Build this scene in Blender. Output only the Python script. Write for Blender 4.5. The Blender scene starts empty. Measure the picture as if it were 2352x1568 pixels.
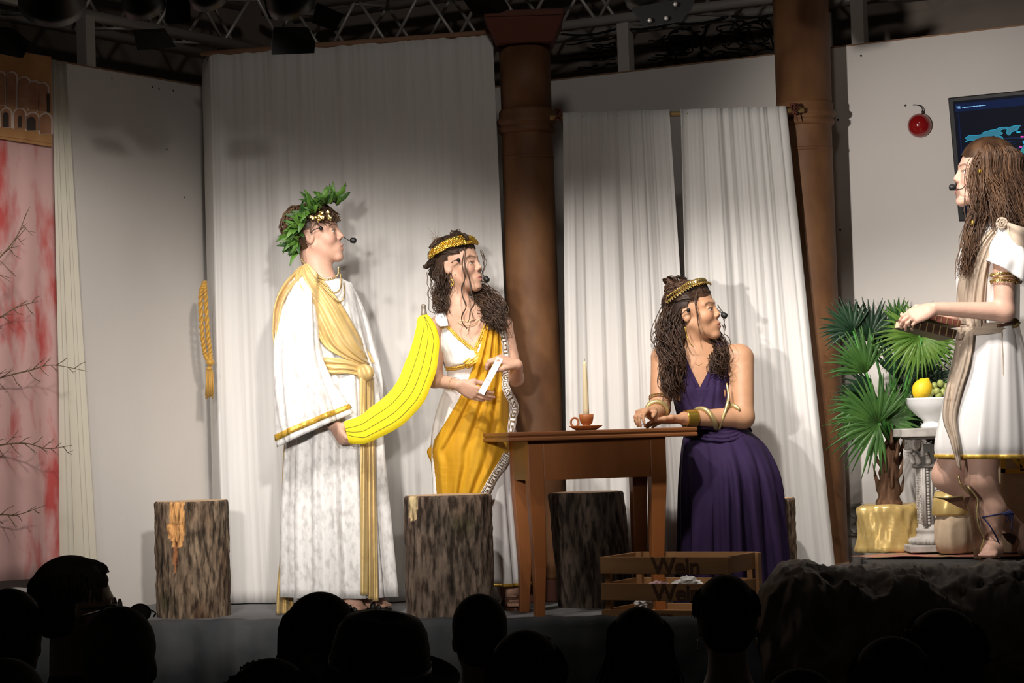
import bpy, math, random
import numpy as np
from mathutils import Matrix, Vector

# ------------------------------------------------------------------ camera
F = 5200.0            # focal length in pixels of the 2352 x 1568 frame
CAMH = 0.78           # eye height above the stage floor (stage floor is z = 0)
PITCH = math.atan(196.0 / F)
ROLL = 0.030
_f = np.array([0, math.cos(PITCH), math.sin(PITCH)])
_r0 = np.array([1.0, 0, 0])
_u0 = np.array([0, -math.sin(PITCH), math.cos(PITCH)])
_r = math.cos(ROLL) * _r0 - math.sin(ROLL) * _u0
_u = math.sin(ROLL) * _r0 + math.cos(ROLL) * _u0
CAM = np.array([0, 0, CAMH])
scene = bpy.context.scene
COL = scene.collection
cam_data = bpy.data.cameras.new('camera')
cam_data.sensor_width = 36.0
cam_data.lens = 36.0 * F / 2352.0
cam_data.clip_end = 100
cam = bpy.data.objects.new('camera', cam_data)
cam.matrix_world = Matrix(((_r[0], _u[0], -_f[0], 0), (_r[1], _u[1], -_f[1], 0), (_r[2], _u[2], -_f[2], CAMH), (0, 0, 0, 1)))
COL.objects.link(cam)
scene.camera = cam

# ------------------------------------------------------------------ world, lights, exposure
world = bpy.data.worlds.new('hall_dark')
scene.world = world
world.use_nodes = True
world.node_tree.nodes['Background'].inputs[0].default_value = (1.0, 0.86, 0.74, 1)
world.node_tree.nodes['Background'].inputs[1].default_value = 0.030

def spot(name, loc, aim, power, size, blend, color, radius=0.06):
    l = bpy.data.lights.new(name, 'SPOT')
    l.energy = power; l.spot_size = math.radians(size); l.spot_blend = blend
    l.color = color; l.shadow_soft_size = radius
    o = bpy.data.objects.new(name, l)
    o.location = loc
    o.rotation_euler = (Vector(aim) - Vector(loc)).to_track_quat('-Z', 'Y').to_euler()
    COL.objects.link(o)
    return o

WARM = (1.0, 0.93, 0.86)
spot('curtain_fill', (-1.3, 0.3, 1.9), (-0.65, 10.2, 0.75), 1800, 16, 1.0, WARM, .2)  # added frontal fill for the wide curtain, not a known lamp
spot('hall_spot_right_wall', (-3.3, 1.0, 1.40), (2.05, 10.2, 1.50), 2300, 17, 1.0, WARM, .12)
spot('left_wall_fill', (0.8, 0.4, 2.75), (-1.75, 10.5, 0.80), 1700, 17, 1.0, WARM, .14)  # added fill that brightens the left board wall
spot('bounce_fill', (0.0, 3.5, 4.8), (0.0, 11.2, 3.1), 170, 42, 1.0, WARM, .3)  # added wash for upper walls and truss, stands in for bounced light
scene.view_settings.view_transform = 'Standard'
scene.view_settings.look = 'None'
scene.view_settings.gamma = 1.0
scene.view_settings.use_curve_mapping = False
scene.view_settings.exposure = 0.0

# ------------------------------------------------------------------ helpers
rng = np.random.default_rng(7)
random.seed(7)

def W(px, py, Y):
    """world point seen at photo pixel (px, py), at distance Y in front of the camera"""
    d = _f + (px - 1176.0) / F * _r - (py - 784.0) / F * _u
    return CAM + d * (Y / d[1])

def PXM(Y):
    return F / Y

def proj(p):
    q = np.asarray(p, float) - CAM
    w = q @ _f
    return (1176 + F * (q @ _r) / w, 784 - F * (q @ _u) / w)

def nrm(v):
    v = np.asarray(v, float)
    return v / (np.linalg.norm(v) + 1e-12)

def V(*a):
    return np.array(a, float)

def cr(points, n, closed=False):
    """Catmull-Rom through points (any dimension), n samples in all"""
    P = np.asarray(points, float)
    m = len(P)
    if m == 1: return np.repeat(P, n, 0)
    if closed:
        E = np.vstack([P[-1], P, P[0], P[1]]); segs = m
    else:
        E = np.vstack([2 * P[0] - P[1], P, 2 * P[-1] - P[-2]]); segs = m - 1
    t = np.linspace(0, segs, n, endpoint=not closed)
    i = np.minimum(t.astype(int), segs - 1); s = (t - i)[:, None]
    p0, p1, p2, p3 = E[i], E[i + 1], E[i + 2], E[i + 3]
    return 0.5 * (2 * p1 + (p2 - p0) * s + (2 * p0 - 5 * p1 + 4 * p2 - p3) * s ** 2 + (3 * p1 - p0 - 3 * p2 + p3) * s ** 3)

class MB:
    """collects shapes in world coordinates; build() links them as ONE mesh object"""
    def __init__(s): s.v = []; s.f = []; s.n = 0; s.c = []
    def add(s, v, f, col=None):
        v = np.asarray(v, float).reshape(-1, 3)
        s.v.append(v); n = s.n
        s.f.extend([tuple(int(i) + n for i in q) for q in f]); s.n += len(v)
        s.c.append(np.tile(np.array([1, 1, 1.0]) if col is None else np.asarray(col, float), (len(v), 1)) if col is None or np.ndim(col) == 1 else np.asarray(col, float))
        return s
    def box(s, c, size, R=None):
        h = np.asarray(size, float) / 2
        q = np.array([[x, y, z] for x in (-1, 1) for y in (-1, 1) for z in (-1, 1)], float) * h
        if R is not None: q = q @ np.asarray(R, float).T
        return s.add(q + np.asarray(c, float), [(0, 1, 3, 2), (4, 6, 7, 5), (0, 4, 5, 1), (2, 3, 7, 6), (0, 2, 6, 4), (1, 5, 7, 3)])
    def hexa(s, b, t):
        """box from 4 bottom and 4 top corners (counter-clockwise)"""
        return s.add(np.vstack([b, t]), [(3, 2, 1, 0), (4, 5, 6, 7), (0, 1, 5, 4), (1, 2, 6, 5), (2, 3, 7, 6), (3, 0, 4, 7)])
    def tube(s, path, rad, n=8, caps=True, col=None, flat=1.0, up=None):
        P = np.asarray(path, float); m = len(P)
        r = np.broadcast_to(np.asarray(rad, float), (m,))
        T = np.gradient(P, axis=0); T /= (np.linalg.norm(T, axis=1)[:, None] + 1e-12)
        a = np.array([0, 0, 1.0]) if up is None else np.asarray(up, float)
        if abs(T[0] @ a) > 0.95: a = np.array([1.0, 0, 0])
        N = nrm(np.cross(T[0], a)); vs = []
        ang = np.linspace(0, 2 * math.pi, n, endpoint=False)
        for i in range(m):
            N = nrm(N - T[i] * (N @ T[i])); B = np.cross(T[i], N)
            vs.append(P[i] + r[i] * (np.cos(ang)[:, None] * N + flat * np.sin(ang)[:, None] * B))
        f = [(i * n + j, i * n + (j + 1) % n, (i + 1) * n + (j + 1) % n, (i + 1) * n + j) for i in range(m - 1) for j in range(n)]
        if caps: f += [tuple(range(n - 1, -1, -1)), tuple((m - 1) * n + j for j in range(n))]
        return s.add(np.vstack(vs), f, col)
    def lathe(s, c, prof, n=24, axis=None, caps=True, sq=None):
        """prof: list of (radius, height)"""
        R = np.eye(3) if axis is None else frame_z(axis)
        ang = np.linspace(0, 2 * math.pi, n, endpoint=False)
        vs = [np.stack([r * np.cos(ang), r * np.sin(ang), np.full(n, h)], 1) for r, h in prof]
        m = len(prof)
        f = [(i * n + j, i * n + (j + 1) % n, (i + 1) * n + (j + 1) % n, (i + 1) * n + j) for i in range(m - 1) for j in range(n)]
        if caps: f += [tuple(range(n - 1, -1, -1)), tuple((m - 1) * n + j for j in range(n))]
        return s.add(np.vstack(vs) @ R.T + np.asarray(c, float), f)
    def loft(s, rings, caps=False, col=None):
        R = np.asarray(rings, float); m, n = R.shape[:2]
        f = [(i * n + j, i * n + (j + 1) % n, (i + 1) * n + (j + 1) % n, (i + 1) * n + j) for i in range(m - 1) for j in range(n)]
        if caps: f += [tuple(range(n - 1, -1, -1)), tuple((m - 1) * n + j for j in range(n))]
        return s.add(R.reshape(-1, 3), f, col)
    def sheet(s, G, col=None):
        G = np.asarray(G, float); m, n = G.shape[:2]
        f = [(i * n + j, i * n + j + 1, (i + 1) * n + j + 1, (i + 1) * n + j) for i in range(m - 1) for j in range(n - 1)]
        return s.add(G.reshape(-1, 3), f, col)
    def ball(s, c, r, n=12, m=8, R=None, col=None):
        r = np.broadcast_to(np.asarray(r, float), (3,))
        vs = [[0, 0, -1]]
        for i in range(1, m):
            t = math.pi * i / m - math.pi / 2
            vs += [[math.cos(t) * math.cos(2 * math.pi * j / n), math.cos(t) * math.sin(2 * math.pi * j / n), math.sin(t)] for j in range(n)]
        vs.append([0, 0, 1]); q = np.array(vs) * r
        if R is not None: q = q @ np.asarray(R).T
        f = [(0, 1 + (j + 1) % n, 1 + j) for j in range(n)]
        for i in range(m - 2):
            a = 1 + i * n
            f += [(a + j, a + (j + 1) % n, a + n + (j + 1) % n, a + n + j) for j in range(n)]
        a = 1 + (m - 2) * n; e = len(vs) - 1
        f += [(a + j, a + (j + 1) % n, e) for j in range(n)]
        return s.add(q + np.asarray(c, float), f, col)
    def prism(s, pts, off):
        """closed outline (n,3) extruded by vector off"""
        P = np.asarray(pts, float); n = len(P)
        return s.add(np.vstack([P, P + np.asarray(off, float)]), [tuple(range(n - 1, -1, -1)), tuple(range(n, 2 * n))] + [(i, (i + 1) % n, n + (i + 1) % n, n + i) for i in range(n)])
    def build(s, name, mat, parent=None, base=None, smooth=True, colors=False, solid=0.0, bevel=0.0, sub=0, offset=0.0):
        v = np.vstack(s.v)
        if parent is not None:
            root = parent
            while root.parent is not None: root = root.parent
            b = np.array(root['_b'][:]) if '_b' in root else np.array(root.location)
        else:
            b = np.asarray(base, float) if base is not None else np.array([(v[:, 0].min() + v[:, 0].max()) / 2, (v[:, 1].min() + v[:, 1].max()) / 2, v[:, 2].min()])
        me = bpy.data.meshes.new(name)
        me.from_pydata((v - b).tolist(), [], s.f)
        if colors:
            at = me.color_attributes.new('tint', 'FLOAT_COLOR', 'POINT')
            c = np.ones((len(v), 4)); c[:, :3] = np.vstack(s.c)
            at.data.foreach_set('color', c.ravel())
        me.update()
        if smooth is True: me.polygons.foreach_set('use_smooth', [True] * len(me.polygons))
        elif smooth == 'auto':
            me.polygons.foreach_set('use_smooth', [True] * len(me.polygons)); me.set_sharp_from_angle(angle=math.radians(40))
        if mat is not None: me.materials.append(mat)
        o = bpy.data.objects.new(name, me); COL.objects.link(o)
        if parent is not None: o.parent = parent
        else: o.location = b
        if solid:
            m = o.modifiers.new('thick', 'SOLIDIFY'); m.thickness = solid; m.offset = offset
        if bevel:
            m = o.modifiers.new('bevel', 'BEVEL'); m.width = bevel; m.segments = 2; m.limit_method = 'ANGLE'
        if sub:
            m = o.modifiers.new('sub', 'SUBSURF'); m.levels = sub; m.render_levels = sub
        return o

def frame_z(axis):
    z = nrm(axis); a = V(0, 0, 1) if abs(z[2]) < 0.9 else V(1, 0, 0)
    x = nrm(np.cross(a, z)); y = np.cross(z, x)
    return np.stack([x, y, z], 1)

def tag(o, label=None, cat=None, group=None, kind=None):
    if label: o['label'] = label
    if cat: o['category'] = cat
    if group: o['group'] = group
    if kind: o['kind'] = kind
    return o

def thing(name, loc, label, cat, group=None):
    o = bpy.data.objects.new(name, None); COL.objects.link(o)
    o.empty_display_size = 0.1
    o.location = [float(x) for x in loc]
    return tag(o, label, cat, group)

def mat(name, col, rough=0.6, metal=0.0, col2=None, nscale=8.0, detail=3.0, stretch=(1, 1, 1), bump=0.0, bscale=None, spec=0.4, ramp=(0.35, 0.65), tint=False, trans=0.0, sheen=0.0, emit=0.0, coat=0.0, sss=0.0, bstretch=None, bdist=0.004):
    m = bpy.data.materials.new(name); m.use_nodes = True
    nt = m.node_tree; N = nt.nodes; L = nt.links
    b = N['Principled BSDF']
    b.inputs['Roughness'].default_value = rough; b.inputs['Metallic'].default_value = metal
    b.inputs['Specular IOR Level'].default_value = spec
    c4 = lambda c: (c[0], c[1], c[2], 1)
    b.inputs['Base Color'].default_value = c4(col)
    if sheen: b.inputs['Sheen Weight'].default_value = sheen
    if coat: b.inputs['Coat Weight'].default_value = coat
    if sss:
        b.inputs['Subsurface Weight'].default_value = sss; b.inputs['Subsurface Radius'].default_value = (1, .35, .2); b.inputs['Subsurface Scale'].default_value = .008
    out = None
    tc = N.new('ShaderNodeTexCoord')
    def noise(scale, st, det):
        mp = N.new('ShaderNodeMapping'); mp.inputs['Scale'].default_value = st
        L.new(tc.outputs['Object'], mp.inputs[0])
        n = N.new('ShaderNodeTexNoise'); n.inputs['Scale'].default_value = scale; n.inputs['Detail'].default_value = det
        L.new(mp.outputs[0], n.inputs['Vector'])
        return n
    if col2 is not None:
        n = noise(nscale, stretch, detail)
        r = N.new('ShaderNodeValToRGB')
        r.color_ramp.elements[0].position = ramp[0]; r.color_ramp.elements[1].position = ramp[1]
        r.color_ramp.elements[0].color = c4(col); r.color_ramp.elements[1].color = c4(col2)
        L.new(n.outputs['Fac'], r.inputs[0]); out = r.outputs[0]
    if tint:
        a = N.new('ShaderNodeVertexColor'); a.layer_name = 'tint'
        if out is not None:
            mx = N.new('ShaderNodeMix'); mx.data_type = 'RGBA'; mx.blend_type = 'MULTIPLY'; mx.inputs[0].default_value = 1
            L.new(out, mx.inputs[6]); L.new(a.outputs[0], mx.inputs[7]); out = mx.outputs[2]
        else: out = a.outputs[0]
    if out is not None: L.new(out, b.inputs['Base Color'])
    if emit:
        b.inputs['Emission Strength'].default_value = emit; b.inputs['Emission Color'].default_value = c4(col)
    if bump:
        n = noise(bscale or nscale, bstretch or stretch, 4)
        bp = N.new('ShaderNodeBump'); bp.inputs['Strength'].default_value = bump; bp.inputs['Distance'].default_value = bdist
        L.new(n.outputs['Fac'], bp.inputs['Height']); L.new(bp.outputs[0], b.inputs['Normal'])
    if trans:
        t = N.new('ShaderNodeBsdfTranslucent'); t.inputs[0].default_value = c4(col)
        if out is not None: L.new(out, t.inputs[0])
        mx = N.new('ShaderNodeMixShader'); mx.inputs[0].default_value = trans
        L.new(b.outputs[0], mx.inputs[1]); L.new(t.outputs[0], mx.inputs[2]); L.new(mx.outputs[0], N['Material Output'].inputs[0])
    return m

def wave(n, comps, seed=0):
    """smooth irregular 1-D fold profile over [0,1]: comps = [(cycles, amplitude)]"""
    r = np.random.default_rng(seed); t = np.linspace(0, 1, n); o = np.zeros(n)
    for c, a in comps:
        ph = r.uniform(0, 6.28); wob = r.uniform(0, 6.28)
        o += a * np.sin(2 * math.pi * c * t + ph + 0.9 * np.sin(2 * math.pi * t * c * 0.31 + wob))
    return o

# ------------------------------------------------------------------ implicit surfaces (bodies, heads, hands)
class SDF:
    def __init__(s): s.p = []
    def cap(s, a, b, ra, rb=None, k=0.015, sub=False):
        s.p.append(('c', np.asarray(a, float), np.asarray(b, float), ra, ra if rb is None else rb, k, sub)); return s
    def ell(s, c, r, R=None, k=0.015, sub=False):
        s.p.append(('e', np.asarray(c, float), np.broadcast_to(np.asarray(r, float), (3,)).astype(float), np.eye(3) if R is None else np.asarray(R, float), 0, k, sub)); return s
    def chain(s, pts, rad, k=0.015):
        for i in range(len(pts) - 1): s.cap(pts[i], pts[i + 1], rad[i], rad[i + 1], k)
        return s
    def bounds(s):
        lo = np.full(3, 1e9); hi = -lo
        for q in s.p:
            if q[6]: continue
            if q[0] == 'c':
                r = max(q[3], q[4]); lo = np.minimum(lo, np.minimum(q[1], q[2]) - r); hi = np.maximum(hi, np.maximum(q[1], q[2]) + r)
            else:
                r = q[2].max(); lo = np.minimum(lo, q[1] - r); hi = np.maximum(hi, q[1] + r)
        return lo, hi
    def mesh(s, h, box=None, exclude=()):
        lo, hi = s.bounds()
        if box is not None: lo = np.maximum(lo, box[0]); hi = np.minimum(hi, box[1])
        lo = lo - 3 * h; hi = hi + 3 * h
        n = np.ceil((hi - lo) / h).astype(int) + 1
        D = np.full(n, 1.0, np.float32)
        for q in s.p:
            if q[0] == 'c':
                r = max(q[3], q[4]); a = np.minimum(q[1], q[2]) - r; b = np.maximum(q[1], q[2]) + r
            else:
                r = q[2].max(); a = q[1] - r; b = q[1] + r
            m = q[5] + 3 * h
            i0 = np.maximum(((a - m - lo) / h).astype(int), 0); i1 = np.minimum(((b + m - lo) / h).astype(int) + 2, n)
            if (i1 <= i0).any(): continue
            X = (lo[0] + h * np.arange(i0[0], i1[0]))[:, None, None].astype(np.float32)
            Y = (lo[1] + h * np.arange(i0[1], i1[1]))[None, :, None].astype(np.float32)
            Z = (lo[2] + h * np.arange(i0[2], i1[2]))[None, None, :].astype(np.float32)
            if q[0] == 'c':
                ba = (q[2] - q[1]); L2 = float(ba @ ba) + 1e-9
                t = np.clip(((X - q[1][0]) * ba[0] + (Y - q[1][1]) * ba[1] + (Z - q[1][2]) * ba[2]) / L2, 0, 1)
                d = np.sqrt((X - q[1][0] - ba[0] * t) ** 2 + (Y - q[1][1] - ba[1] * t) ** 2 + (Z - q[1][2] - ba[2] * t) ** 2) - (q[3] + (q[4] - q[3]) * t)
            else:
                R = q[3]; x = X - q[1][0]; y = Y - q[1][1]; z = Z - q[1][2]
                l = [(x * R[0, j] + y * R[1, j] + z * R[2, j]) for j in range(3)]
                k0 = np.sqrt(sum((l[j] / q[2][j]) ** 2 for j in range(3))); k1 = np.sqrt(sum((l[j] / q[2][j] ** 2) ** 2 for j in range(3))) + 1e-6
                d = k0 * (k0 - 1) / k1
            sl = tuple(slice(i0[j], i1[j]) for j in range(3)); A = D[sl]; k = max(q[5], 1e-5)
            if q[6]:
                hh = np.clip(0.5 - 0.5 * (A + d) / k, 0, 1); D[sl] = A + (-d - A) * hh + k * hh * (1 - hh)
            else:
                hh = np.clip(0.5 + 0.5 * (A - d) / k, 0, 1); D[sl] = A + (d - A) * hh - k * hh * (1 - hh)
        return surface_nets(D, lo, h, exclude, box)

def surface_nets(D, lo, h, exclude=(), box=None):
    S = D < 0
    c = np.zeros(np.array(D.shape) - 1, np.int8)
    for i in (0, 1):
        for j in (0, 1):
            for k in (0, 1):
                c += S[i:S.shape[0] - 1 + i, j:S.shape[1] - 1 + j, k:S.shape[2] - 1 + k]
    idx = np.argwhere((c > 0) & (c < 8))
    if len(idx) == 0: return np.zeros((0, 3)), np.zeros((0, 4), int)
    vid = np.full(c.shape, -1, np.int32); vid[tuple(idx.T)] = np.arange(len(idx))
    acc = np.zeros((len(idx), 3)); cnt = np.zeros(len(idx))
    cor = [np.array([i, j, k]) for i in (0, 1) for j in (0, 1) for k in (0, 1)]
    val = [D[tuple((idx + q).T)] for q in cor]
    for a in range(8):
        for b in range(a + 1, 8):
            if np.abs(cor[a] - cor[b]).sum() != 1: continue
            m = (val[a] < 0) != (val[b] < 0)
            t = val[a] / np.where(m, val[a] - val[b], 1)
            p = cor[a] + t[:, None] * (cor[b] - cor[a])
            acc[m] += p[m]; cnt[m] += 1
    verts = lo + h * (idx + acc / np.maximum(cnt, 1)[:, None])
    quads = []
    for ax in range(3):
        o1, o2 = [(1, 2), (2, 0), (0, 1)][ax]
        A = [slice(None)] * 3; B = [slice(None)] * 3
        A[ax] = slice(0, -1); B[ax] = slice(1, None)
        ch = S[tuple(A)] != S[tuple(B)]
        e = np.argwhere(ch)
        e = e[(e[:, o1] > 0) & (e[:, o2] > 0)]
        e = e[(e[:, o1] < c.shape[o1]) & (e[:, o2] < c.shape[o2]) & (e[:, ax] < c.shape[ax])]
        if len(e) == 0: continue
        d1 = np.zeros(3, int); d1[o1] = 1; d2 = np.zeros(3, int); d2[o2] = 1
        q = np.stack([vid[tuple((e - d1 - d2).T)], vid[tuple((e - d2).T)], vid[tuple(e.T)], vid[tuple((e - d1).T)]], 1)
        ins = S[tuple(e.T)]
        q[~ins] = q[~ins][:, ::-1]
        quads.append(q)
    Q = np.vstack(quads); Q = Q[(Q >= 0).all(1)]
    cen = verts[Q].mean(1); keep = np.ones(len(Q), bool)
    for (a, b) in exclude: keep &= ~((cen > a) & (cen < b)).all(1)
    if box is not None: keep &= ((cen > box[0] - 1e-6) & (cen < box[1] + 1e-6)).all(1)
    Q = Q[keep]
    used = np.unique(Q); mp = np.full(len(verts), -1); mp[used] = np.arange(len(used))
    return verts[used], mp[Q]
# ------------------------------------------------------------------ materials of the setting
M = {}
M['wall'] = mat('white_board', (.66, .62, .585), .8, bump=.15, bscale=60, nscale=1.2, col2=(.70, .665, .63))
M['upper'] = mat('dark_upper_wall', (.19, .155, .13), .9, col2=(.25, .205, .17), nscale=2)
M['ceiling'] = mat('dark_ceiling', (.06, .05, .045), .9)
M['stage'] = mat('grey_stage_carpet', (.16, .16, .165), .95, col2=(.20, .20, .205), nscale=60, bump=.2)
M['hall'] = mat('hall_floor', (.02, .018, .016), .8)
M['edge'] = mat('board_edge', (.30, .17, .10), .8)
M['rust'] = mat('rusty_brown_paint', (.11, .046, .018), .62, col2=(.21, .098, .040), nscale=6, detail=6, stretch=(1, 1, .5), bump=.12, bscale=70)
M['rust2'] = mat('red_brown_plinth', (.12, .035, .022), .7)
M['curtain'] = mat('white_voile', (.78, .765, .74), .85, trans=.15, col2=(.82, .805, .78), nscale=6, stretch=(8, 8, .3), bump=.12, bscale=9, bstretch=(14, 14, .35))
M['cream'] = mat('cream_voile', (.68, .635, .53), .85, trans=.15, bump=.12, bscale=9, bstretch=(14, 14, .4))
M['bamboo'] = mat('bamboo', (.36, .24, .09), .5)
M['metal'] = mat('truss_aluminium', (.50, .47, .44), .42, metal=.35)
M['black'] = mat('black_paint', (.008, .008, .008), .5)
M['post'] = mat('white_post', (.50, .46, .42), .7)

# the two board walls stand at right angles; LW and RW are their base lines (plan view)
LA, LB = V(-3.10, 8.447), V(-0.96, 11.88)
RA, RB = V(-0.96, 11.88), V(4.6, 8.675)
HW = 2.49
def wall_box(name, A, B, z0, z1, out, th, m):
    d = nrm(B - A); n = V(-d[1], d[0]) * out
    mb = MB(); q = [A, B, B + n * th, A + n * th]
    if out < 0: q = q[::-1]
    mb.hexa([V(p[0], p[1], z0) for p in q], [V(p[0], p[1], z1) for p in q])
    return tag(mb.build(name, m, smooth=False), kind='structure')
wl = wall_box('wall_left', LA, LB, 0, HW, 1, .05, M['wall'])
wr = wall_box('wall_right', RA, RB, 0, HW, 1, .05, M['wall'])
for w, A, B in ((wl, LA, LB), (wr, RA, RB)):
    d = nrm(B - A); n = V(-d[1], d[0]); mb = MB(); q = [A - n * .003, B - n * .003, B + n * .05, A + n * .05]
    mb.hexa([V(p[0], p[1], HW) for p in q], [V(p[0], p[1], HW + .006) for p in q]); mb.build('top_edge', M['edge'], w, smooth=False)
# dark masonry of the hall behind and above the boards
dl = nrm(LB - LA); nl = V(-dl[1], dl[0]); dr = nrm(RB - RA); nr_ = V(-dr[1], dr[0])
c2 = V(-0.96, 11.88) + nl * .55 + nr_ * .55
wall_box('wall_left_upper', c2 - dl * 5, c2, -0.9, 5.6, 1, .1, M['upper'])
uw = wall_box('wall_right_upper', c2, c2 + dr * 7.5, -0.9, 5.6, 1, .1, M['upper'])
mb = MB(); mb.box((0, 6, 5.65), (16, 18, .1)); tag(mb.build('ceiling', M['ceiling'], smooth=False), kind='structure')
mb = MB(); mb.box((0, 6, -.95), (16, 18, .1)); tag(mb.build('hall_floor', M['hall'], smooth=False), kind='structure')

# stage floor
def edgeY(x): return 9.20 - .26 * (x + .26)
mb = MB()
pl = [V(-4.6, edgeY(-4.6), 0), V(3.9, edgeY(3.9), 0), V(6.0, 9.0, 0), V(0, 12.6, 0), V(-3.6, 12.6, 0)]
mb.prism([p - V(0, 0, .06) for p in pl], (0, 0, .06)); tag(mb.build('floor', M['stage'], smooth=False), kind='structure')

# posts on top of the boards
def post(px, A, B, y_top_z, off):
    d = nrm(B - A); n = V(-d[1], d[0])
    # intersect the pixel's vertical plane with the wall line
    best = min(np.linspace(0, 1, 2000), key=lambda t: abs(proj(np.append(A + (B - A) * t + n * off, 2.55))[0] - px))
    p = A + (B - A) * best + n * off
    R = np.array([[d[0], n[0], 0], [d[1], n[1], 0], [0, 0, 1]])
    mb = MB(); mb.box((p[0], p[1], (HW + y_top_z) / 2), (.062, .062, y_top_z - HW), R)
    return mb.build('support_post', M['post'], smooth=False, bevel=.003)
tag(post(198, LA, LB, 2.735, .03), 'white square post standing on the left board wall', 'post', 'posts above the boards')
tag(post(1438, RA, RB, 2.735, .03), 'white square post on the board wall between the two brown columns', 'post', 'posts above the boards')
tag(post(1975, RA, RB, 2.735, .03), 'white square post on the board wall just right of the thick brown column', 'post', 'posts above the boards')

# columns -----------------------------------------------------------------
def column(px, Y, rad, label, cap):
    c = W(px, 1300, Y); x = c[0]
    t = thing('iron_column', (x, Y, 0), label, 'column', 'brown columns')
    k = rad
    MB().lathe((x, Y, .10), [(k * 1.05, 0), (k * 1.02, .9), (k, 1.25), (k * .985, 2.02)], 40).build('shaft', M['rust'], t, smooth='auto')
    MB().lathe((x, Y, .10), [(k * 1.12, .0), (k * 1.14, .01), (k * 1.06, .03)], 40).build('base_ring', M['rust'], t)
    mb = MB(); mb.box((x, Y, .05), (k * 2.5, k * 2.5, .10)); mb.build('plinth', M['rust2'], t, smooth=False, bevel=.006)
    MB().lathe((x, Y, 2.10), [(k * 1.0, 0), (k * 1.10, .012), (k * 1.10, .028), (k * 1.02, .034), (k * 1.15, .045), (k * 1.17, .062), (k * 1.06, .075), (k * 1.07, .10), (k * .98, .115)], 40).build('collar', M['rust'], t)
    MB().lathe((x, Y, 1.985), [(k * .99, 0), (k * 1.015, .004), (k * 1.015, .012), (k * .985, .016)], 40).build('band', M['rust'], t)
    if cap:
        MB().lathe((x, Y, 2.19), [(k * .97, 0), (k * .985, .30)], 40).build('neck', M['rust'], t)
        mb = MB()
        def sq(h, z): return [V(x - h, Y - h, z), V(x + h, Y - h, z), V(x + h, Y + h, z), V(x - h, Y + h, z)]
        mb.hexa(sq(k * 1.08, 2.50), sq(k * 1.50, 2.61)); mb.hexa(sq(k * 1.50, 2.61), sq(k * 1.52, 2.64))
        mb.build('capital', M['rust2'], t, smooth=False, bevel=.006)
    else:
        MB().lathe((x, Y, 2.19), [(k * 1.03, 0), (k * 1.10, 3.3)], 40).build('upper_shaft', M['rust'], t)
    return t
colL = column(1241, 10.22, .118, 'slim rust-brown round column with flared square capital beside the woman in yellow', True)
colR = column(1884, 10.25, .122, 'thick rust-brown round column without capital beside the palm plant', False)

# curtains ----------------------------------------------------------------
def curtain(name, A0, A1, B0, B1, z0, z1, n, comps, m, label, seed, amp_top=.35, cat='curtain', nz=40, group=None, ret=None):
    """hangs from line A0-A1 (plan) at height z1 to line B0-B1 at z0"""
    u = np.linspace(0, 1, n); base = wave(n, comps, seed); fine = wave(n, [(c * 2.3, a * .35) for c, a in comps], seed + 1)
    G = np.zeros((nz, n, 3))
    for i in range(nz):
        s = i / (nz - 1); z = z1 + (z0 - z1) * s
        a = A0 + (B0 - A0) * s; b = A1 + (B1 - A1) * s
        d = nrm(b - a); nn = V(d[1], -d[0])
        amp = amp_top + (1 - amp_top) * s ** .8
        uu = np.clip(u + .012 * np.sin(6 * u + 3 * s + seed) * s, 0, 1); uu[0] = 0; uu[-1] = 1
        P = a + (b - a) * uu[:, None] + nn * (base * amp + fine * (1.0 - amp * .6))[:, None]
        G[i, :, :2] = P; G[i, :, 2] = z
        if ret is not None:
            k = int(n * .035); w = np.linspace(1, 0, k)[:, None] ** 1.3
            G[i, :k, :2] = G[i, :k, :2] * (1 - w) + (np.asarray(ret) + .02 * (1 - w) * 0) * w
    if z0 < .05: G[-2:, :, 2] += 0
    mb = MB(); mb.sheet(G)
    o = mb.build(name, m, solid=.002)
    return tag(o, label, cat, group)
cA = W(477, 700, 10.52)[:2]; cB = W(1150, 700, 10.18)[:2]
cA2 = W(500, 1380, 10.5)[:2]; cB2 = W(1190, 1380, 10.16)[:2]
curtain('backdrop_curtain', cA, cB, cA2, cB2, .006, 2.56, 420, [(4, .010), (9, .008), (17, .004), (34, .0016)], M['curtain'], 'wide white voile backdrop curtain hanging behind the laurel-crowned man', 3, ret=W(480, 800, 11.0)[:2])
# rail of that curtain
mb = MB(); mb.tube([np.append(cA, 2.565), np.append(cB, 2.565)], .012, 8); tag(mb.build('curtain_rail', M['edge']), 'thin rail along the top of the wide white backdrop curtain', 'rail')
# crumpled hem lying on the floor
rodY = 10.08
rz = W(1540, 256, rodY)[2]
rA = W(1276, 700, rodY); rB = W(1862, 700, rodY)
mb = MB(); mb.tube([V(rA[0], rodY, rz - .012), V(rB[0], rodY, rz - .012)], .012, 10); tag(mb.build('curtain_rod', M['bamboo']), 'bamboo rod between the two columns carrying two white curtains', 'rod')
def c2d(px, py, Y): return W(px, py, Y)[:2]
curtain('gap_curtain', c2d(1293, 256, rodY - .02), c2d(1537, 252, rodY - .02), c2d(1300, 1300, rodY - .03), c2d(1610, 1300, rodY - .03), .006, rz + .006, 200, [(3, .012), (6, .010), (13, .004)], M['curtain'], 'white curtain hung on the rod next to the slim column with capital', 11, group='curtains on the bamboo rod')
curtain('gap_curtain', c2d(1563, 250, rodY - .02), c2d(1806, 243, rodY - .02), c2d(1590, 1300, rodY - .05), c2d(1922, 1300, rodY - .06), .006, rz + .006, 200, [(3, .014), (5, .010), (12, .004)], M['curtain'], 'white curtain hung on the rod next to the thick column', 24, group='curtains on the bamboo rod')
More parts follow.
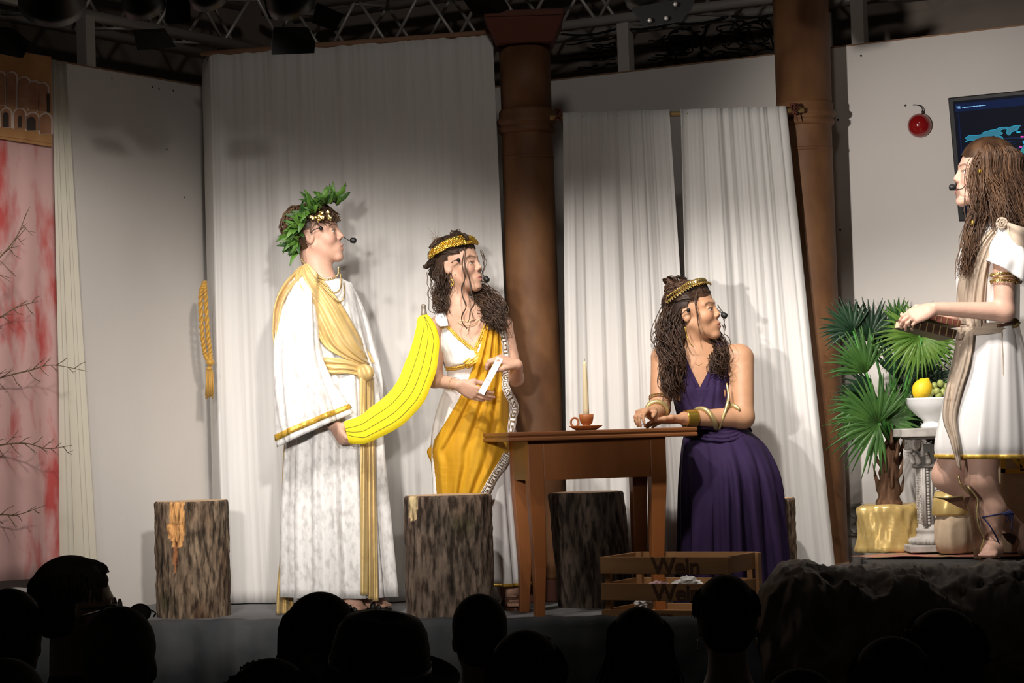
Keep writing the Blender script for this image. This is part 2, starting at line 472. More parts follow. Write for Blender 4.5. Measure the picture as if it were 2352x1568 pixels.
# twine knots at the columns
for px, py, lab in ((1284, 262, 'dark twine knot tying the rod to the slim column'), (1822, 250, 'dark twine knot tying the rod to the thick column')):
    c = W(px, py, rodY - .01); mb = MB()
    r = np.random.default_rng(px)
    for i in range(5):
        ph = r.uniform(0, 6.28, 3); t = np.linspace(0, 6.28, 24)
        mb.tube(c + np.stack([.012 * np.sin(t * 2 + ph[0]) + .006 * r.normal(), .02 * np.cos(t + ph[1]), .022 * np.sin(t + ph[2])], 1), .003, 5)
    mb.tube([c, c + V(.01, -.01, -.03), c + V(.016, -.012, -.055)], .003, 5)
    tag(mb.build('twine_knot', M['rust2']), lab, 'knot', 'knots on the bamboo rod')
# cream drape at the left wall and the painted backdrop
def onleft(px, z, off):
    """point on the left wall plane (moved off metres into the room) seen at column px"""
    n = -nl; A = LA + n * off; B = LB + n * off; lo_, hi_ = 0.0, 1.0
    ts = np.linspace(0, 1, 3000); P = np.stack([A[0] + (B - A)[0] * ts, A[1] + (B - A)[1] * ts, np.full(3000, z)], 1) - CAM
    x = 1176 + F * (P @ _r) / (P @ _f)
    t = ts[np.argmin(np.abs(x - px))]
    return A + (B - A) * t
curtain('side_drape', onleft(112, 2.4, .10), onleft(150, 2.4, .06), onleft(140, .2, .16), onleft(232, .2, .10), .006, 2.47, 90, [(2, .025), (5, .018), (9, .008)], M['cream'], 'narrow cream drape hanging against the left board wall', 31, amp_top=.5)
# ------------------------------------------------------------------ helpers for props
def rayplane(px, py, A, n):
    d = _f + (px - 1176.0) / F * _r - (py - 784.0) / F * _u
    return CAM + d * (((np.asarray(A) - CAM) @ n) / (d @ n))
NL3 = V(-nl[0], -nl[1], 0); NR3 = V(-nr_[0], -nr_[1], 0)     # normals into the room
def onL(px, py, off): return rayplane(px, py, V(LA[0], LA[1], 0) + NL3 * off, NL3)
def onR(px, py, off): return rayplane(px, py, V(RA[0], RA[1], 0) + NR3 * off, NR3)

def lattice(seed, n=64):
    return np.random.default_rng(seed).random((n, n))
def vnoise(u, v, seed=0):
    """smooth value noise, period 64"""
    T = lattice(seed); n = 64
    i = np.floor(u).astype(int); j = np.floor(v).astype(int); a = u - i; b = v - j
    a = a * a * (3 - 2 * a); b = b * b * (3 - 2 * b)
    g = lambda x, y: T[x % n, y % n]
    return (g(i, j) * (1 - a) + g(i + 1, j) * a) * (1 - b) + (g(i, j + 1) * (1 - a) + g(i + 1, j + 1) * a) * b
def fbm(u, v, seed=0, oct=4):
    o = 0; a = .5
    for k in range(oct): o = o + a * vnoise(u * 2 ** k, v * 2 ** k, seed + k); a *= .5
    return o

# ------------------------------------------------------------------ painted backdrop at the left
M['pink'] = mat('pink_marbled_cloth', (.56, .34, .32), .9, col2=(.46, .075, .07), nscale=3.0, detail=9, stretch=(2.4, 2.4, .9), ramp=(.50, .64))
M['ochre'] = mat('ochre_paint', (.40, .19, .07), .9, col2=(.50, .26, .10), nscale=6)
M['tower'] = mat('brick_brown_paint', (.42, .21, .12), .9, col2=(.32, .14, .07), nscale=14)
M['pale'] = mat('pale_outline_paint', (.66, .52, .45), .9)
M['soot'] = mat('dark_door_paint', (.05, .035, .03), .9)
G = np.zeros((30, 24, 3))
for i in range(30):
    for j in range(24):
        py = 120 + (1330 - 120) * i / 29
        px = -60 + (118 + 26 * (i / 29) + 60) * j / 23
        yy = py + .17 * (px - 60) * (1 - i / 29 * 1.4)
        G[i, j] = onL(px, yy, .13 + .012 * math.sin(j * .9 + .02 * i) * (i / 29))
bd = thing('painted_backdrop', (float(G[-1, 12, 0]), float(G[-1, 12, 1]), 0), 'pink marbled cloth backdrop with an ochre painted frieze of domed towers', 'backdrop')
mb = MB(); mb.sheet(G); mb.build('cloth', M['pink'], bd, solid=.003)
def slope(px): return .17 * (px - 60)
mb = MB(); mb.prism([onL(px, y + .16 * (px - 60), .145) for px, y in ((-60, 122), (117, 122), (119, 328), (-60, 328))], NL3 * .001); mb.build('frieze_ground', M['ochre'], bd, smooth=False)
def dome(x0, x1, y0, y1, grow, off):
    x0 -= grow; x1 += grow; y0 -= grow
    r = (x1 - x0) / 2; cx = (x0 + x1) / 2
    out = [(x0, y1), (x1, y1)] + [(cx + r * math.cos(a), y0 + r * 1.1 - r * 1.1 * math.sin(a)) for a in np.linspace(0, math.pi, 10)]
    return [onL(px, y, off) for px, y in out][::-1]
for (x0, x1, y0, y1) in ((-12, 11, 166, 243), (15, 37, 167, 246), (42, 68, 179, 249), (67, 90, 188, 254), (87, 109, 192, 257), (3, 25, 250, 294), (33, 57, 250, 297), (61, 88, 260, 300), (92, 117, 262, 308)):
    tw = MB(); tw.prism(dome(x0, x1, y0, y1, 4, .146), NL3 * .0015); tw = tw.build('painted_outline', M['pale'], bd, smooth=False)
    mb = MB(); mb.prism(dome(x0, x1, y0, y1 - 1, 0, .148), NL3 * .0012); mb.build('painted_tower', M['tower'], bd, smooth=False)
for (x0, x1, y0, y1) in ((6, 20, 258, 292), (42, 50, 266, 293), (62, 82, 268, 299), (108, 115, 215, 258)):
    mb = MB(); mb.prism(dome(x0, x1, y0, y1, 0, .150), NL3 * .001); mb.build('painted_door', M['soot'], bd, smooth=False)
mb = MB(); mb.prism([onL(px, y, .148) for px, y in ((-60, 288), (0, 292), (60, 302), (119, 314), (119, 330), (60, 320), (-60, 306))], NL3 * .001); mb.build('frieze_base', M['ochre'], bd, smooth=False)

# dried branches reaching in from the left
M['twig'] = mat('dry_twig', (.14, .09, .05), .8)
def branch(pts, Y, seed, label, nt=12, tl=55, up=-1):
    r = np.random.default_rng(seed); mb = MB()
    P = cr([W(x, y, Y + dy) for x, y, dy in pts], 24)
    mb.tube(P, np.linspace(.0045, .0012, 24), 6)
    for k in range(nt):
        i = int(4 + 19 * k / nt); s = up if k % 2 else -up * .7
        L = tl / PXM(Y) * (1 - .5 * k / nt) * r.uniform(.7, 1.2)
        d = nrm(V(r.uniform(.5, 1.0), r.uniform(-.4, .4), s * r.uniform(.5, 1.1)))
        q = P[i] + d * L; mid = P[i] + d * L * .5 + V(0, 0, .006 * r.normal())
        mb.tube([P[i], mid, q], [.002, .0016, .0008], 5)
        if r.random() < .7:
            mb.tube([mid, mid + nrm(d + V(.3, 0, r.normal() * .6)) * L * .5], [.0014, .0007], 5)
    o = mb.build('dried_branch', M['twig'], base=W(pts[0][0], pts[0][1], Y))
    return tag(o, label, 'branch', 'bare branches by the pink backdrop')
Yb = 9.40
branch([(-60, 900, 0), (0, 868, 0), (70, 850, .02), (120, 838, .03), (200, 852, .02)], Yb, 1, 'bare dry branch with long twigs crossing the pink cloth, topmost of its bundle', 13, 50)
branch([(-60, 1040, 0), (0, 1022, 0), (60, 1018, .02), (110, 1030, .03), (165, 1022, .02)], Yb, 2, 'bare dry branch with a drooping tip below the topmost one', 12, 46)
branch([(-60, 1200, 0), (0, 1182, 0), (40, 1182, .02), (105, 1160, .03)], Yb, 3, 'short bare branch lowest on the pink cloth', 8, 40)
branch([(-60, 640, 0), (0, 590, 0), (40, 540, .02), (60, 490, .03)], Yb, 4, 'fine bare twig rising towards the painted frieze', 10, 52, 1)
branch([(-60, 760, 0), (-10, 735, 0), (40, 705, .02), (95, 690, .03)], Yb, 5, 'thin bare twig above the red stained patch of the cloth', 9, 44)

# gold cord with tassel on the left wall
M['goldcord'] = mat('gold_cord', (.52, .29, .045), .55, metal=.25, bump=.5, bscale=180, sheen=.3)
tc0 = W(470, 645, 10.40)
cord = thing('curtain_tieback', W(481, 913, 10.40), 'golden twisted cord tieback with tassel hanging on the left board wall', 'tieback')
for k, dx in ((0, -5), (1, 6)):
    path = cr([W(470, 646, 10.40), W(466 + dx, 680, 10.40), W(470 + dx * 1.2, 760, 10.40), W(477 + dx, 815, 10.40), W(482, 830, 10.40)], 60)
    mb = MB()
    for s in (0, 1):
        t = np.linspace(0, 60, 60); off = np.stack([np.cos(t + s * math.pi), np.zeros(60), np.sin(t + s * math.pi)], 1) * .006
        q = path + off[:, 0:1] * V(1, 0, 0) + off[:, 2:3] * V(0, -1, 0)
        mb.tube(q, .0072, 6)
    mb.build('cord_strand', M['goldcord'], cord)
mb = MB(); mb.ball(W(483, 832, 10.40), (.02, .02, .018)); mb.ball(W(481, 846, 10.40), (.015, .015, .012)); mb.build('knot', M['goldcord'], cord)
mb = MB()
for k in range(26):
    a = k * 2.4; r0 = .003 + .013 * math.sqrt(k / 26)
    p = W(481, 850, 10.40) + r0 * (math.cos(a) * V(1, 0, 0) + math.sin(a) * V(0, -1, 0) * .6)
    mb.tube([p, p + V(0, 0, -.06) + .1 * (p - W(481, 850, 10.40)), W(481, 912 + random.uniform(-5, 5), 10.40) + 1.25 * (p - W(481, 850, 10.40))], .0027, 5)
mb.build('tassel_fringe', M['goldcord'], cord)

# ------------------------------------------------------------------ logs
M['bark'] = mat('bark', (1, 1, 1), .95, tint=True, col2=(.24, .225, .21), nscale=60, detail=6, stretch=(1, 1, .20), bump=1.0, bscale=60, bstretch=(1, 1, .22), ramp=(.46, .62), bdist=.008)
M['cut'] = mat('fresh_cut_wood', (.60, .40, .24), .75, col2=(.68, .48, .31), nscale=14, detail=4)
def log(px, pyb, Y, h, rad, seed, label, bark=(.105, .072, .05), patch=None, lean=0.0, moss=(2.2, .12)):
    c = W(px, pyb, Y); x, y = c[0], c[1]
    t = thing('log_stool', (x, y, 0), label, 'log', 'log stools')
    nt, nz = 150, 90
    th = np.linspace(0, 2 * math.pi, nt, endpoint=False)[None, :]; z = np.linspace(0, 1, nz)[:, None]
    cx, sx = np.cos(th), np.sin(th)
    big = .05 * np.sin(2 * th + seed) + .03 * np.sin(3 * th + seed * 2)
    U = th / (2 * math.pi) * 64.0 * .7
    ridge = fbm(U * 1.0 + 0 * z, z * 5.5 + .5 * np.sin(th * 5), seed) - .5 + .35 * (fbm(U * 2, z * 14 + 0 * th, seed + 9) - .5)
    seamfix = np.clip(np.minimum(th, 2 * math.pi - th) / .25, 0, 1)
    r = rad * (1 + big + .13 * ridge * (.4 + .6 * seamfix))
    edge = np.clip((1 - z) / .02, 0, 1); r = r * (.955 + .045 * edge ** .5)
    col = np.tile(np.array(bark)[None, None, :], (nz, nt, 1)) * (1.0 + 2.2 * ridge[:, :, None])
    red = np.clip((fbm(U * .25 + 3, z * 2 + 0 * th, seed + 5) - .5) * 3, 0, 1)[:, :, None]
    col = col * (1 - .5 * red) + np.array([.17, .075, .035]) * .5 * red
    mo = (np.exp(-((th - moss[0]) / .35) ** 2 - ((z - moss[1]) / .09) ** 2) * .6)[:, :, None]
    col = col * (1 - mo) + np.array([.045, .055, .015]) * mo
    if patch is not None:
        for (ta, tw, z0, z1, jag, pc) in patch:
            q = fbm(U * 1.5, z * 9 + 0 * th, seed + 20) - .5
            inside = (np.abs((th - ta + math.pi) % (2 * math.pi) - math.pi + jag * q) < tw * (.55 + .45 * np.clip((z - z0) / .12, 0, 1))) & (z + jag * q * .6 > z0) & (z < z1)
            col[inside] = np.array(pc) * (1 + .5 * ridge[inside][:, None]); r = np.where(inside, r - .006, r)
    zz = np.broadcast_to(z * h, r.shape)
    Gd = np.stack([x + r * cx + lean * zz, y + r * sx, zz], 2)
    mb = MB(); mb.loft(Gd, col=np.clip(col, .004, .9).reshape(-1, 3)); mb.build('bark', M['bark'], t, colors=True)
    ri = r[-1] * .985; rings = [np.stack([x + k * ri * cx[0] + lean * h, y + k * ri * sx[0], np.full(nt, h + .002 * (1 - k))], 1) for k in (1, .8, .5, .2, .01)]
    mb = MB(); mb.loft(rings); mb.build('cut_face', M['cut'], t)
    mb = MB(); mb.loft([np.stack([x + k * r[0] * cx[0], y + k * r[0] * sx[0], np.zeros(nt)], 1) for k in (.01, 1)]); mb.build('under_face', M['cut'], t)
    return t
log(446, 1410, 9.90, .500, .160, 3, 'upright bark-covered log stool with a peeled orange patch near its top', bark=(.21, .15, .10), patch=[(4.26, .30, .66, .82, .35, (.85, .42, .15)), (4.40, .24, .60, 1.01, .18, (.85, .44, .16)), (4.33, .07, .40, .66, .12, (.42, .17, .07))], moss=(3.9, .13))
log(1037, 1415, 9.39, .508, .172, 8, 'upright bark-covered log stool standing between the robed man and the table', bark=(.185, .135, .10), patch=[(3.75, .16, .80, 1.01, .02, (1.0, .66, .36))], moss=(5.1, .76))
log(1371, 1390, 9.80, .490, .155, 14, 'log stool beneath the wooden table, its bark coloured darker for shade', bark=(.11, .08, .06), lean=-.07)  # bark darkened to stand for the shade under the table
log(1742, 1392, 9.78, .440, .170, 19, 'bark-covered log on which the woman in purple sits', bark=(.24, .17, .12))

# ------------------------------------------------------------------ table
M['oak'] = mat('reddish_oak', (.25, .078, .018), .42, col2=(.34, .118, .032), nscale=7, detail=6, stretch=(1, 1, .12), bump=.06, bscale=60, bstretch=(1, 1, .1))
M['oakside'] = mat('pale_oak', (.24, .13, .042), .5, col2=(.28, .16, .055), nscale=9, detail=5, stretch=(1, 1, .15))
M['oaktop'] = mat('oak_table_top', (.17, .058, .018), .38, col2=(.23, .085, .028), nscale=7, detail=6, stretch=(.15, 1, 1))
tb = thing('table', (.35, 9.50, 0), 'small reddish oak table with tapered legs and grooved edge', 'table')
dx = nrm(V(.78, .17, 0)); dy = V(-dx[1], dx[0], 0)
T0 = V(-.030, 9.13, 0)
LT, DT = .80, .50
def tq(a, b, z): return T0 + dx * a + dy * b + V(0, 0, z)
Zt = .757
for nm, z0, z1, ins in (('top_slab', Zt - .0165, Zt, 0.0), ('top_slab', Zt - .037, Zt - .0205, 0.0), ('top_core', Zt - .0215, Zt - .0155, .006)):
    mb = MB(); q = [(ins, ins), (LT - ins, ins), (LT - ins, DT - ins), (ins, DT - ins)]
    mb.hexa([tq(a, b, z0) for a, b in q], [tq(a, b, z1) for a, b in q]); mb.build(nm, M['oaktop'], tb, smooth=False, bevel=.0045 if ins == 0 else 0)
ze = Zt - .037; Lx0, Lx1, Ly0, Ly1 = .105, .690, .10, .46     # outer faces of the legs
def leg(a0, b0, sa, sb, m):
    """square leg, outer corner at (a0,b0); sa, sb point inwards; tapers with a slight bow"""
    rings = []
    for z, w, bow in ((ze, .066, 0), (.556, .066, 0), (.50, .064, .002), (.35, .058, .010), (.20, .050, .017), (.08, .043, .017), (0, .040, .015)):
        o = bow
        A = [(a0 + sa * o, b0 + sb * o), (a0 + sa * (o + w), b0 + sb * o), (a0 + sa * (o + w), b0 + sb * (o + w)), (a0 + sa * o, b0 + sb * (o + w))]
        if sa * sb < 0: A = A[::-1]
        rings.append([tq(a, b, z) for a, b in A])
    mb = MB(); mb.loft(rings[::-1], caps=True)
    return mb.build('leg', m, tb, smooth=False, bevel=.003)
leg(Lx0, Ly0, 1, 1, M['oak']); leg(Lx1, Ly0, -1, 1, M['oak']); leg(Lx0, Ly1, 1, -1, M['oak']); leg(Lx1, Ly1, -1, -1, M['oak'])
def apron(a0, a1, b0, b1, m):
    mb = MB(); q = [(a0, b0), (a1, b0), (a1, b1), (a0, b1)]
    mb.hexa([tq(a, b, .558) for a, b in q], [tq(a, b, ze) for a, b in q]); mb.build('apron', m, tb, smooth=False, bevel=.002)
apron(Lx0 + .066, Lx1 - .066, Ly0 + .004, Ly0 + .026, M['oak']); apron(Lx0 + .066, Lx1 - .066, Ly1 - .026, Ly1 - .004, M['oak'])
apron(Lx0 + .001, Lx0 + .022, Ly0 + .066, Ly1 - .066, M['oakside']); apron(Lx1 - .026, Lx1 - .004, Ly0 + .066, Ly1 - .066, M['oak'])

# candle and cup ------------------------------------------------------------
M['wax'] = mat('ivory_wax', (.78, .66, .42), .45, sss=.3)
M['wick'] = mat('wick', (.25, .2, .15), .9)
M['terracotta'] = mat('terracotta', (.38, .115, .03), .45, col2=(.44, .15, .045), nscale=20)
cc = tq(.33, .20, Zt); c0 = W(1346, 985, cc[1]); cx_, cy_ = c0[0], cc[1]
cup = thing('candle_cup', (cx_, cy_, Zt), 'terracotta cup with ring handle and saucer used as candle holder', 'cup')
MB().lathe((cx_, cy_, Zt), [(.040, 0), (.046, .002), (.068, .016), (.0705, .019), (.068, .0195), (.04, .008), (.02, .007)], 40).build('saucer', M['terracotta'], cup)
MB().lathe((cx_ + .003, cy_, Zt + .008), [(.019, 0), (.020, .006), (.015, .013), (.024, .022), (.029, .04), (.0305, .058), (.028, .058), (.024, .04), (.016, .03), (.002, .028)], 36, caps=False).build('cup_body', M['terracotta'], cup)
t = np.linspace(0, 2 * math.pi, 33); mb = MB(); mb.tube(np.stack([cx_ - .046 + .0155 * np.cos(t), np.full(33, cy_), Zt + .034 + .0185 * np.sin(t)], 1), .0042, 8, caps=False); mb.build('ring_handle', M['terracotta'], cup)
cd = thing('candle', (cx_ + .003, cy_, Zt + .036), 'tall tapered ivory candle standing in the terracotta cup', 'candle')
MB().lathe((cx_ + .003, cy_, Zt + .036), [(.0125, 0), (.0122, .05), (.0105, .15), (.0075, .235), (.0055, .247), (.001, .25)], 20).build('candle_body', M['wax'], cd)
mb = MB(); mb.tube([V(cx_ + .003, cy_, Zt + .285), V(cx_ + .004, cy_, Zt + .297)], .0012, 6); mb.build('wick', M['wick'], cd)

# ------------------------------------------------------------------ wooden crate
M['cratewood'] = mat('crate_pine', (.30, .155, .06), .7, col2=(.23, .11, .04), nscale=8, detail=6, stretch=(.25, .25, 1.6), bump=.1, bscale=40)
M['crateink'] = mat('burnt_lettering', (.075, .032, .014), .85)
KA = W(1382, 1410, 9.17); KA[2] = 0
kx = nrm(V(.866, -.47, 0)); ky = V(-kx[1], kx[0], 0)
KL, KD, KH, SL, SG = .545, .345, .245, .068, .0205
crate = thing('wine_crate', tuple(KA + kx * KL / 2 + ky * KD / 2), 'open slatted pine crate lettered Wein on its boards', 'crate')
def kq(a, b, z): return KA + kx * a + ky * b + V(0, 0, z)
def kbox(name, a0, a1, b0, b1, z0, z1, m=None):
    mb = MB(); q = [(a0, b0), (a1, b0), (a1, b1), (a0, b1)]
    mb.hexa([kq(a, b, z0) for a, b in q], [kq(a, b, z1) for a, b in q]); return mb.build(name, m or M['cratewood'], crate, smooth=False, bevel=.0015)
rows = [(KH - .068, KH), (KH - .068 - .038 - .068, KH - .068 - .038), (.004, KH - .068 * 2 - .038 * 2)]
for z0, z1 in rows:
    sl = kbox('slat', 0, KL, 0, .012, z0, z1); sl2 = kbox('slat', 0, KL, KD - .012, KD, z0, z1)
    kbox('end_slat', KL - .012, KL, .03, KD - .03, z0, z1); kbox('end_slat', 0, .012, .03, KD - .03, z0, z1)
    cu = bpy.data.curves.new('lettering', 'FONT'); cu.body = 'Wein'; cu.size = .083; cu.offset = .0017; cu.extrude = .0004; cu.align_x = 'LEFT'; cu.space_character = .92
    to = bpy.data.objects.new('lettering_source', cu); COL.objects.link(to); bpy.context.view_layer.update()
    me = bpy.data.meshes.new_from_object(to.evaluated_get(bpy.context.evaluated_depsgraph_get())); bpy.data.objects.remove(to)
    lo_ = np.array([v.co[:] for v in me.vertices]); lo_[:, 0] -= lo_[:, 0].min(); sc_ = (z1 - z0) * .98 / max(lo_[:, 1].max(), .01); 
    sc_ = min(sc_, .068 / lo_[:, 1].max())
    mb = MB(); mb.add([kq(.225 + p[0] * sc_ * 1.06, -.0008 - p[2], z0 + .001 + p[1] * sc_ * (1 if z0 > .01 else .62)) for p in lo_], [tuple(p.vertices) for p in me.polygons]); mb.build('lettering', M['crateink'], sl, smooth=False)
for a in (.012, KL - .036):
    for b in (.012, KD - .036): kbox('corner_post', a, a + .024, b, b + .024, 0, KH)
for a in (KL,): kbox('end_batten', a - .001, a + .014, 0.0, .035, 0, KH - .002); kbox('end_batten', a - .001, a + .014, KD - .035, KD, 0, KH - .002)
for i in range(5): kbox('bottom_board', .012, KL - .012, .012 + i * .066, .066 + i * .066, 0, .008)
M['paper'] = mat('crumpled_paper', (.75, .73, .70), .8); M['paperpink'] = mat('crumpled_pink_paper', (.55, .36, .38), .8)
def crumple(a, b, z, r, m, seed, label):
    p = kq(a, b, z); rr = np.random.default_rng(seed); n, k = 18, 12; mb = MB(); mb.ball((0, 0, 0), 1, n, k)
    v = mb.v[0]; v *= (r * (.65 + .55 * rr.random((len(v), 1)))); v *= np.array([1.2, .9, .75]); mb.v[0] = v + p
    tag(mb.build('crumpled_paper', m, smooth=False), label, 'paper', 'crumpled paper in the crate')
crumple(.20, .12, .105, .045, M['paperpink'], 1, 'pinkish crumpled paper in the crate')
crumple(.32, .14, .118, .052, M['paper'], 2, 'white crumpled paper ball in the middle of the crate')
crumple(.45, .16, .120, .045, M['paper'], 3, 'white crumpled paper ball near the crate\'s battened end')
crumple(.13, .13, .045, .036, M['paper'], 4, 'small grey paper scrap on the crate bottom')

# ------------------------------------------------------------------ right side: platform, cloths
M['floral'] = mat('floral_cloth', (.32, .20, .11), .85, col2=(.45, .17, .13), nscale=13, detail=3, ramp=(.45, .58))
PZ = .185
mb = MB(); pf = [V(1.45, 9.62, 0), V(1.42, 9.05, 0), V(4.2, 8.2, 0), V(4.3, 8.80, 0), V(2.02, 10.02, 0)]
mb.prism(pf, (0, 0, PZ - .006)); M['plat'] = mat('platform_black', (.03, .03, .03), .8)
tag(mb.build('stage_platform', M['plat'], smooth=False), 'low platform under the palm and pedestal', 'platform')
nx, ny = 70, 40; G = np.zeros((ny, nx, 3)); NZ = fbm(np.linspace(0, 20, nx)[None, :] + np.zeros((ny, 1)), np.linspace(0, 9, ny)[:, None] + np.zeros((1, nx)), 5)
for i in range(ny):
    for j in range(nx):
        u = j / (nx - 1); v = i / (ny - 1)
        a = V(1.40, 9.56) * (1 - u) + V(3.6, 8.30 + .26) * u
        b = V(1.97, 10.02) * (1 - u) + V(3.9, 8.94) * u
        p = a * (1 - v) + b * v
        G[i, j] = (p[0], p[1], PZ + .010 * NZ[i, j] + .002)
mb = MB(); mb.sheet(G)
tag(mb.build('floral_cloth', M['floral'], solid=.002), 'rose-patterned cloth spread over the platform under the palm', 'cloth')

M['tulle'] = mat('dark_tulle', (.09, .075, .065), .6, col2=(.16, .135, .115), nscale=5, detail=6, bump=.3, bscale=14)
nx, ny = 190, 110; G = np.zeros((ny, nx, 3))
PXg = 1725 + 760 * np.linspace(0, 1, nx)[None, :] + 0 * np.linspace(0, 1, ny)[:, None]; Vg = np.linspace(0, 1, ny)[:, None] + 0 * PXg
NZ = .085 * (fbm(PXg * .010 + Vg * 5.0, Vg * 11 - PXg * .006, 41) - .5) + .050 * (.35 - np.abs(fbm(PXg * .012 - Vg * 7, Vg * 15 + PXg * .007, 47) - .5) * 4)
for j in range(nx):
    u = j / (nx - 1); px = 1725 + 760 * u
    topy = np.interp(px, [1725, 1745, 1790, 1850, 1950, 2050, 2150, 2250, 2352, 2500], [1420, 1345, 1296, 1285, 1293, 1294, 1292, 1294, 1286, 1280])
    Yt = np.interp(px, [1725, 1800, 2000, 2352, 2500], [8.90, 8.86, 8.78, 8.66, 8.60])
    top = W(px, topy + 5 * math.sin(px * .021) + 3 * math.sin(px * .057 + 1), Yt)
    for i in range(ny):
        v = i / (ny - 1)
        # over the edge, bulging, then down the front to the hall floor
        if v < .12: yy = top[1] + .20 * (1 - v / .12); z = top[2] - .05 * (1 - v / .12); x = top[0] + .03 * (1 - v / .12)
        else:
            s = (v - .12) / .88
            fl = min(1.0, s / .30)
            yy = top[1] - .34 * math.sin(fl * math.pi / 2) - .10 * s; z = top[2] - (.02 * fl + .13 * fl ** 2) - max(0, s - .18) / .82 * (top[2] + .80); x = top[0] + .0
        w = NZ[i, j]
        G[i, j] = (x, yy - w * 1.0 * min(1, v * 6 + .1), max(z + w * .9 * (1 - v) * min(1, v * 8), -.895))
mb = MB(); mb.sheet(G)
tag(mb.build('tulle_cover', M['tulle'], solid=.002), 'dark wrinkled tulle draped over the platform\'s front edge', 'cloth')

M['skirt'] = mat('grey_tulle_skirt', (.07, .077, .086), .8, col2=(.12, .125, .13), nscale=5, detail=6, bump=.3, bscale=12)
nx, ny = 220, 50; G = np.zeros((ny, nx, 3)); ww = wave(nx, [(17, .010), (31, .007), (60, .003)], 9); ruff = wave(nx, [(21, .008), (43, .006), (9, .006)], 12)
Xg = -3.2 + 4.6 * np.linspace(0, 1, nx)[None, :] + np.zeros((ny, 1)); Vg = np.linspace(0, 1, ny)[:, None] + 0 * Xg; NZ = .05 * (fbm(Xg * 4 + Vg * 2, Vg * 5, 61) - .5)
for j in range(nx):
    x = -3.2 + 4.6 * j / (nx - 1)
    for i in range(ny):
        v = i / (ny - 1)
        if v < .1: y = edgeY(x) + .05 - .09 * (v / .1); z = .004 + .012 * math.sin(v * 31) + ruff[j] * .6 * (v / .1)
        else: y = edgeY(x) - .04 - .05 * v - ww[j] * (1 + v); z = .004 + ruff[j] * .6 * (1 - v) - .885 * (v - .1) / .9
        w = NZ[i, j]
        G[i, j] = (x, y - w * min(1, v * 5), max(z, -.895))
mb = MB(); mb.sheet(G)
tag(mb.build('stage_skirt', M['skirt'], solid=.002), 'grey gathered tulle skirt along the stage front', 'skirt')

# ------------------------------------------------------------------ palm in gold-wrapped pot
M['goldcloth'] = mat('gold_lame', (.66, .46, .16), .34, metal=.4, col2=(.74, .55, .22), nscale=30, bump=.15, bscale=80)
M['leafd'] = mat('dark_palm_leaf', (.008, .030, .013), .45, col2=(.013, .048, .017), nscale=14, spec=.5, trans=.12)  # rear fronds darker, front ones lighter: shade put into the greens
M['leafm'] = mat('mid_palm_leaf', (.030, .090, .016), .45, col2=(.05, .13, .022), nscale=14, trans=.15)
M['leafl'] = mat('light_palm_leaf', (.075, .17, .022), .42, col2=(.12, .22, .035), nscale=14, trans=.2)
M['stem'] = mat('palm_stem', (.05, .20, .03), .5); M['trunk'] = mat('palm_trunk_fibre', (.11, .055, .03), .95, col2=(.17, .09, .05), nscale=40, stretch=(1, 1, .2), bump=.6)
Yp = 9.84
pc = W(2045, 1255, Yp); pc[2] = PZ + .006
pot = thing('palm_plant', tuple(pc), 'fan palm with green fronds in a pot wrapped in gold cloth', 'plant')
# wrapped pot
rings = []
th = np.linspace(0, 2 * math.pi, 96, endpoint=False)
for z, r in ((0, .136), (.008, .146), (.025, .140), (.05, .136), (.075, .134), (.10, .133), (.125, .134), (.15, .136), (.17, .138), (.185, .139), (.198, .132), (.205, .112)):
    fo = .0045 * np.sin(6 * th + 26 * z + 1) + .0035 * np.sin(13 * th - 34 * z) + .002 * np.sin(23 * th + 40 * z)
    rr_ = (r + fo) * (1 + .035 * np.cos(4 * th))
    rings.append(np.stack([pc[0] + rr_ * np.cos(th), pc[1] + rr_ * .75 * np.sin(th), np.full(96, pc[2] + z) + .004 * np.sin(3 * th + .6) * (z / .2)], 1))
mb = MB(); mb.loft(rings); mb.loft([rings[-1], rings[-1] * .1 + np.array([pc[0], pc[1], pc[2] + .19]) * .9]); mb.build('gold_wrap', M['goldcloth'], pot)
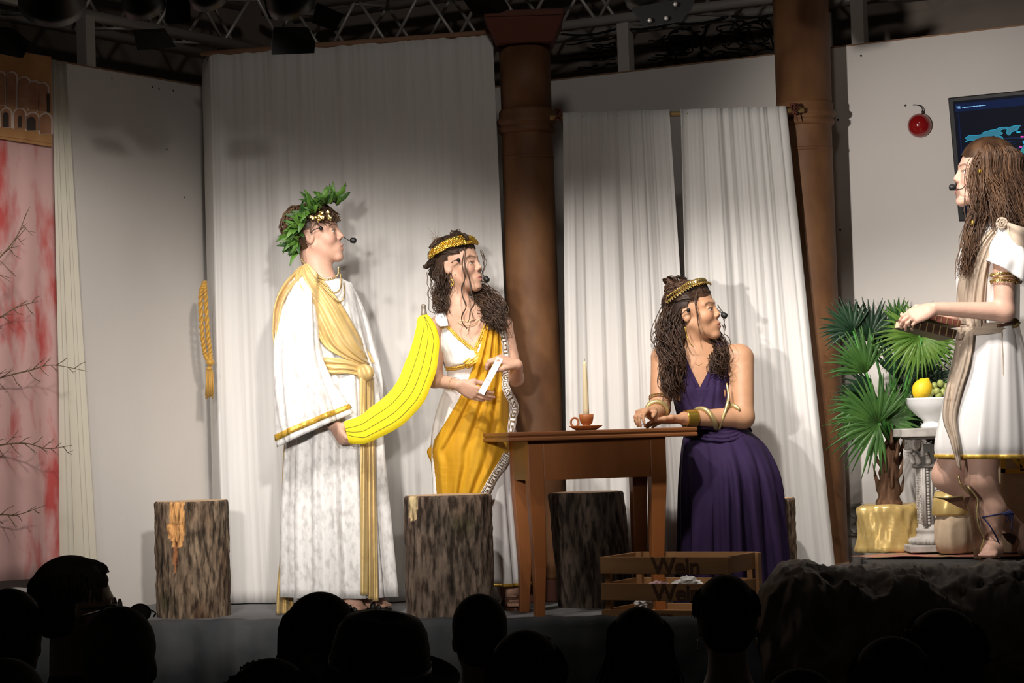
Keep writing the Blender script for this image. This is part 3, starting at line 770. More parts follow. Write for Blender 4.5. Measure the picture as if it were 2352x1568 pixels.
# trunk
tr = cr([pc + V(0, 0, .19), W(2042, 1110, Yp), W(2045, 1050, Yp), W(2050, 1010, Yp)], 14)
mb = MB(); mb.tube(tr, np.linspace(.055, .030, 14) * (1 + .12 * np.sin(np.arange(14) * 2.3)), 14)
for k in range(16):
    a = k * 2.4; p = tr[2 + (k * 10) // 16]; mb.tube([p + .03 * V(math.cos(a), math.sin(a), 0), p + .055 * V(math.cos(a), math.sin(a), .5), p + .07 * V(math.cos(a), math.sin(a), 1.4)], [.012, .009, .001], 5)
mb.build('trunk', M['trunk'], pot)
def fan(hub, R, ang, spread, nb, m, dark, sx=1.0, seed=0, dY=0.0, tilt=.5, bw=.016):
    """fan leaf: hub pixel, blade length in pixels, central direction (degrees, 0 = right, 90 = up), spread"""
    r = np.random.default_rng(seed); H = W(hub[0], hub[1], Yp + dY); L = R / PXM(Yp); mb = MB()
    for k in range(nb):
        a = math.radians(ang + spread * (k / (nb - 1) - .5) + r.normal() * 1.5)
        d = V(math.cos(a) * sx, 0, math.sin(a)); fw = V(0, -1, 0)
        ln = L * (.72 + .28 * math.cos((k / (nb - 1) - .5) * 2.6)) * r.uniform(.92, 1.06)
        side = nrm(np.cross(d, fw)); w = bw * r.uniform(.85, 1.15)
        fold = .006 * (1 if k % 2 else -1)
        pts = []
        for s in (0, .25, .5, .72, .9, 1.0):
            c = H + d * ln * s + fw * (tilt * ln * (s - s * s * .75)) + V(0, 0, -.26 * ln * max(0, s - .45) ** 1.6 * (1.5 if d[2] < .6 else .5))
            ww_ = w * (.25 + s * 1.5 if s < .5 else (1.0 - (s - .5) * 1.9)) ; ww_ = max(ww_, .0006)
            pts.append([c - side * ww_ * .5 + fw * 0, c + fw * (-.004 + fold * s), c + side * ww_ * .5])
        mb.sheet(np.array(pts))
    o = mb.build('fan_leaf', m, pot, solid=.0012)
    return H
def petiole(a, b, m, bend=(0, 0), r=(.008, .005)):
    A = W(a[0], a[1], Yp); B = W(b[0], b[1], Yp + b[2]); mid = (A + B) / 2 + V(bend[0], 0, bend[1])
    mb = MB(); mb.tube(cr([A, mid, B], 12), np.linspace(r[0], r[1], 12), 7); mb.build('petiole', m, pot)
root = (2050, 1030)
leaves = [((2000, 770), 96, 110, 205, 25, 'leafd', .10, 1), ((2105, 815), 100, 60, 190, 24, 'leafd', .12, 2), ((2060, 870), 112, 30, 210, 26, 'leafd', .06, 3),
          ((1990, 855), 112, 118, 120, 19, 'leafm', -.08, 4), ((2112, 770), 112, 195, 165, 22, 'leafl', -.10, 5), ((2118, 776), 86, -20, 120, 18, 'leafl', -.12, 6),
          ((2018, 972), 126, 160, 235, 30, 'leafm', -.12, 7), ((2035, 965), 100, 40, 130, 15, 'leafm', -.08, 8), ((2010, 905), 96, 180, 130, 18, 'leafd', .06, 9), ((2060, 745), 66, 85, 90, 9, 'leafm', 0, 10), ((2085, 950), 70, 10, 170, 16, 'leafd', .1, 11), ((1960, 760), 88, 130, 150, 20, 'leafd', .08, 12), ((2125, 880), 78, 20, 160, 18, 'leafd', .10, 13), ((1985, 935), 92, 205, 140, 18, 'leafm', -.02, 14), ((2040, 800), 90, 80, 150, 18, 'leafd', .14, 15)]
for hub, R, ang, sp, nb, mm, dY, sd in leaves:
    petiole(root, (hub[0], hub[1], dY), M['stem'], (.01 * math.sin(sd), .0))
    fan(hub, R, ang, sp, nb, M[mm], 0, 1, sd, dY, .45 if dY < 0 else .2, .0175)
petiole((2035, 1060), (2015, 960, -.05), M['stem'], (-.01, 0), (.014, .009))

# ------------------------------------------------------------------ pedestal, urn, fruit
M['stone'] = mat('weathered_stone', (.36, .335, .31), .85, col2=(.50, .47, .44), nscale=22, detail=5, bump=.2)
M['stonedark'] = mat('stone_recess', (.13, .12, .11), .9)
M['porcelain'] = mat('white_porcelain', (.74, .74, .74), .18, spec=.6)
M['lemon'] = mat('lemon_peel', (.78, .52, .02), .45, bump=.35, bscale=120); M['grape'] = mat('green_grape', (.28, .33, .09), .3, sss=.2, col2=(.36, .40, .13), nscale=20)
Yd = 9.72; s_ = 1 / PXM(Yd)
pb = W(2158, 1262, Yd); pz = PZ + .014; px0 = pb[0]
ped = thing('pedestal', (px0, Yd, pz), 'ornate grey stone pedestal with scrolled capital and vine relief', 'pedestal')
def sqb(name, w, z0, z1, m, w2=None, bev=.004):
    h = w / 2; h2 = (w2 or w) / 2; mb = MB()
    mb.hexa([V(px0 + a * h, Yd + b * h, pz + z0) for a, b in ((-1, -1), (1, -1), (1, 1), (-1, 1))], [V(px0 + a * h2, Yd + b * h2, pz + z1) for a, b in ((-1, -1), (1, -1), (1, 1), (-1, 1))])
    return mb.build(name, m, ped, smooth=False, bevel=bev)
Hp = (1262 - 982) * s_; 
sqb('base_slab', .30, 0, .028, M['stone'])
MB().lathe((px0, Yd, pz + .028), [(.112, 0), (.122, .008), (.124, .018), (.112, .028), (.098, .034), (.092, .05), (.098, .056), (.098, .066), (.088, .07), (.086, .086)], 32).build('base_moulding', M['stone'], ped)
mb = MB()
for k in range(22):
    a = 2 * math.pi * k / 22; mb.ball((px0 + .118 * math.cos(a), Yd + .118 * math.sin(a), pz + .042), (.015, .015, .014), 8, 6)
mb.build('egg_moulding', M['stone'], ped)
zs0, zs1 = .114, Hp - .170
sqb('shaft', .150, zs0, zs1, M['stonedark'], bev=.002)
hw = .150 / 2
for fx, fy in ((0, -1), (-1, 0), (1, 0), (0, 1)):
    ax = V(fy != 0, fx != 0, 0) * 1.0; nn = V(fx, fy, 0) * 1.0
    o0 = V(px0, Yd, pz) + nn * hw; mb = MB()
    for e in (-.068, -.037, .037, .068): mb.tube([o0 + ax * e + V(0, 0, zs0), o0 + ax * e + V(0, 0, zs1)], .0065 if abs(e) > .05 else .0045, 6)
    nco = 5
    for k in range(nco):
        zc = zs0 + (zs1 - zs0) * (k + .5) / nco; t = np.linspace(0, 4.6 * math.pi, 40); sg = 1 if k % 2 else -1
        rad = .027 * (1 - t / t.max() * .85)
        mb.tube(o0 + ax[None, :] * (sg * rad * np.cos(t))[:, None] + V(0, 0, zc)[None, :] + V(0, 0, 1)[None, :] * (rad * np.sin(t))[:, None] * .95 + nn * .002, .0042, 6)
        for q in range(4): mb.ball(o0 + ax * .020 * math.cos(q * 1.57 + .7) * 1.3 + V(0, 0, zc + .026 * math.sin(q * 1.57 + .7)) + nn * .001, (.006, .006, .008), 7, 5)
        for sx_ in (-.053, .053):
            for q in range(4): mb.ball(o0 + ax * sx_ + V(0, 0, zc + (q - 1.5) * .013), (.0065, .005, .006), 6, 5)
    mb.build('vine_relief', M['stone'], ped)
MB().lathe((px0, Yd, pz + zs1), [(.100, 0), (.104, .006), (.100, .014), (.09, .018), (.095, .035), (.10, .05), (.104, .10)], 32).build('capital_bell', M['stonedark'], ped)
mb = MB()
for k in range(12):
    a = 2 * math.pi * k / 12; d = V(math.cos(a), math.sin(a), 0)
    mb.tube(cr([V(px0, Yd, pz + zs1 + .018) + d * .095, V(px0, Yd, pz + zs1 + .045) + d * .104, V(px0, Yd, pz + zs1 + .062) + d * .118, V(px0, Yd, pz + zs1 + .056) + d * .124], 10), np.array([.012, .014, .012, .010, .009, .008, .008, .008, .008, .009]), 7)
mb.build('acanthus_leaf_ring', M['stone'], ped)
for sx_, sy_ in ((-1, -1), (1, -1), (-1, 1), (1, 1)):
    d = nrm(V(sx_, sy_, 0)); c = V(px0, Yd, pz + zs1 + .105) + d * .150; t = np.linspace(0, 4 * math.pi, 40); rad = .026 * (1 - t / t.max() * .8)
    mb = MB(); mb.tube(c + d[None] * (rad * np.cos(t + 1.5))[:, None] + V(0, 0, 1)[None] * (rad * np.sin(t + 1.5))[:, None], .0095, 8)
    mb.tube(cr([c - d * .05 + V(0, 0, -.055), c - d * .045, c + V(0, 0, .026)], 10), .009, 7); mb.build('volute', M['stone'], ped)
for fx, fy in ((0, -1), (-1, 0), (1, 0), (0, 1)):
    mb = MB()
    for q in range(5): mb.ball(V(px0, Yd, pz + zs1 + .11) + V(fx, fy, 0) * .105 + V(fy, fx, 0) * .014 * math.cos(q * 1.256) + V(0, 0, .014 * math.sin(q * 1.256)), .011, 8, 6)
    mb.build('rosette', M['stone'], ped)
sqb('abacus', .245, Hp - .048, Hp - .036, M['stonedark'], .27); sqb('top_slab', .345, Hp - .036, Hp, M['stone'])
uz = pz + Hp
urn = tag(MB().lathe((px0, Yd, uz), [(.058, 0), (.062, .004), (.060, .012), (.050, .022), (.052, .034), (.082, .058), (.108, .085), (.120, .108), (.123, .122), (.126, .128), (.121, .130), (.112, .122), (.10, .095), (.06, .06), (.005, .052)], 48, caps=False).build('fruit_bowl', M['porcelain'], base=(px0, Yd, uz)), 'white porcelain footed bowl on the stone pedestal', 'bowl')
lc = W(2118, 894, Yd - .03)
mb = MB(); Rl = frame_z(V(.45, -.1, .8))
mb.lathe(lc - Rl[:, 2] * .05, [(.002, -.004), (.010, .001), (.022, .008), (.036, .024), (.043, .045), (.040, .068), (.028, .088), (.012, .098), (.006, .104), (.001, .106)], 28, axis=Rl[:, 2]); tag(mb.build('lemon', M['lemon']), 'bright yellow lemon lying in the white bowl', 'lemon')
gr = thing('grape_bunch', tuple(W(2160, 910, Yd)), 'bunch of green grapes beside the lemon in the bowl', 'grapes')
rg = np.random.default_rng(4)
for k, (gx, gy) in enumerate(((2146, 886), (2160, 880), (2172, 888), (2152, 898), (2166, 900), (2140, 900), (2178, 902), (2156, 908), (2188, 894), (2192, 908), (2176, 912), (2134, 908))):
    mb = MB(); mb.ball(W(gx, gy, Yd - .05 + .035 * rg.random()), (.0145, .0145, .0165), 12, 9); mb.build('grape', M['grape'], gr)
mb = MB(); mb.tube(cr([W(2160, 900, Yd), W(2168, 880, Yd), W(2178, 872, Yd)], 8), .002, 5); mb.build('grape_stem', M['stem'], gr)

# beige draped block with gold pattern behind the woman at the right
M['beige'] = mat('beige_linen', (.50, .375, .255), .9, col2=(.55, .42, .29), nscale=40, bump=.15, bscale=120)
M['goldprint'] = mat('gold_pattern', (.62, .36, .03), .5)
Yx = 9.42; bx0 = W(2296, 1270, Yx)[0]; bz1 = W(2300, 1030, Yx)[2]
blk = thing('draped_block', (bx0 + .35, Yx + .15, PZ + .012), 'beige linen draped block with a golden square pattern behind the walking woman', 'block')
rings = []
for z in np.linspace(PZ + .012, bz1, 14):
    t = np.linspace(0, 2 * math.pi, 90, endpoint=False); sq_ = (np.abs(np.cos(t)) ** 6 + np.abs(np.sin(t)) ** 6) ** (-1 / 6)
    f_ = 1 + .012 * np.sin(9 * t + 2) * (bz1 - z) / .4
    rings.append(np.stack([bx0 + .35 + .35 * sq_ * np.cos(t) * f_, Yx + .15 + .15 * sq_ * np.sin(t) * f_, np.full(90, z)], 1))
mb = MB(); mb.loft(rings, caps=True); mb.build('linen_cover', M['beige'], blk, smooth='auto')
mb = MB(); yq = Yx - .008
def gp(x0, y0, x1, y1): 
    P = [W(x0, y1, yq), W(x1, y1, yq), W(x1, y0, yq), W(x0, y0, yq)]; mb.prism(P, (0, .004, 0))
gp(2299, 1048, 2309, 1086); gp(2299, 1076, 2420, 1087); gp(2299, 1040, 2420, 1049); 
mb.prism([W(2318, 1049, yq), W(2330, 1049, yq), W(2350, 1072, yq), W(2343, 1077, yq)][::-1], (0, .004, 0)); gp(2343, 1040, 2356, 1080)
mb.build('golden_square', M['goldprint'], blk, smooth=False)
# sack-like beige bundle with gold band near the pedestal
sb = W(2195, 1270, 9.50); sack = thing('linen_bundle', (sb[0], 9.5, PZ + .012), 'beige linen bundle with a gold cloth band beside the pedestal', 'bundle')
t = np.linspace(0, 2 * math.pi, 72, endpoint=False); rings = []
for py, hw_ in ((1272, 32), (1266, 42), (1240, 48), (1205, 44), (1175, 36), (1160, 30), (1150, 10)):
    z = max(W(2195, py, 9.5)[2], PZ + .012); r_ = hw_ / PXM(9.5) * (1 + .05 * np.sin(5 * t + py) + .03 * np.sin(9 * t))
    rings.append(np.stack([sb[0] + r_ * np.cos(t), 9.5 + .8 * r_ * np.sin(t), np.full(72, z)], 1))
mb = MB(); mb.loft(rings, caps=True); mb.build('linen', M['beige'], sack)
mb = MB(); rb = []
for py, hw_ in ((1182, 41), (1178, 43), (1150, 41), (1128, 36)):
    r_ = hw_ / PXM(9.5) * (1 + .04 * np.sin(6 * t + py * .05)); rb.append(np.stack([sb[0] - .01 + r_ * np.cos(t), 9.5 + .8 * r_ * np.sin(t), np.full(72, W(2190, py, 9.5)[2])], 1))
mb.loft(rb); mb.build('gold_band', M['goldcloth'], sack, solid=.003)

# ------------------------------------------------------------------ things on the right wall
M['bellred'] = mat('red_enamel', (.28, .008, .010), .16, coat=.5, spec=.6)
bc = onR(2116, 289, 0)
bell = thing('alarm_bell', tuple(bc), 'round red alarm bell with a short cable on the right board wall', 'bell')
MB().lathe(bc, [(.050, 0), (.054, .010), (.055, .022), (.052, .038), (.042, .056), (.026, .068), (.008, .073), (.001, .0735)], 40, axis=NR3).build('gong', M['bellred'], bell)
MB().lathe(bc, [(.040, -.0), (.040, .012)], 32, axis=NR3).build('back_plate', M['black'], bell)
mb = MB(); mb.tube(cr([onR(2119, 262, .02), onR(2119, 252, .025), onR(2115, 244, .02), onR(2105, 241, .012), onR(2097, 241, .001)], 20), .0022, 6); mb.tube([onR(2119, 264, .02), onR(2119, 254, .022)], .0045, 8); mb.build('cable', M['black'], bell)
for (sx_, sy_) in ((2080, 242), (1925, 275), (1978, 128), (1930, 527)):
    p = onR(sx_, sy_, 0); tag(MB().lathe(p, [(.005, 0), (.005, .002), (.003, .003)], 10, axis=NR3).build('screw', M['black']), 'tiny dark screw head in the right board wall', 'screw', 'screws in the right wall')
for (sx_, sy_) in ((257, 180), (350, 200), (365, 204), (398, 208), (383, 343), (423, 453)):
    p = onL(sx_, sy_, 0); tag(MB().lathe(p, [(.004, 0), (.004, .0015), (.002, .002)], 10, axis=NL3).build('screw', M['black']), 'tiny dark screw head in the left board wall', 'screw', 'screws in the left wall')
so = onR(1966, 1193, 0); sk = thing('power_socket', tuple(so), 'pale round power socket low on the right board wall', 'socket')
Rr = np.stack([np.append(dr, 0), V(0, 0, 1), NR3], 1)
M['plastic'] = mat('socket_plastic', (.42, .40, .37), .5)
mb = MB(); mb.box(so + NR3 * .005, (.085, .15, .010), Rr); mb.build('frame', M['plastic'], sk, smooth=False, bevel=.004)
for dz in (-.036, .036): MB().lathe(so + V(0, 0, dz) + NR3 * .010, [(.028, 0), (.028, .003), (.022, .003), (.021, -.002)], 24, axis=NR3).build('socket_cup', M['plastic'], sk)

# screen ------------------------------------------------------------------
M['bezel'] = mat('black_bezel', (.012, .012, .013), .35); M['screen'] = mat('screen_night', (.0008, .0016, .006), .45, emit=1.0, spec=.08)
M['scrbar'] = mat('screen_blue_bar', (.001, .006, .03), .45, emit=1.0, spec=.08); M['land'] = mat('screen_land', (.004, .10, .16), .3, emit=1.0); M['coast'] = mat('screen_coast', (.01, .28, .42), .3, emit=1.0)
M['landg'] = mat('screen_land_green', (.005, .14, .14), .3, emit=1.0); M['scrtxt'] = mat('screen_text', (.25, .55, .95), .3, emit=1.0); M['scrpink'] = mat('screen_pink', (.5, .03, .32), .3, emit=1.0); M['scrline'] = mat('screen_line', (.006, .035, .12), .3, emit=1.0)
tvw, tvh = .96, .555
tl = onR(2177, 225, .10)
xa = np.append(dr, 0); up = nrm(V(0, 0, 1) + NR3 * .155 ); na = nrm(np.cross(xa, up)); 
if na @ NR3 < 0: na = -na
tv = thing('wall_screen', tuple(tl + xa * tvw / 2 - up * tvh), 'black-framed wall screen showing a glowing blue world map', 'screen')
Rt = np.stack([xa, -na, up], 1)
def sp(x, y, e=0.0): return tl + xa * x - up * y + na * e         # metres from the top-left corner
mb = MB(); mb.box(sp(tvw / 2, tvh / 2, -.022), (tvw, .044, tvh), Rt); mb.build('casing', M['bezel'], tv, smooth=False, bevel=.004)
def srect(name, x0, y0, x1, y1, e, m, par=tv):
    mb = MB(); mb.prism([sp(x0, y1, e), sp(x1, y1, e), sp(x1, y0, e), sp(x0, y0, e)], na * .0006); return mb.build(name, m, par, smooth=False)
pan = srect('display', .022, .018, tvw - .022, tvh - .03, .0003, M['screen'])
srect('blue_header', .030, .030, tvw - .022, .066, .0012, M['scrbar'], pan); srect('blue_side', .040, .072, .046, .5, .0012, M['scrbar'], pan)
mb = MB(); mb.box(sp(tvw / 2, tvh / 2, -.075), (.3, .07, .2), Rt); mb.build('wall_bracket', M['bezel'], tv, smooth=False)
cu = bpy.data.curves.new('header_text', 'FONT'); cu.body = 'T02'; cu.size = .018; cu.offset = .0004
to = bpy.data.objects.new('header_source', cu); COL.objects.link(to); bpy.context.view_layer.update()
me = bpy.data.meshes.new_from_object(to.evaluated_get(bpy.context.evaluated_depsgraph_get())); bpy.data.objects.remove(to)
mb = MB(); mb.add([sp(.036 + v.co[0] * .66, .052 - v.co[1] * .8, .0024) for v in me.vertices], [tuple(p.vertices) for p in me.polygons])
for q in range(16): mb.prism([sp(.064 + q * .0068 + a, .050 + b, .0024) for a, b in ((0, 0), (.0052, 0), (.0052, -.0026), (0, -.0026))], na * .0003)
mb.build('header_text', M['scrtxt'], pan, smooth=False)
# continents in pixels of the zoomed photograph (9.80 px per photo px), mapped onto the display plane
def spz(x, y, e): return rayplane(2160 + x / 9.80, 190 + y / 9.80, tl + na * e, na)
na_out = [(565, 1240), (640, 1185), (820, 1180), (930, 1165), (940, 1130), (1010, 1100), (1130, 1070), (1240, 1050), (1330, 1010), (1490, 995), (1500, 1040), (1390, 1050), (1330, 1090), (1410, 1135), (1370, 1170), (1280, 1180), (1380, 1210), (1440, 1290), (1360, 1340), (1290, 1380), (1200, 1400), (860, 1400), (850, 1360), (800, 1290), (690, 1290), (620, 1310), (540, 1340), (600, 1295)]
gl_out = [(1490, 1000), (1560, 1000), (1680, 965), (1820, 955), (1760, 1010), (1740, 1060), (1600, 1110), (1570, 1170), (1540, 1180), (1490, 1140), (1500, 1060)]
eu_out = [(1870, 1420), (1905, 1380), (1980, 1340), (2100, 1300), (2300, 1250), (2500, 1300), (2500, 1600), (2200, 1640), (1900, 1600), (1810, 1540)]
uk_out = [(1855, 1310), (1885, 1300), (1890, 1360), (1862, 1375)]; is_out = [(1710, 1105), (1760, 1095), (1805, 1105), (1790, 1125), (1730, 1130)]
for o_, m_, nm in ((na_out, M['land'], 'continent'), (gl_out, M['land'], 'continent'), (eu_out, M['landg'], 'continent'), (uk_out, M['coast'], 'island'), (is_out, M['coast'], 'island')):
    mb = MB(); mb.prism([spz(x, y, .0014) for x, y in o_][::-1], na * .0004); c_ = mb.build(nm, m_, pan, smooth=False)
    mb = MB(); P = [spz(x, y, .0022) for x, y in o_]; mb.tube(P + [P[0]], .0011, 5); mb.build('coastline', M['coast'], pan)
mb = MB(); mb.prism([spz(x, y, .0026) for x, y in ((1130, 1215), (1190, 1190), (1250, 1210), (1240, 1265), (1210, 1285), (1150, 1255))][::-1], na * .0003); mb.build('bay', M['screen'], pan, smooth=False)
mb = MB()
for q in range(26):
    x, y = rg.uniform(830, 1380), rg.uniform(1190, 1390); mb.ball(spz(x, y, .0024), .0010, 6, 4)
mb.build('city_light', mat('screen_city', (.15, .6, .45), .3, emit=1.0), pan)
for (a, b, c_) in (((1440, 1255), (1650, 1240), (1880, 1250)), ((1450, 1330), (1650, 1310), (1880, 1310)), ((1330, 1425), (1500, 1395), (1700, 1370)), ((1440, 1470), (1650, 1475), (1880, 1440)), ((1450, 1500), (1700, 1480), (2000, 1460))):
    mb = MB(); mb.tube(cr([spz(*a, .0022), spz(*b, .0022), spz(*c_, .0022)], 10), .0009, 5); mb.build('route_line', M['scrline'], pan)
for x, y in ((1840, 1215), (1805, 1445)):
    mb = MB(); mb.prism([spz(x + a, y + b, .0024) for a, b in ((-35, -18), (35, -18), (35, 18), (-35, 18))][::-1], na * .0004); mb.build('pink_marker', M['scrpink'], pan, smooth=False)

# ------------------------------------------------------------------ mural lines on the dark upper wall
M['muralink'] = mat('mural_ink', (.006, .005, .005), .9)
A2 = V(c2[0], c2[1], 0)
def onU(px, py, off=.004): return rayplane(px, py, A2 + NR3 * off, NR3)
mb = MB(); rm = np.random.default_rng(21)
for k in range(46):
    x0 = rm.uniform(1275, 1400) if k < 24 else rm.uniform(1460, 1540); y0 = rm.uniform(88, 172); L = rm.uniform(25, 110)
    if k < 24: L = min(L, 1415 - x0)
    t = np.linspace(0, 1, 10); mb.tube([onU(x0 + L * q, y0 - .11 * L * q + 1.5 * math.sin(q * 9 + k)) for q in t], .003, 4)
for k in range(60):
    cx0, cy0 = rm.uniform(1545, 1780), rm.uniform(45, 150); r0 = rm.uniform(8, 26); a0 = rm.uniform(0, 6.28); aw = rm.uniform(2, 5); e = rm.uniform(.35, .8)
    t = np.linspace(0, 1, 14); mb.tube([onU(cx0 + r0 * math.cos(a0 + aw * q) * 1.3, cy0 + r0 * e * math.sin(a0 + aw * q)) for q in t], .0035, 4)
for pts in (((1550, 165), (1553, 130), (1530, 105), (1548, 122), (1560, 85)), ((1615, 150), (1612, 110), (1600, 75), (1614, 95), (1625, 50)), ((1720, 60), (1730, 95), (1755, 105), (1775, 115)), ((1750, 30), (1752, 60), (1770, 85), (1778, 110))):
    mb.tube(cr([onU(*p) for p in pts], 24), .005, 5)
o = mb.build('mural_drawing', M['muralink']); o['kind'] = 'stuff'; o.parent = uw; o.matrix_parent_inverse = uw.matrix_basis.inverted()
if 'label' in o: del o['label']

# ------------------------------------------------------------------ trusses
def truss(plane, p0, p1, z, offs, label, nd, ext):
    a = plane(p0, 60, offs[0]); b = plane(p1, 60, offs[0]); d = nrm(V(b[0] - a[0], b[1] - a[1], 0)); n = NL3 if plane is onL else NR3
    a = V(a[0], a[1], z) - d * ext[0]; b = V(b[0], b[1], z) + d * ext[1]; Lt = np.linalg.norm(b - a); w = offs[0] - offs[1]; hgt = .29
    t = thing('lighting_truss', tuple((a + b) / 2), label, 'truss', 'trusses over the stage')
    c = [(0, 0), (-w, 0), (0, hgt), (-w, hgt)]
    for o_, h_ in c: mb = MB(); mb.tube([a + n * o_ + V(0, 0, h_), b + n * o_ + V(0, 0, h_)], .026, 14); mb.build('chord', M['metal'], t)
    for k in range(nd):
        s0, s1 = Lt * k / nd, Lt * (k + 1) / nd
        for (o0, h0), (o1, h1) in ((c[0], c[2]), (c[1], c[3]), (c[0], c[1]), (c[2], c[3])):
            q0 = a + d * s0 + n * o0 + V(0, 0, h0); q1 = a + d * s1 + n * o1 + V(0, 0, h1); m_ = a + d * (s0 + s1) / 2
            P = [a + d * s0 + n * o0 + V(0, 0, h0), m_ + n * o1 + V(0, 0, h1), a + d * s1 + n * o0 + V(0, 0, h0)]
            mb = MB(); mb.tube(P[:2], .009, 8); mb.tube(P[1:], .009, 8); mb.build('brace', M['metal'], t)
    return t
truss(onR, 640, 2300, 2.765, (-.05, -.34), 'aluminium truss running above the curtains and both brown columns', 13, (.1, 1.2))
truss(onL, 60, 560, 2.745, (-.05, -.34), 'aluminium truss running above the left board wall', 6, (1.2, .35))
# cable hanging from the right truss
mb = MB(); 
for s0 in (1290, 1420, 1540, 1680):
    P = [onR(s0 + 130 * q, (70 - .105 * (s0 - 1290)) - 13.6 * q + 24 * 4 * q * (1 - q) * .35 + 8, -.02) for q in np.linspace(0, 1, 14)]; mb.tube(P, .006, 6)
tag(mb.build('power_cable', M['black']), 'black power cable looped along the truss above the columns', 'cable')

# ------------------------------------------------------------------ stage spotlights hanging in front (unlit silhouettes)
M['lamp'] = mat('matt_black_lamp', (.004, .004, .004), .45); M['lens'] = mat('lamp_lens', (.012, .013, .016), .15)
def lamp(name, cpx, r_px, Y, aim, ln, flaps, label, extra=(), power=0.0, size=64):
    c = W(cpx[0], cpx[1], Y); r_ = r_px / PXM(Y); ax = nrm(np.asarray(aim, float) - c); t = thing(name, tuple(c), label, 'spotlight', 'spotlights over the stage')
    MB().lathe(c, [(r_ * .55, -ln), (r_ * .8, -ln * .92), (r_ * .85, -ln * .3), (r_, -.02), (r_, .02), (r_ * .93, .02), (r_ * .93, -.01)], 32, axis=ax, caps=False).build('housing', M['lamp'], t)
    MB().lathe(c, [(r_ * .93, 0), (r_ * .6, .008), (.001, .012)], 32, axis=ax, caps=False).build('lens', M['lens'], t)
    s = nrm(np.cross(ax, V(0, 0, 1))) * r_ * 1.12; cc_ = c - ax * ln * .45
    mb = MB(); mb.tube([cc_ + s, cc_ + s + V(0, 0, r_ * 1.4), cc_ - s + V(0, 0, r_ * 1.4), cc_ - s], .010, 6); mb.tube([cc_ + V(0, 0, r_ * 1.4), cc_ + V(0, 0, r_ * 1.4 + .2)], .012, 8); mb.build('yoke', M['lamp'], t)
    for q in flaps:
        P = [W(x, y, Y + dy) for x, y, dy in q]; mb = MB(); nn = nrm(np.cross(P[1] - P[0], P[2] - P[0])); mb.prism(P, nn * .003); mb.build('barn_door', M['lamp'], t, smooth=False)
    for (x, y) in extra: MB().lathe(W(x, y, Y - .14), [(.009, 0), (.009, .006), (.005, .009)], 6, axis=(0, -1, 0)).build('bolt', M['metal'], t)
    if power:      # the lamp's own beam, from just in front of its lens
        spot('spotlight_beam', tuple(c + ax * .035), tuple(np.asarray(aim, float)), power, size, 1.0, WARM, .045)
    return t
Yl = 8.40
lamp('stage_spotlight', (120, 0), 78, Yl, (-2.0, 9.9, 1.3), .28, [[(-10, 62, 0), (30, 66, 0), (70, 98, .05), (52, 134, .10), (-30, 118, .10)]], 'large round black spotlight hanging above the painted frieze', power=60)
lamp('stage_spotlight', (330, 8), 50, Yl, (-1.0, 10.4, .55), .25, [[(305, 70, 0), (378, 66, 0), (404, 108, .08), (316, 116, .08)], [(384, -20, 0), (436, -20, 0), (438, 52, .06), (378, 56, .06)]], 'black spotlight with two barn doors over the left board wall', power=70)
lamp('stage_spotlight', (478, -12), 46, Yl - .28, (-.60, 10.4, .50), .25, [], 'small bare black spotlight between two barn-door lamps', power=62)
lamp('stage_spotlight', (668, 5), 56, Yl, (-.10, 10.2, .45), .25, [[(628, 64, 0), (708, 64, 0), (724, 98, .05), (722, 122, .08), (624, 126, .08), (622, 98, .05)], [(728, 6, 0), (790, 34, .05), (770, 72, .08), (716, 52, .03)], [(600, -20, 0), (640, -20, 0), (652, 42, .04), (618, 44, .04)]], 'black spotlight with flaps open above the wide white curtain', power=95)
lamp('stage_spotlight', (1110, -48), 50, Yl, (.60, 10.1, .40), .22, [[(1058, -10, 0), (1152, -10, 0), (1171, 20, .05), (1150, 30, .06), (1086, 33, .06)]], 'black spotlight whose lower flap shows beside the column capital', power=145)
lamp('stage_spotlight', (1490, -16), 58, Yl, (1.30, 9.9, .45), .22, [[(1448, 18, -.12), (1600, -10, -.12), (1588, 22, -.12), (1560, 50, -.12), (1480, 62, -.12)]], 'black spotlight on a bolted bracket at the truss between the columns', extra=((1492, 47), (1530, 42), (1551, 10)), power=150)
lamp('stage_spotlight', (1780, -120), 50, 8.2, (2.0, 9.6, .55), .22, [], 'black spotlight above the thick column, over the frame of the stage', power=130)
lamp('stage_spotlight', (2200, -140), 50, 8.1, (2.5, 9.5, .7), .22, [], 'added black spotlight above the wall screen, out of view', power=90)  # unseen lamp added to light the right side
# ------------------------------------------------------------------ people: shared builders
M['skin'] = mat('skin', (1, 1, 1), .5, tint=True, sss=.12, col2=(.93, .92, .91), nscale=40, spec=.35)
M['eyes'] = mat('eye', (1, 1, 1), .15, tint=True)
def hairmat(name, c1, c2):
    return mat(name, c1, .42, col2=c2, nscale=22, detail=3, stretch=(1, 1, .35), tint=True, spec=.3)

def hframe(fwd, up=(0, 0, 1)):
    x = nrm(fwd); u = nrm(up); y = nrm(np.cross(u, x)); z = np.cross(x, y)
    return np.stack([x, y, z], 1)              # columns: forward, left, up

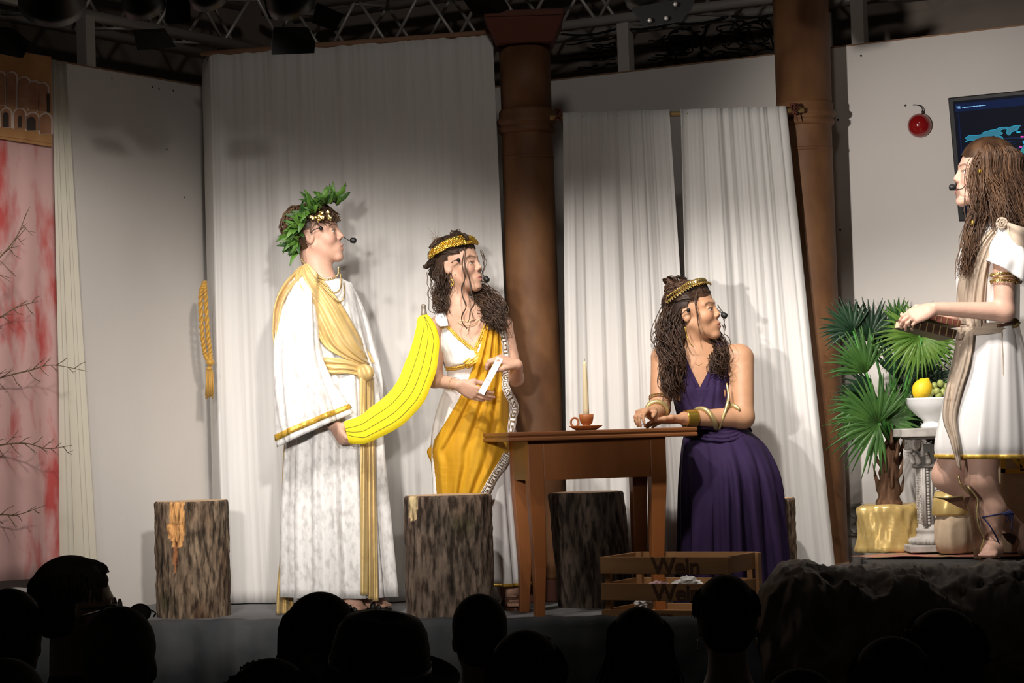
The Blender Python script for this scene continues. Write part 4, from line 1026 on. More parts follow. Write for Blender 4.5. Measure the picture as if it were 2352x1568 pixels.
def add_head(S, C, R, s=1.0, fem=1.0, neck=None, nr=(.052, .056)):
    """head prims around C (between the ears); R columns forward/left/up"""
    p = lambda x, y, z: C + R @ (np.array([x, y, z]) * s)
    q = lambda *r: np.array(r) * s
    S.ell(p(-.018, 0, .045), q(.098, .077, .088), R, .02)
    S.ell(p(.022, 0, .020), q(.068, .067, .085), R, .02)                # forehead / mid face
    S.ell(p(.034, 0, -.045), q(.056, .053, .062), R, .02)
    for y in (1, -1):
        S.cap(p(.002, .050 * y, -.040), p(.072, .014 * y, -.098), .016 * s, .013 * s, .025 * s)   # jaw
        S.ell(p(.058, .035 * y, -.022), q(.027 + .003 * fem, .025 + .003 * fem, .025 + .002 * fem), R, .022)   # cheek
        S.cap(p(.086, .010 * y, .030), p(.064, .048 * y, .028), .0105 * s * (1 - .22 * fem), .009 * s * (1 - .2 * fem), .014 * s)  # brow
    S.ell(p(.081, 0, -.100), q(.015, .019, .015), R, .020)              # chin
    for y in (1, -1): S.ell(p(.100, .032 * y, .006), q(.017, .019, .0105), R, .012, True)      # eye sockets
    S.cap(p(.0885 - .001 * fem, 0, .018), p(.1065 - .0025 * fem, 0, -.0185 + .001 * fem), (.0070 - .0010 * fem) * s, (.0092 - .0012 * fem) * s, .013 * s)                 # nose
    for y in (1, -1): S.ell(p(.097, .0100 * y, -.0245), q(.010, .0078, .0078), R, .008)
    S.ell(p(.080, 0, -.062), q(.022, .030, .026), R, .018)              # mouth mound
    S.cap(p(.1005, .004, -.0545), p(.088, .022, -.0605), (.0054 + .0002 * fem) * s, .0034 * s, .006 * s); S.cap(p(.1005, -.004, -.0545), p(.088, -.022, -.0605), (.0054 + .0002 * fem) * s, .0034 * s, .006 * s)
    S.cap(p(.0985, .003, -.0685), p(.087, .020, -.0635), (.0064 + .0003 * fem) * s, .0036 * s, .006 * s); S.cap(p(.0985, -.003, -.0685), p(.087, -.020, -.0635), (.0064 + .0003 * fem) * s, .0036 * s, .006 * s)
    S.cap(p(.104, .016, -.0615), p(.104, -.016, -.0615), .0016 * s, .0016 * s, .004 * s, True)  # mouth line
    for y in (1, -1):
        Re = R @ np.array([[.95, .31 * y, 0], [-.31 * y, .95, 0], [0, 0, 1]])
        S.ell(p(-.010, .074 * y, -.002), q(.0175, .008, .029), Re, .008)
        S.ell(p(-.005, .082 * y, .002), q(.010, .0055, .017), Re, .005, True)
        # eye lids
        S.cap(p(.084, .020 * y, .011), p(.080, .044 * y, .011), .0055 * s, .0050 * s, .006 * s)
        S.cap(p(.083, .022 * y, -.004), p(.079, .042 * y, -.004), .0045 * s, .0045 * s, .006 * s)
    if neck is not None:
        S.cap(p(-.022, 0, -.055), neck, nr[0] * s, nr[1] * s, .03 * s)

def eye_balls(mb, C, R, gaze, s=1.0, iris=(.10, .05, .025)):
    for y in (1, -1):
        c = C + R @ (np.array([.0745, .0325 * y, .004]) * s); r = .0125 * s
        k = MB(); k.ball((0, 0, 0), r, 24, 16); v = k.v[0]; d = v / r
        g = nrm(R @ np.array(gaze)); a = np.arccos(np.clip(d @ g, -1, 1))
        col = np.tile([.72, .68, .64], (len(v), 1)); col[a < .50] = iris; col[a < .24] = (.01, .01, .01)
        mb.add(v + c, k.f, col)

def face_paint(v, col, C, R, s, lips, brow, blush=None, lash=.9):
    l = (v - C) @ R / s; x, y, z = l.T; ay = np.abs(y)
    def mix(w, c):
        w = np.clip(w, 0, 1)[:, None]; col[:] = col * (1 - w) + np.array(c) * w
    if blush is not None: mix(.45 * np.exp(-((ay - .042) / .018) ** 2 - ((z + .025) / .018) ** 2) * (x > .03), blush)
    mix(.9 * np.exp(-(y / .019) ** 4 - ((z + .0615) / .0095) ** 4) * (x > .082), lips)
    mix(.8 * np.exp(-(y / .020) ** 4 - ((z + .0615) / .0016) ** 2) * (x > .08), np.array(lips) * .25)
    bz = .0285 + .006 * np.clip((ay - .012) / .03, 0, 1) - .010 * np.clip((ay - .036) / .02, 0, 1)
    mix(.85 * np.exp(-((z - bz) / .0042) ** 2) * (ay > .011) * (ay < .054) * (x > .045), brow)
    mix(lash * np.exp(-((z - .0105) / .0022) ** 2) * (ay > .018) * (ay < .047) * (x > .06), (.03, .02, .015))
    mix(.4 * lash * np.exp(-((z + .003) / .002) ** 2) * (ay > .019) * (ay < .046) * (x > .06), (.10, .05, .035))
    mix(.7 * np.exp(-((ay - .0085) / .004) ** 2 - ((z + .031) / .003) ** 2) * (x > .09), (.10, .03, .02))

def add_hand(S, wrist, d, n, t, s=1.0, curl=((.3, .4, .3),) * 4, thumb=((.55, .8, .15), (.8, .45, .35)), spread=.06, k=.006, fr=.0082):
    """d: fingers, n: palm faces, t: thumb side. curl: three joint angles for index..little. thumb: two segment directions in (d, t, n)"""
    d = nrm(d); t = nrm(t - d * (t @ d)); n = np.cross(d, t) if np.cross(d, t) @ n > 0 else -np.cross(d, t)
    Ls = np.array([.074, .082, .077, .060]) * s; off = np.array([.028, .0095, -.009, -.0265]) * s; kn = np.array([.092, .096, .091, .082]) * s
    tips = []
    S.ell(wrist + d * .05 * s, np.array([.048, .036, .0145]) * s, np.stack([d, t, n], 1), .012)
    for i in range(4):
        K = wrist + d * kn[i] + t * off[i]
        S.cap(wrist + d * .012 * s + t * off[i] * .55, K, .0125 * s, .0098 * s, .012 * s)
        dd = nrm(d + t * off[i] / s * spread * 40 * .06); p = K; r = fr * s * (1.06, 1.08, 1.02, .90)[i]
        ang = 0
        for j, (fr_, rr) in enumerate(((.46, 1.0), (.30, .92), (.24, .84))):
            ang += curl[i][j]
            q = p + (dd * math.cos(ang) + n * math.sin(ang)) * Ls[i] * fr_
            S.cap(p, q, r * rr, r * rr * .93, .004 * s); p = q
        tips.append(p)
    B = wrist + d * .022 * s + t * .022 * s + n * .006 * s
    p = B
    for (a, b, c), ln, r0, r1 in ((thumb[0], .046, .0145, .0115), (thumb[1], .034, .0112, .0098), (thumb[1] if len(thumb) < 3 else thumb[2], .026, .0098, .0078)):
        q = p + nrm(d * a + t * b + n * c) * ln * s
        S.cap(p, q, r0 * s, r1 * s, .010 * s); p = q
    tips.append(p)
    return tips

def boxaround(pts, m):
    P = np.asarray(pts); return (P.min(0) - m, P.max(0) + m)

def body_mesh(S, skin, fine, h=.007, hf=.0026, paint=None, extra=None):
    """coarse body, finer inside the boxes of fine; returns MB with colours"""
    mb = MB()
    g = h * 1.0
    v, f = S.mesh(h, exclude=[(a + g, b - g) for a, b in fine])
    mb.add(v, f, np.tile(skin, (len(v), 1)))
    for a, b in fine:
        v, f = S.mesh(hf, box=(a, b)); c = np.tile(np.array(skin, float), (len(v), 1))
        if paint is not None: paint(v, c)
        mb.add(v, f, c)
    if extra is not None: extra(mb)
    return mb

def strand(mb, P, r, amp=0.0, cyc=0.0, ph=0.0, n=20, col=(1, 1, 1), sides=5):
    P = cr(P, n); T = nrm_rows(np.gradient(P, axis=0)); a = np.cross(T, V(.3, .5, .81)); a = nrm_rows(a); b = np.cross(T, a)
    s = np.linspace(0, 1, n); env = np.clip(s * 3, 0, 1)
    w = amp * env
    Q = P + a * (w * np.sin(cyc * 2 * math.pi * s + ph))[:, None] + b * (w * np.cos(cyc * 2 * math.pi * s + ph))[:, None]
    mb.tube(Q, r * np.clip(np.minimum(1, (1 - s) * 5 + .25), .2, 1), sides, col=col)
def nrm_rows(a): return a / (np.linalg.norm(a, axis=1)[:, None] + 1e-12)

def lock(mb, P, width, nst, r, amp, cyc, seed, n=22, cols=(.7, 1.3), taper=.5):
    rr = np.random.default_rng(seed); P = np.asarray(P, float)
    for k in range(nst):
        o = rr.normal(size=3) * width * .5; sc = np.linspace(1, taper, len(P))[:, None]
        jit = rr.normal(size=P.shape) * width * .12
        g = rr.uniform(*cols); cend = len(P) - (1 if rr.random() < .25 and len(P) > 3 else 0)
        strand(mb, (P + o * sc + jit)[:cend], r * rr.uniform(.7, 1.25), amp * rr.uniform(.6, 1.3), cyc * rr.uniform(.85, 1.15), rr.uniform(0, 6.28), n, (g, g, g))

def hair_cap(C, R, s, grow=.010, cut=(.055, -.03), back=-.06, extra=()):
    """shell over the skull; cut = forehead line (x, z); returns verts, faces"""
    S = SDF(); p = lambda x, y, z: C + R @ (np.array([x, y, z]) * s); g = grow
    S.ell(p(-.020, 0, .048), np.array([.098 + g, .077 + g, .088 + g]) * s, R, .02)
    S.ell(p(-.050, 0, .005), np.array([.066 + g, .070 + g, .075 + g]) * s, R, .02)
    for (c, r, k) in extra: S.ell(p(*c), np.array(r) * s, R, k)
    v, f = S.mesh(.004)
    l = (v - C) @ R / s
    cen = l[f].mean(1); x, y, z = cen.T
    ear = (np.abs(y) > .06) & (x > -.028) & (z < .030)
    face = (x > cut[0] - .75 * np.abs(y) * (z < .06) + np.clip(z - cut[1], 0, .2) * .55) & (z < .085)
    low = z < back
    keep = ~(face | low | ear)
    f = f[keep]; used = np.unique(f); mp = np.full(len(v), -1); mp[used] = np.arange(len(used))
    return v[used], mp[f]

def skull(C, R, s, theta, phi, grow=.0):
    """point on the skull: theta around (0 front, + left), phi elevation"""
    d = np.array([math.cos(phi) * math.cos(theta), math.cos(phi) * math.sin(theta), math.sin(phi)])
    return C + R @ ((np.array([-.018, 0, .045]) + d * (np.array([.098, .077, .088]) + grow)) * s)

def chain(mb, P, n, r, link=1.5, flat=.7):
    P = cr(P, n); T = nrm_rows(np.gradient(P, axis=0))
    for i in range(n):
        mb.ball(P[i], (r * link, r * flat, r), 7, 5, frame_z(T[i])[:, [2, 0, 1]] if i % 2 else frame_z(T[i])[:, [2, 1, 0]])

def headset(parent, P, bud, path, tip, tipdir, r=.0017):
    """P: pixel->world; black earpiece, boom and foam tip"""
    hs = MB(); hs.tube(cr(path, 30), r, 6); o = hs.build('headset_boom', M['black'], parent)
    mb = MB(); mb.ball(bud, .0085, 12, 8); mb.build('temple_bud', M['black'], parent)
    Rz = frame_z(tipdir); MB().lathe(tip - Rz[:, 2] * .014, [(.004, 0), (.010, .003), (.0125, .010), (.0125, .022), (.009, .027), (.002, .029)], 16, axis=Rz[:, 2]).build('microphone', M['black'], o)

class Robe:
    """garment of stacked rings, given in photo pixels: rows (py, xl, xr, depth half-width in metres, dY)"""
    def __init__(s, rows, Y0, n=120, m=70, folds=(), fold_from=0.0, fold_pow=1.0, seed=0, fold_amp=0.0, nf=14, rip=.0):
        K = cr(np.array(rows, float), m); s.rows = K; s.Y0 = Y0; s.n = n
        th = np.linspace(0, 2 * math.pi, n, endpoint=False)
        r = np.random.default_rng(seed); ph = r.uniform(0, 6.28, 6)
        base = (np.sin(nf * th + ph[0] + .8 * np.sin(3 * th + ph[1])) * .6 + np.sin((nf * .5 // 1 + 1) * th + ph[2]) * .35 + .25 * np.sin(nf * 2 * th + ph[3]))
        R = []
        for i, (py, xl, xr, dh, dY) in enumerate(K):
            A = W(xl, py, Y0 + dY); B = W(xr, py, Y0 + dY); c = (A + B) / 2; a = (B - A) / 2; hw = np.linalg.norm(a)
            t = i / (m - 1); w = fold_amp * np.clip((t - fold_from) / (1 - fold_from + 1e-9), 0, 1) ** fold_pow
            f = 1 + (w * base + rip * np.sin(5 * th + 9 * t + ph[4]) * .5) / max(hw, .03)
            R.append(c + np.cos(th)[:, None] * f[:, None] * a + np.sin(th)[:, None] * f[:, None] * V(0, dh, 0))
        s.R = np.array(R)
    def front(s, px, py, e=.006):
        """point on the camera-facing side of the garment at a pixel, lifted by e metres"""
        k = s.rows; i = np.argmin(np.abs(k[:, 0] - py)); _, xl, xr, dh, dY = k[i]
        u = np.clip((px - (xl + xr) / 2) / ((xr - xl) / 2), -1, 1)
        return W(px, py, s.Y0 + dY - dh * math.sqrt(max(0, 1 - u * u)) - e)
    def add(s, mb, caps=False): mb.loft(s.R, caps); return mb

def drape(surf, left, right, nu, nv, wob=.006, nf=5, seed=0, lift=.010, edge=True):
    """cloth between two pixel edge-paths, laid on surf(px, py, lift); folds run along the length"""
    A = cr(left, nv); B = cr(right, nv); r = np.random.default_rng(seed); ph = r.uniform(0, 6.28, 3)
    G = np.zeros((nv, nu, 3))
    for i in range(nv):
        for j in range(nu):
            u = j / (nu - 1); v = i / (nv - 1); p = A[i] * (1 - u) + B[i] * u
            w = wob * (math.sin(nf * 2 * math.pi * u + ph[0] + 1.2 * math.sin(3 * v + ph[1])) + .5 * math.sin(nf * 3.7 * math.pi * u + 4 * v + ph[2]))
            e = lift * (min(1, min(u, 1 - u) * 6) * .6 + .4) if edge else lift
            G[i, j] = surf(p[0], p[1], e + w)
    return G

def sandal(parent, heel, toe, mat_, h=.02, w=.042):
    d = toe - heel; L = np.linalg.norm(d); d = d / L; sd = V(-d[1], d[0], 0); mb = MB(); pts = []
    for a in np.linspace(0, 2 * math.pi, 24, endpoint=False): pts.append(heel + d * (L / 2 + (L / 2 + .012) * math.cos(a)) + sd * w * math.sin(a) * (1 + .15 * math.cos(a)))
    mb.prism(pts, (0, 0, h)); mb.build('sandal_sole', mat_, parent, smooth=False)
def foot(S, ank, heel, toe, s=1.0):
    S.cap(ank, heel + V(0, 0, .03), .034 * s, .030 * s, .03); d = nrm(toe - heel); L = np.linalg.norm(toe - heel); sd = V(-d[1], d[0], 0)
    S.cap(heel + V(0, 0, .028), heel + d * L * .65 + V(0, 0, .022), .028 * s, .024 * s, .03); S.cap(ank, heel + d * L * .6 + V(0, 0, .025), .032 * s, .024 * s, .03)
    for k in range(5):
        o = sd * (.030 - .015 * k) * s; S.cap(heel + d * L * .62 + o * .8 + V(0, 0, .018), heel + d * (L * (1.0 - .035 * abs(k - 1))) + o + V(0, 0, .012), .0115 * s, .0095 * s, .008)
# ------------------------------------------------------------------ man with laurel wreath
M['velvet'] = mat('white_crushed_velvet', (.80, .79, .78), .42, col2=(.58, .565, .555), nscale=48, detail=5, ramp=(.46, .66), stretch=(1, 1, .55), sheen=.5, bump=.25, bscale=45)
M['goldsash'] = mat('gold_satin', (.66, .48, .21), .42, metal=.2, col2=(.56, .39, .14), nscale=9, detail=5, stretch=(1, 1, 1), bump=.2, bscale=60, sheen=.2)
M['goldtrim'] = mat('gold_trim', (.58, .33, .03), .4, metal=.35, col2=(.75, .50, .10), nscale=90, bump=.4)
M['chain'] = mat('gold_chain', (.62, .46, .22), .3, metal=.9)
M['blackshoe'] = mat('black_leather', (.012, .010, .009), .5)
YM = 9.80
def PM(x, y, d=0.0): return W(x, y, YM + d)
mz = PM(770, 1410); man = None
S = SDF(); sk = (.64, .385, .285)
HC = PM(724, 544); HR = hframe((1, -.10, .17), (-.17, 0, 1)); hs_ = 1.07
neckb = PM(738, 648)
add_head(S, HC, HR, hs_, 0.0, neck=neckb, nr=(.054, .064))
# torso, arms, legs (mostly under the robe)
S.ell(PM(738, 705), (.10, .10, .12), k=.05); S.ell(PM(742, 790), (.11, .09, .16), k=.06); S.ell(PM(752, 900), (.14, .11, .12), k=.06)
shR = PM(690, 672, -.14); elR = PM(700, 840, -.17); wrR = PM(762, 972, -.20)
S.chain([shR, elR, wrR], [.052, .040, .027], .03)
shL = PM(790, 672, .15); elL = PM(825, 850, .16); wrL = PM(850, 985, .10); S.chain([shL, elL, wrL], [.05, .04, .027], .03)
for sx, dy in ((745, -.05), (785, .06)):
    S.chain([PM(sx, 930, dy), PM(sx + 15, 1160, dy), PM(sx + 20, 1370, dy)], [.075, .055, .036], .03)
def gz(p): p = np.array(p); p[2] = max(p[2], 0); return p
for (hx, tx, dy) in ((790, 836, -.06), (838, 893, .05)):
    he = W(hx, 1400, YM + dy); he[2] = .014; to = W(tx, 1400, YM + dy - .03); to[2] = .014
    foot(S, he + V(.02, 0, .075), he, to)
    S.cap(he + V(.02, 0, .075), W(hx + 12, 1330, YM + dy), .034, .045, .03)
# right hand closed round the banana stem end
hd = nrm(V(.55, -.25, -.80)); tips = add_hand(S, wrR + V(.004, 0, -.004), hd, V(.80, .35, .45), V(.45, -.75, .35), .98,
    ((.75, 1.15, .6), (.85, 1.2, .6), (.95, 1.2, .6), (1.0, 1.2, .6)), ((.75, .35, .55), (.75, -.1, .65), (.6, -.4, .7)))
add_hand(S, wrL, V(.3, -.3, -.9), V(-.6, -.7, 0), V(.3, -.9, .3), .98, ((.3, .4, .3),) * 4)
fine = [boxaround([HC], .19), boxaround([wrR, wrR + hd * .13], .075)]
def paint(v, c): face_paint(v, c, HC, HR, hs_, (.55, .25, .22), (.16, .085, .045), (.68, .33, .27), .55)
mb = body_mesh(S, sk, fine, .009, .0026, paint, lambda m: eye_balls(m, HC, HR, (1, -.05, .05), hs_))
man = mb.build('person', M['skin'], base=(mz[0], YM, 0), colors=True)
tag(man, 'man in a white velvet robe with gold sash, leaf wreath and headset microphone', 'person')
# robe
rows = [(640, 704, 784, .062, 0), (648, 690, 796, .085, 0), (662, 676, 806, .115, 0), (700, 668, 816, .130, 0), (760, 668, 828, .130, 0), (815, 676, 842, .120, 0), (845, 682, 852, .118, 0), (880, 674, 862, .125, 0), (960, 664, 870, .135, 0), (1060, 656, 876, .145, 0), (1200, 651, 888, .155, 0), (1368, 649, 903, .165, 0)]
robe = Robe(rows, YM, 150, 90, fold_amp=.024, fold_from=.28, fold_pow=.6, nf=15, seed=5, rip=.006)
mb = MB(); robe.add(mb); rb = mb.build('robe', M['velvet'], man, solid=.004)
# sleeves
def sleeve(rows_, name, seed, m_=M['velvet'], n=90, amp=.016, nf=6):
    K = cr(np.array(rows_, float), 40); th = np.linspace(0, 2 * math.pi, n, endpoint=False); r = np.random.default_rng(seed); ph = r.uniform(0, 6.28, 3); R = []
    for i, (xl, yl, xr, yr, dh, dY) in enumerate(K):
        A = PM(xl, yl, dY); B = PM(xr, yr, dY); c = (A + B) / 2; a = (B - A) / 2; t = i / 39; f = 1 + amp * (t ** .8) * (np.sin(nf * th + ph[0] + 2 * t) + .5 * np.sin(2 * nf * th + ph[1])) / .07
        R.append(c + np.cos(th)[:, None] * f[:, None] * a + np.sin(th)[:, None] * f[:, None] * V(0, dh, 0))
    mb = MB(); mb.loft(R); o = mb.build(name, m_, man, solid=.004); return np.array(R), o
RS, so_ = sleeve([(672, 636, 716, 640, .05, -.10), (652, 672, 722, 676, .065, -.145), (640, 740, 726, 742, .075, -.175), (634, 820, 732, 808, .085, -.19), (638, 900, 752, 868, .090, -.20), (646, 970, 776, 920, .090, -.205), (656, 1018, 792, 957, .085, -.21)], 'sleeve', 4)
sleeve([(780, 640, 806, 650, .05, .10), (800, 700, 838, 716, .07, .13), (815, 800, 862, 800, .08, .14), (826, 890, 878, 880, .08, .13), (832, 985, 874, 1000, .07, .12)], 'sleeve', 6)
for a_, b_, nm in ((35, 37, 'cuff_trim'),):
    c_ = RS[a_].mean(0); mb = MB(); mb.loft([RS[k].mean(0) + (RS[k] - RS[k].mean(0)) * 1.035 for k in range(a_, b_ + 1)]); mb.build(nm, M['goldtrim'], so_, solid=.003)
# gold sash over chest and shoulder
def surfM(px, py, e):
    p = robe.front(px, py, e)
    if px < 730: # passes over the upper arm
        y2 = YM - .10 - .085 * math.exp(-((px - 690) / 45.0) ** 2) * min(1, max(0, (py - 610) / 60.0)) - e
        if py < 760 and y2 < p[1]: p = W(px, py, y2)
    return p
G = drape(surfM, [(688, 612), (668, 640), (700, 700), (722, 752), (745, 795), (790, 822), (835, 838)], [(706, 604), (745, 645), (785, 700), (812, 745), (834, 785), (850, 812), (860, 834)], 34, 60, .0055, 4, 2, .016)
mb = MB(); mb.sheet(G); mb.build('shoulder_sash', M['goldsash'], man, solid=.003)
# back of the sash hanging behind the arm
A = cr([(690, 612), (652, 650), (630, 700), (626, 760), (630, 795)], 40); B = cr([(712, 616), (680, 650), (655, 690), (642, 745), (634, 792)], 40); G = np.zeros((40, 14, 3))
for i in range(40):
    for j in range(14):
        u = j / 13; p = A[i] * (1 - u) + B[i] * u; G[i, j] = PM(p[0], p[1], -.10 - .10 * min(1, i / 14) - .02 * math.sin(u * 9 + i * .05))
mb = MB(); mb.sheet(G); mb.build('sash_back', M['goldsash'], man, solid=.003)
G = np.zeros((50, 16, 3))
for i in range(50):
    v = i / 49; py = 1000 + 422 * v; xl = 656 - 20 * v - 3 * math.sin(v * 9); xr = 672 + 2 * v
    for j in range(16):
        u = j / 15; p = PM(xl + (xr - xl) * u, py, -.02 + .10 * u + .012 * math.sin(u * 14 + v * 3)); p[2] = max(p[2], .004); G[i, j] = p
mb = MB(); mb.sheet(G); mb.build('sash_train', M['goldsash'], man, solid=.003)
# belt, knot, hanging ends
G = drape(lambda x, y, e: robe.front(x, y, e), [(727, 822), (760, 820), (800, 826), (846, 840)], [(733, 858), (765, 860), (800, 858), (846, 868)], 22, 46, .0045, 3, 6, .016)
mb = MB(); mb.sheet(G); mb.build('belt', M['goldsash'], man, solid=.003)
kc = robe.front(838, 856, .025); mb = MB(); th = np.linspace(0, 2 * math.pi, 40, endpoint=False); Rk = []
for t in np.linspace(-1, 1, 16):
    r_ = math.sqrt(max(.02, 1 - t * t)); c = kc + V(.024 * t, -.004, -.030 * t); Rk.append(c + (r_ * (1 + .10 * np.sin(7 * th + 3 * t)))[:, None] * (np.cos(th)[:, None] * V(.030, 0, .022) + np.sin(th)[:, None] * V(0, .030, 0)))
mb.loft(Rk, True); mb.build('knot', M['goldsash'], man)
for nm, x0, x1, xb0, xb1, pyb, dd in (('sash_end', 826, 842, 828, 846, 1366, .022), ('sash_end', 840, 852, 846, 858, 1376, .012), ('sash_end', 848, 858, 856, 869, 1380, .004)):
    G = np.zeros((60, 12, 3))
    for i in range(60):
        v = i / 59; py = 866 + (pyb - 866) * v; a = x0 + (xb0 - x0) * v; b = x1 + (xb1 - x1) * v
        for j in range(12):
            u = j / 11; x = a + (b - a) * u; q = robe.front(min(x, 858), py, dd + .012 * math.sin(u * math.pi) + .003 * math.sin(6 * v + 9 * u)); G[i, j] = W(x, py, q[1])
    mb = MB(); mb.sheet(G); mb.build(nm, M['goldsash'], man, solid=.003)
# necklaces
for nm, pts, n, r in (('gold_chain', [(692, 596), (705, 612), (728, 633), (752, 640), (775, 632), (778, 615)], 60, .0042), ('gold_chain', [(700, 612), (722, 634), (748, 655), (768, 672), (782, 660), (783, 630)], 60, .0040), ('gold_chain', [(722, 640), (745, 662), (765, 684), (780, 693), (790, 682), (790, 650)], 50, .0038)):
    mb = MB(); chain(mb, [robe.front(x, max(y, 642), .022) if y > 636 else W(x, y, YM - .055 - .03 * (x < 730)) for x, y in pts], n, r); mb.build(nm, M['chain'], man)
# hair
M['hair_m'] = hairmat('brown_hair', (.06, .032, .018), (.13, .075, .042)); mb = MB(); v, f = hair_cap(HC, HR, hs_, .005, (.062, .04), -.045)
mb.add(v, f, (.8, .8, .8)); rr = np.random.default_rng(3)
for k in range(240):
    th0 = rr.uniform(-2.9, 2.9); ph0 = rr.uniform(.35, 1.35)
    a = skull(HC, HR, hs_, th0, ph0, .008); fr = abs(th0) < 1.0
    b = skull(HC, HR, hs_, th0 + rr.normal() * .2, max(ph0 - rr.uniform(.25, .5), .05 if fr else -.45), .014 + .010 * rr.random()); c_ = skull(HC, HR, hs_, th0 + rr.normal() * .25, max(ph0 - rr.uniform(.6, .85), -.02 if fr else -.55), .018 + .014 * rr.random() * (1.6 if fr else .6))
    g = rr.uniform(.7, 1.5); strand(mb, [a, b, c_], .0026, .002, 1, 0, 8, (g, g, g))
for k in range(90):       # fringe over the forehead
    th0 = rr.uniform(-1.25, .9); a = skull(HC, HR, hs_, th0, rr.uniform(.65, 1.1), .010); b = skull(HC, HR, hs_, th0 - .05, .42, .024); c_ = skull(HC, HR, hs_, th0 + rr.normal() * .12, rr.uniform(-.02, .18), .020 + .014 * rr.random())
    g = rr.uniform(.8, 1.6); strand(mb, [a, b, c_], .0028, .001, 1, 0, 9, (g, g, g))
mb.build('hair', M['hair_m'], man, colors=True)
# wreath
M['laurel'] = mat('laurel_leaf', (.055, .15, .02), .5, col2=(.11, .24, .035), nscale=30, trans=.2); M['laurel2'] = mat('dark_laurel_leaf', (.02, .065, .01), .5, col2=(.04, .10, .018), nscale=30, trans=.15)
wr_ = cr([PM(774, 464, -.06), PM(752, 462, -.10), PM(726, 478, -.11), PM(702, 500, -.105), PM(684, 530, -.095), PM(680, 556, -.08), PM(686, 578, -.06)], 60)
def leaf_mesh(mb, p, d, n, L, w):
    d = nrm(d); s = nrm(np.cross(d, n)); pts = []
    for t in (0, .2, .45, .7, .9, 1): 
        ww = w * math.sin(math.pi * min(t * .9 + .08, 1)) ; c = p + d * L * t + n * (.012 * math.sin(math.pi * t) * (L / .05))
        pts.append([c - s * ww + n * .004, c, c + s * ww + n * .004])
    mb.sheet(np.array(pts))
mb = MB(); mb.tube(wr_, .004, 6); tw = mb.build('wreath_twig', M['twig'], man)
rr = np.random.default_rng(12)
for k in range(112):
    i = rr.integers(0, 60); p = wr_[i] + rr.normal(size=3) * .006
    t = nrm(wr_[min(i + 1, 59)] - wr_[max(i - 1, 0)]); out = nrm(p - HC); d = nrm(out * rr.uniform(.2, 1.0) - t * rr.uniform(-.5, .9) + rr.normal(size=3) * .35)
    if i > 38: d = nrm(d + V(-.5, -.2, -.55))
    elif i < 14: d = nrm(d + V(.15, 0, .55))
    else: d = nrm(d + V(-.3, -.2, .1))
    n = nrm(np.cross(d, np.cross(V(0, -1, .3) + rr.normal(size=3) * .3, d)))
    mb = MB(); leaf_mesh(mb, p, d, n, rr.uniform(.052, .092), rr.uniform(.009, .0145)); mb.build('laurel_leaf', M['laurel'] if rr.random() < .68 else M['laurel2'], man, solid=.0008)
M['goldleaf'] = mat('gold_leaf_metal', (.75, .55, .20), .25, metal=.9)
for k in range(20):
    p = PM(735 + rr.normal() * 11, 497 - rr.normal() * 9, -.112 - .006 * rr.random()); d = nrm(rr.normal(size=3) + V(0, -.3, 0)); mb = MB(); leaf_mesh(mb, p, d, V(0, -1, 0), rr.uniform(.014, .026), .0075); mb.build('gold_blossom', M['goldleaf'], man, solid=.0006)
# headset
def hp(x, y, d): return PM(x, y, d)
headset(man, None, hp(737, 524, -.088), [hp(713, 535, -.095), hp(720, 528, -.098), hp(730, 524, -.094), hp(737, 524, -.090)], hp(811, 552, -.02), (1, -.1, -.15))
mb = MB(); mb.tube(cr([hp(790, 545, -.055), hp(795, 548, -.045), hp(802, 552, -.03), hp(808, 553, -.02)], 14), .0016, 6); mb.build('microphone_boom', M['black'], man)
# sandals
for (hx, tx, dy) in ((790, 836, -.06), (838, 893, .05)):
    he = W(hx, 1400, YM + dy); he[2] = 0; to = W(tx, 1400, YM + dy - .03); to[2] = 0; sandal(man, he, to, M['blackshoe'], .014)
    mb = MB(); d = nrm(to - he); sd = V(-d[1], d[0], 0)
    for fr_ in (.45, .7): 
        c = he + (to - he) * fr_; mb.tube([c + sd * .043 + V(0, 0, .012), c + sd * .028 + V(0, 0, .058 - .03 * fr_), c + V(0, 0, .066 - .03 * fr_), c - sd * .028 + V(0, 0, .058 - .03 * fr_), c - sd * .043 + V(0, 0, .012)], .012, 6, flat=.4)
    mb.build('sandal_strap', M['blackshoe'], man)

# ------------------------------------------------------------------ banana prop
M['banana'] = mat('yellow_felt', (.95, .78, .02), .75, col2=(.90, .70, .012), nscale=14, detail=4, bump=.2, bscale=90); M['penline'] = mat('dark_pen_line', (.10, .085, .02), .9); M['stub'] = mat('crinkled_grey_foil', (.30, .26, .22), .45, metal=.4, bump=.8, bscale=60)
Yn = YM - .235
def zb(x, y): return (760 + x / 4.3567, 680 + y / 4.3567)
inner = [(895, 195), (865, 230), (850, 330), (800, 520), (735, 680), (680, 820), (600, 940), (520, 1020), (400, 1110), (300, 1190), (200, 1230), (128, 1255)]
outer = [(965, 182), (1010, 230), (1060, 320), (1085, 440), (1080, 560), (1055, 740), (1000, 900), (930, 1060), (800, 1210), (700, 1300), (560, 1380), (430, 1440), (340, 1475), (250, 1480), (180, 1470)]
A = cr([zb(*p) for p in inner], 60); B = cr([zb(*p) for p in outer], 60)
bn = thing('banana_prop', tuple(W(900, 1020, Yn)), 'giant flat yellow felt banana held by the robed man', 'prop')
G = np.zeros((60, 12, 3)); G2 = np.zeros((60, 12, 3))
for i in range(60):
    for j in range(12):
        u = j / 11; p = A[i] * (1 - u) + B[i] * u; b = .016 * math.sqrt(max(0, 1 - (2 * u - 1) ** 2)) + .004
        G[i, j] = W(p[0], p[1], Yn - b); G2[i, j] = W(p[0], p[1], Yn + b)
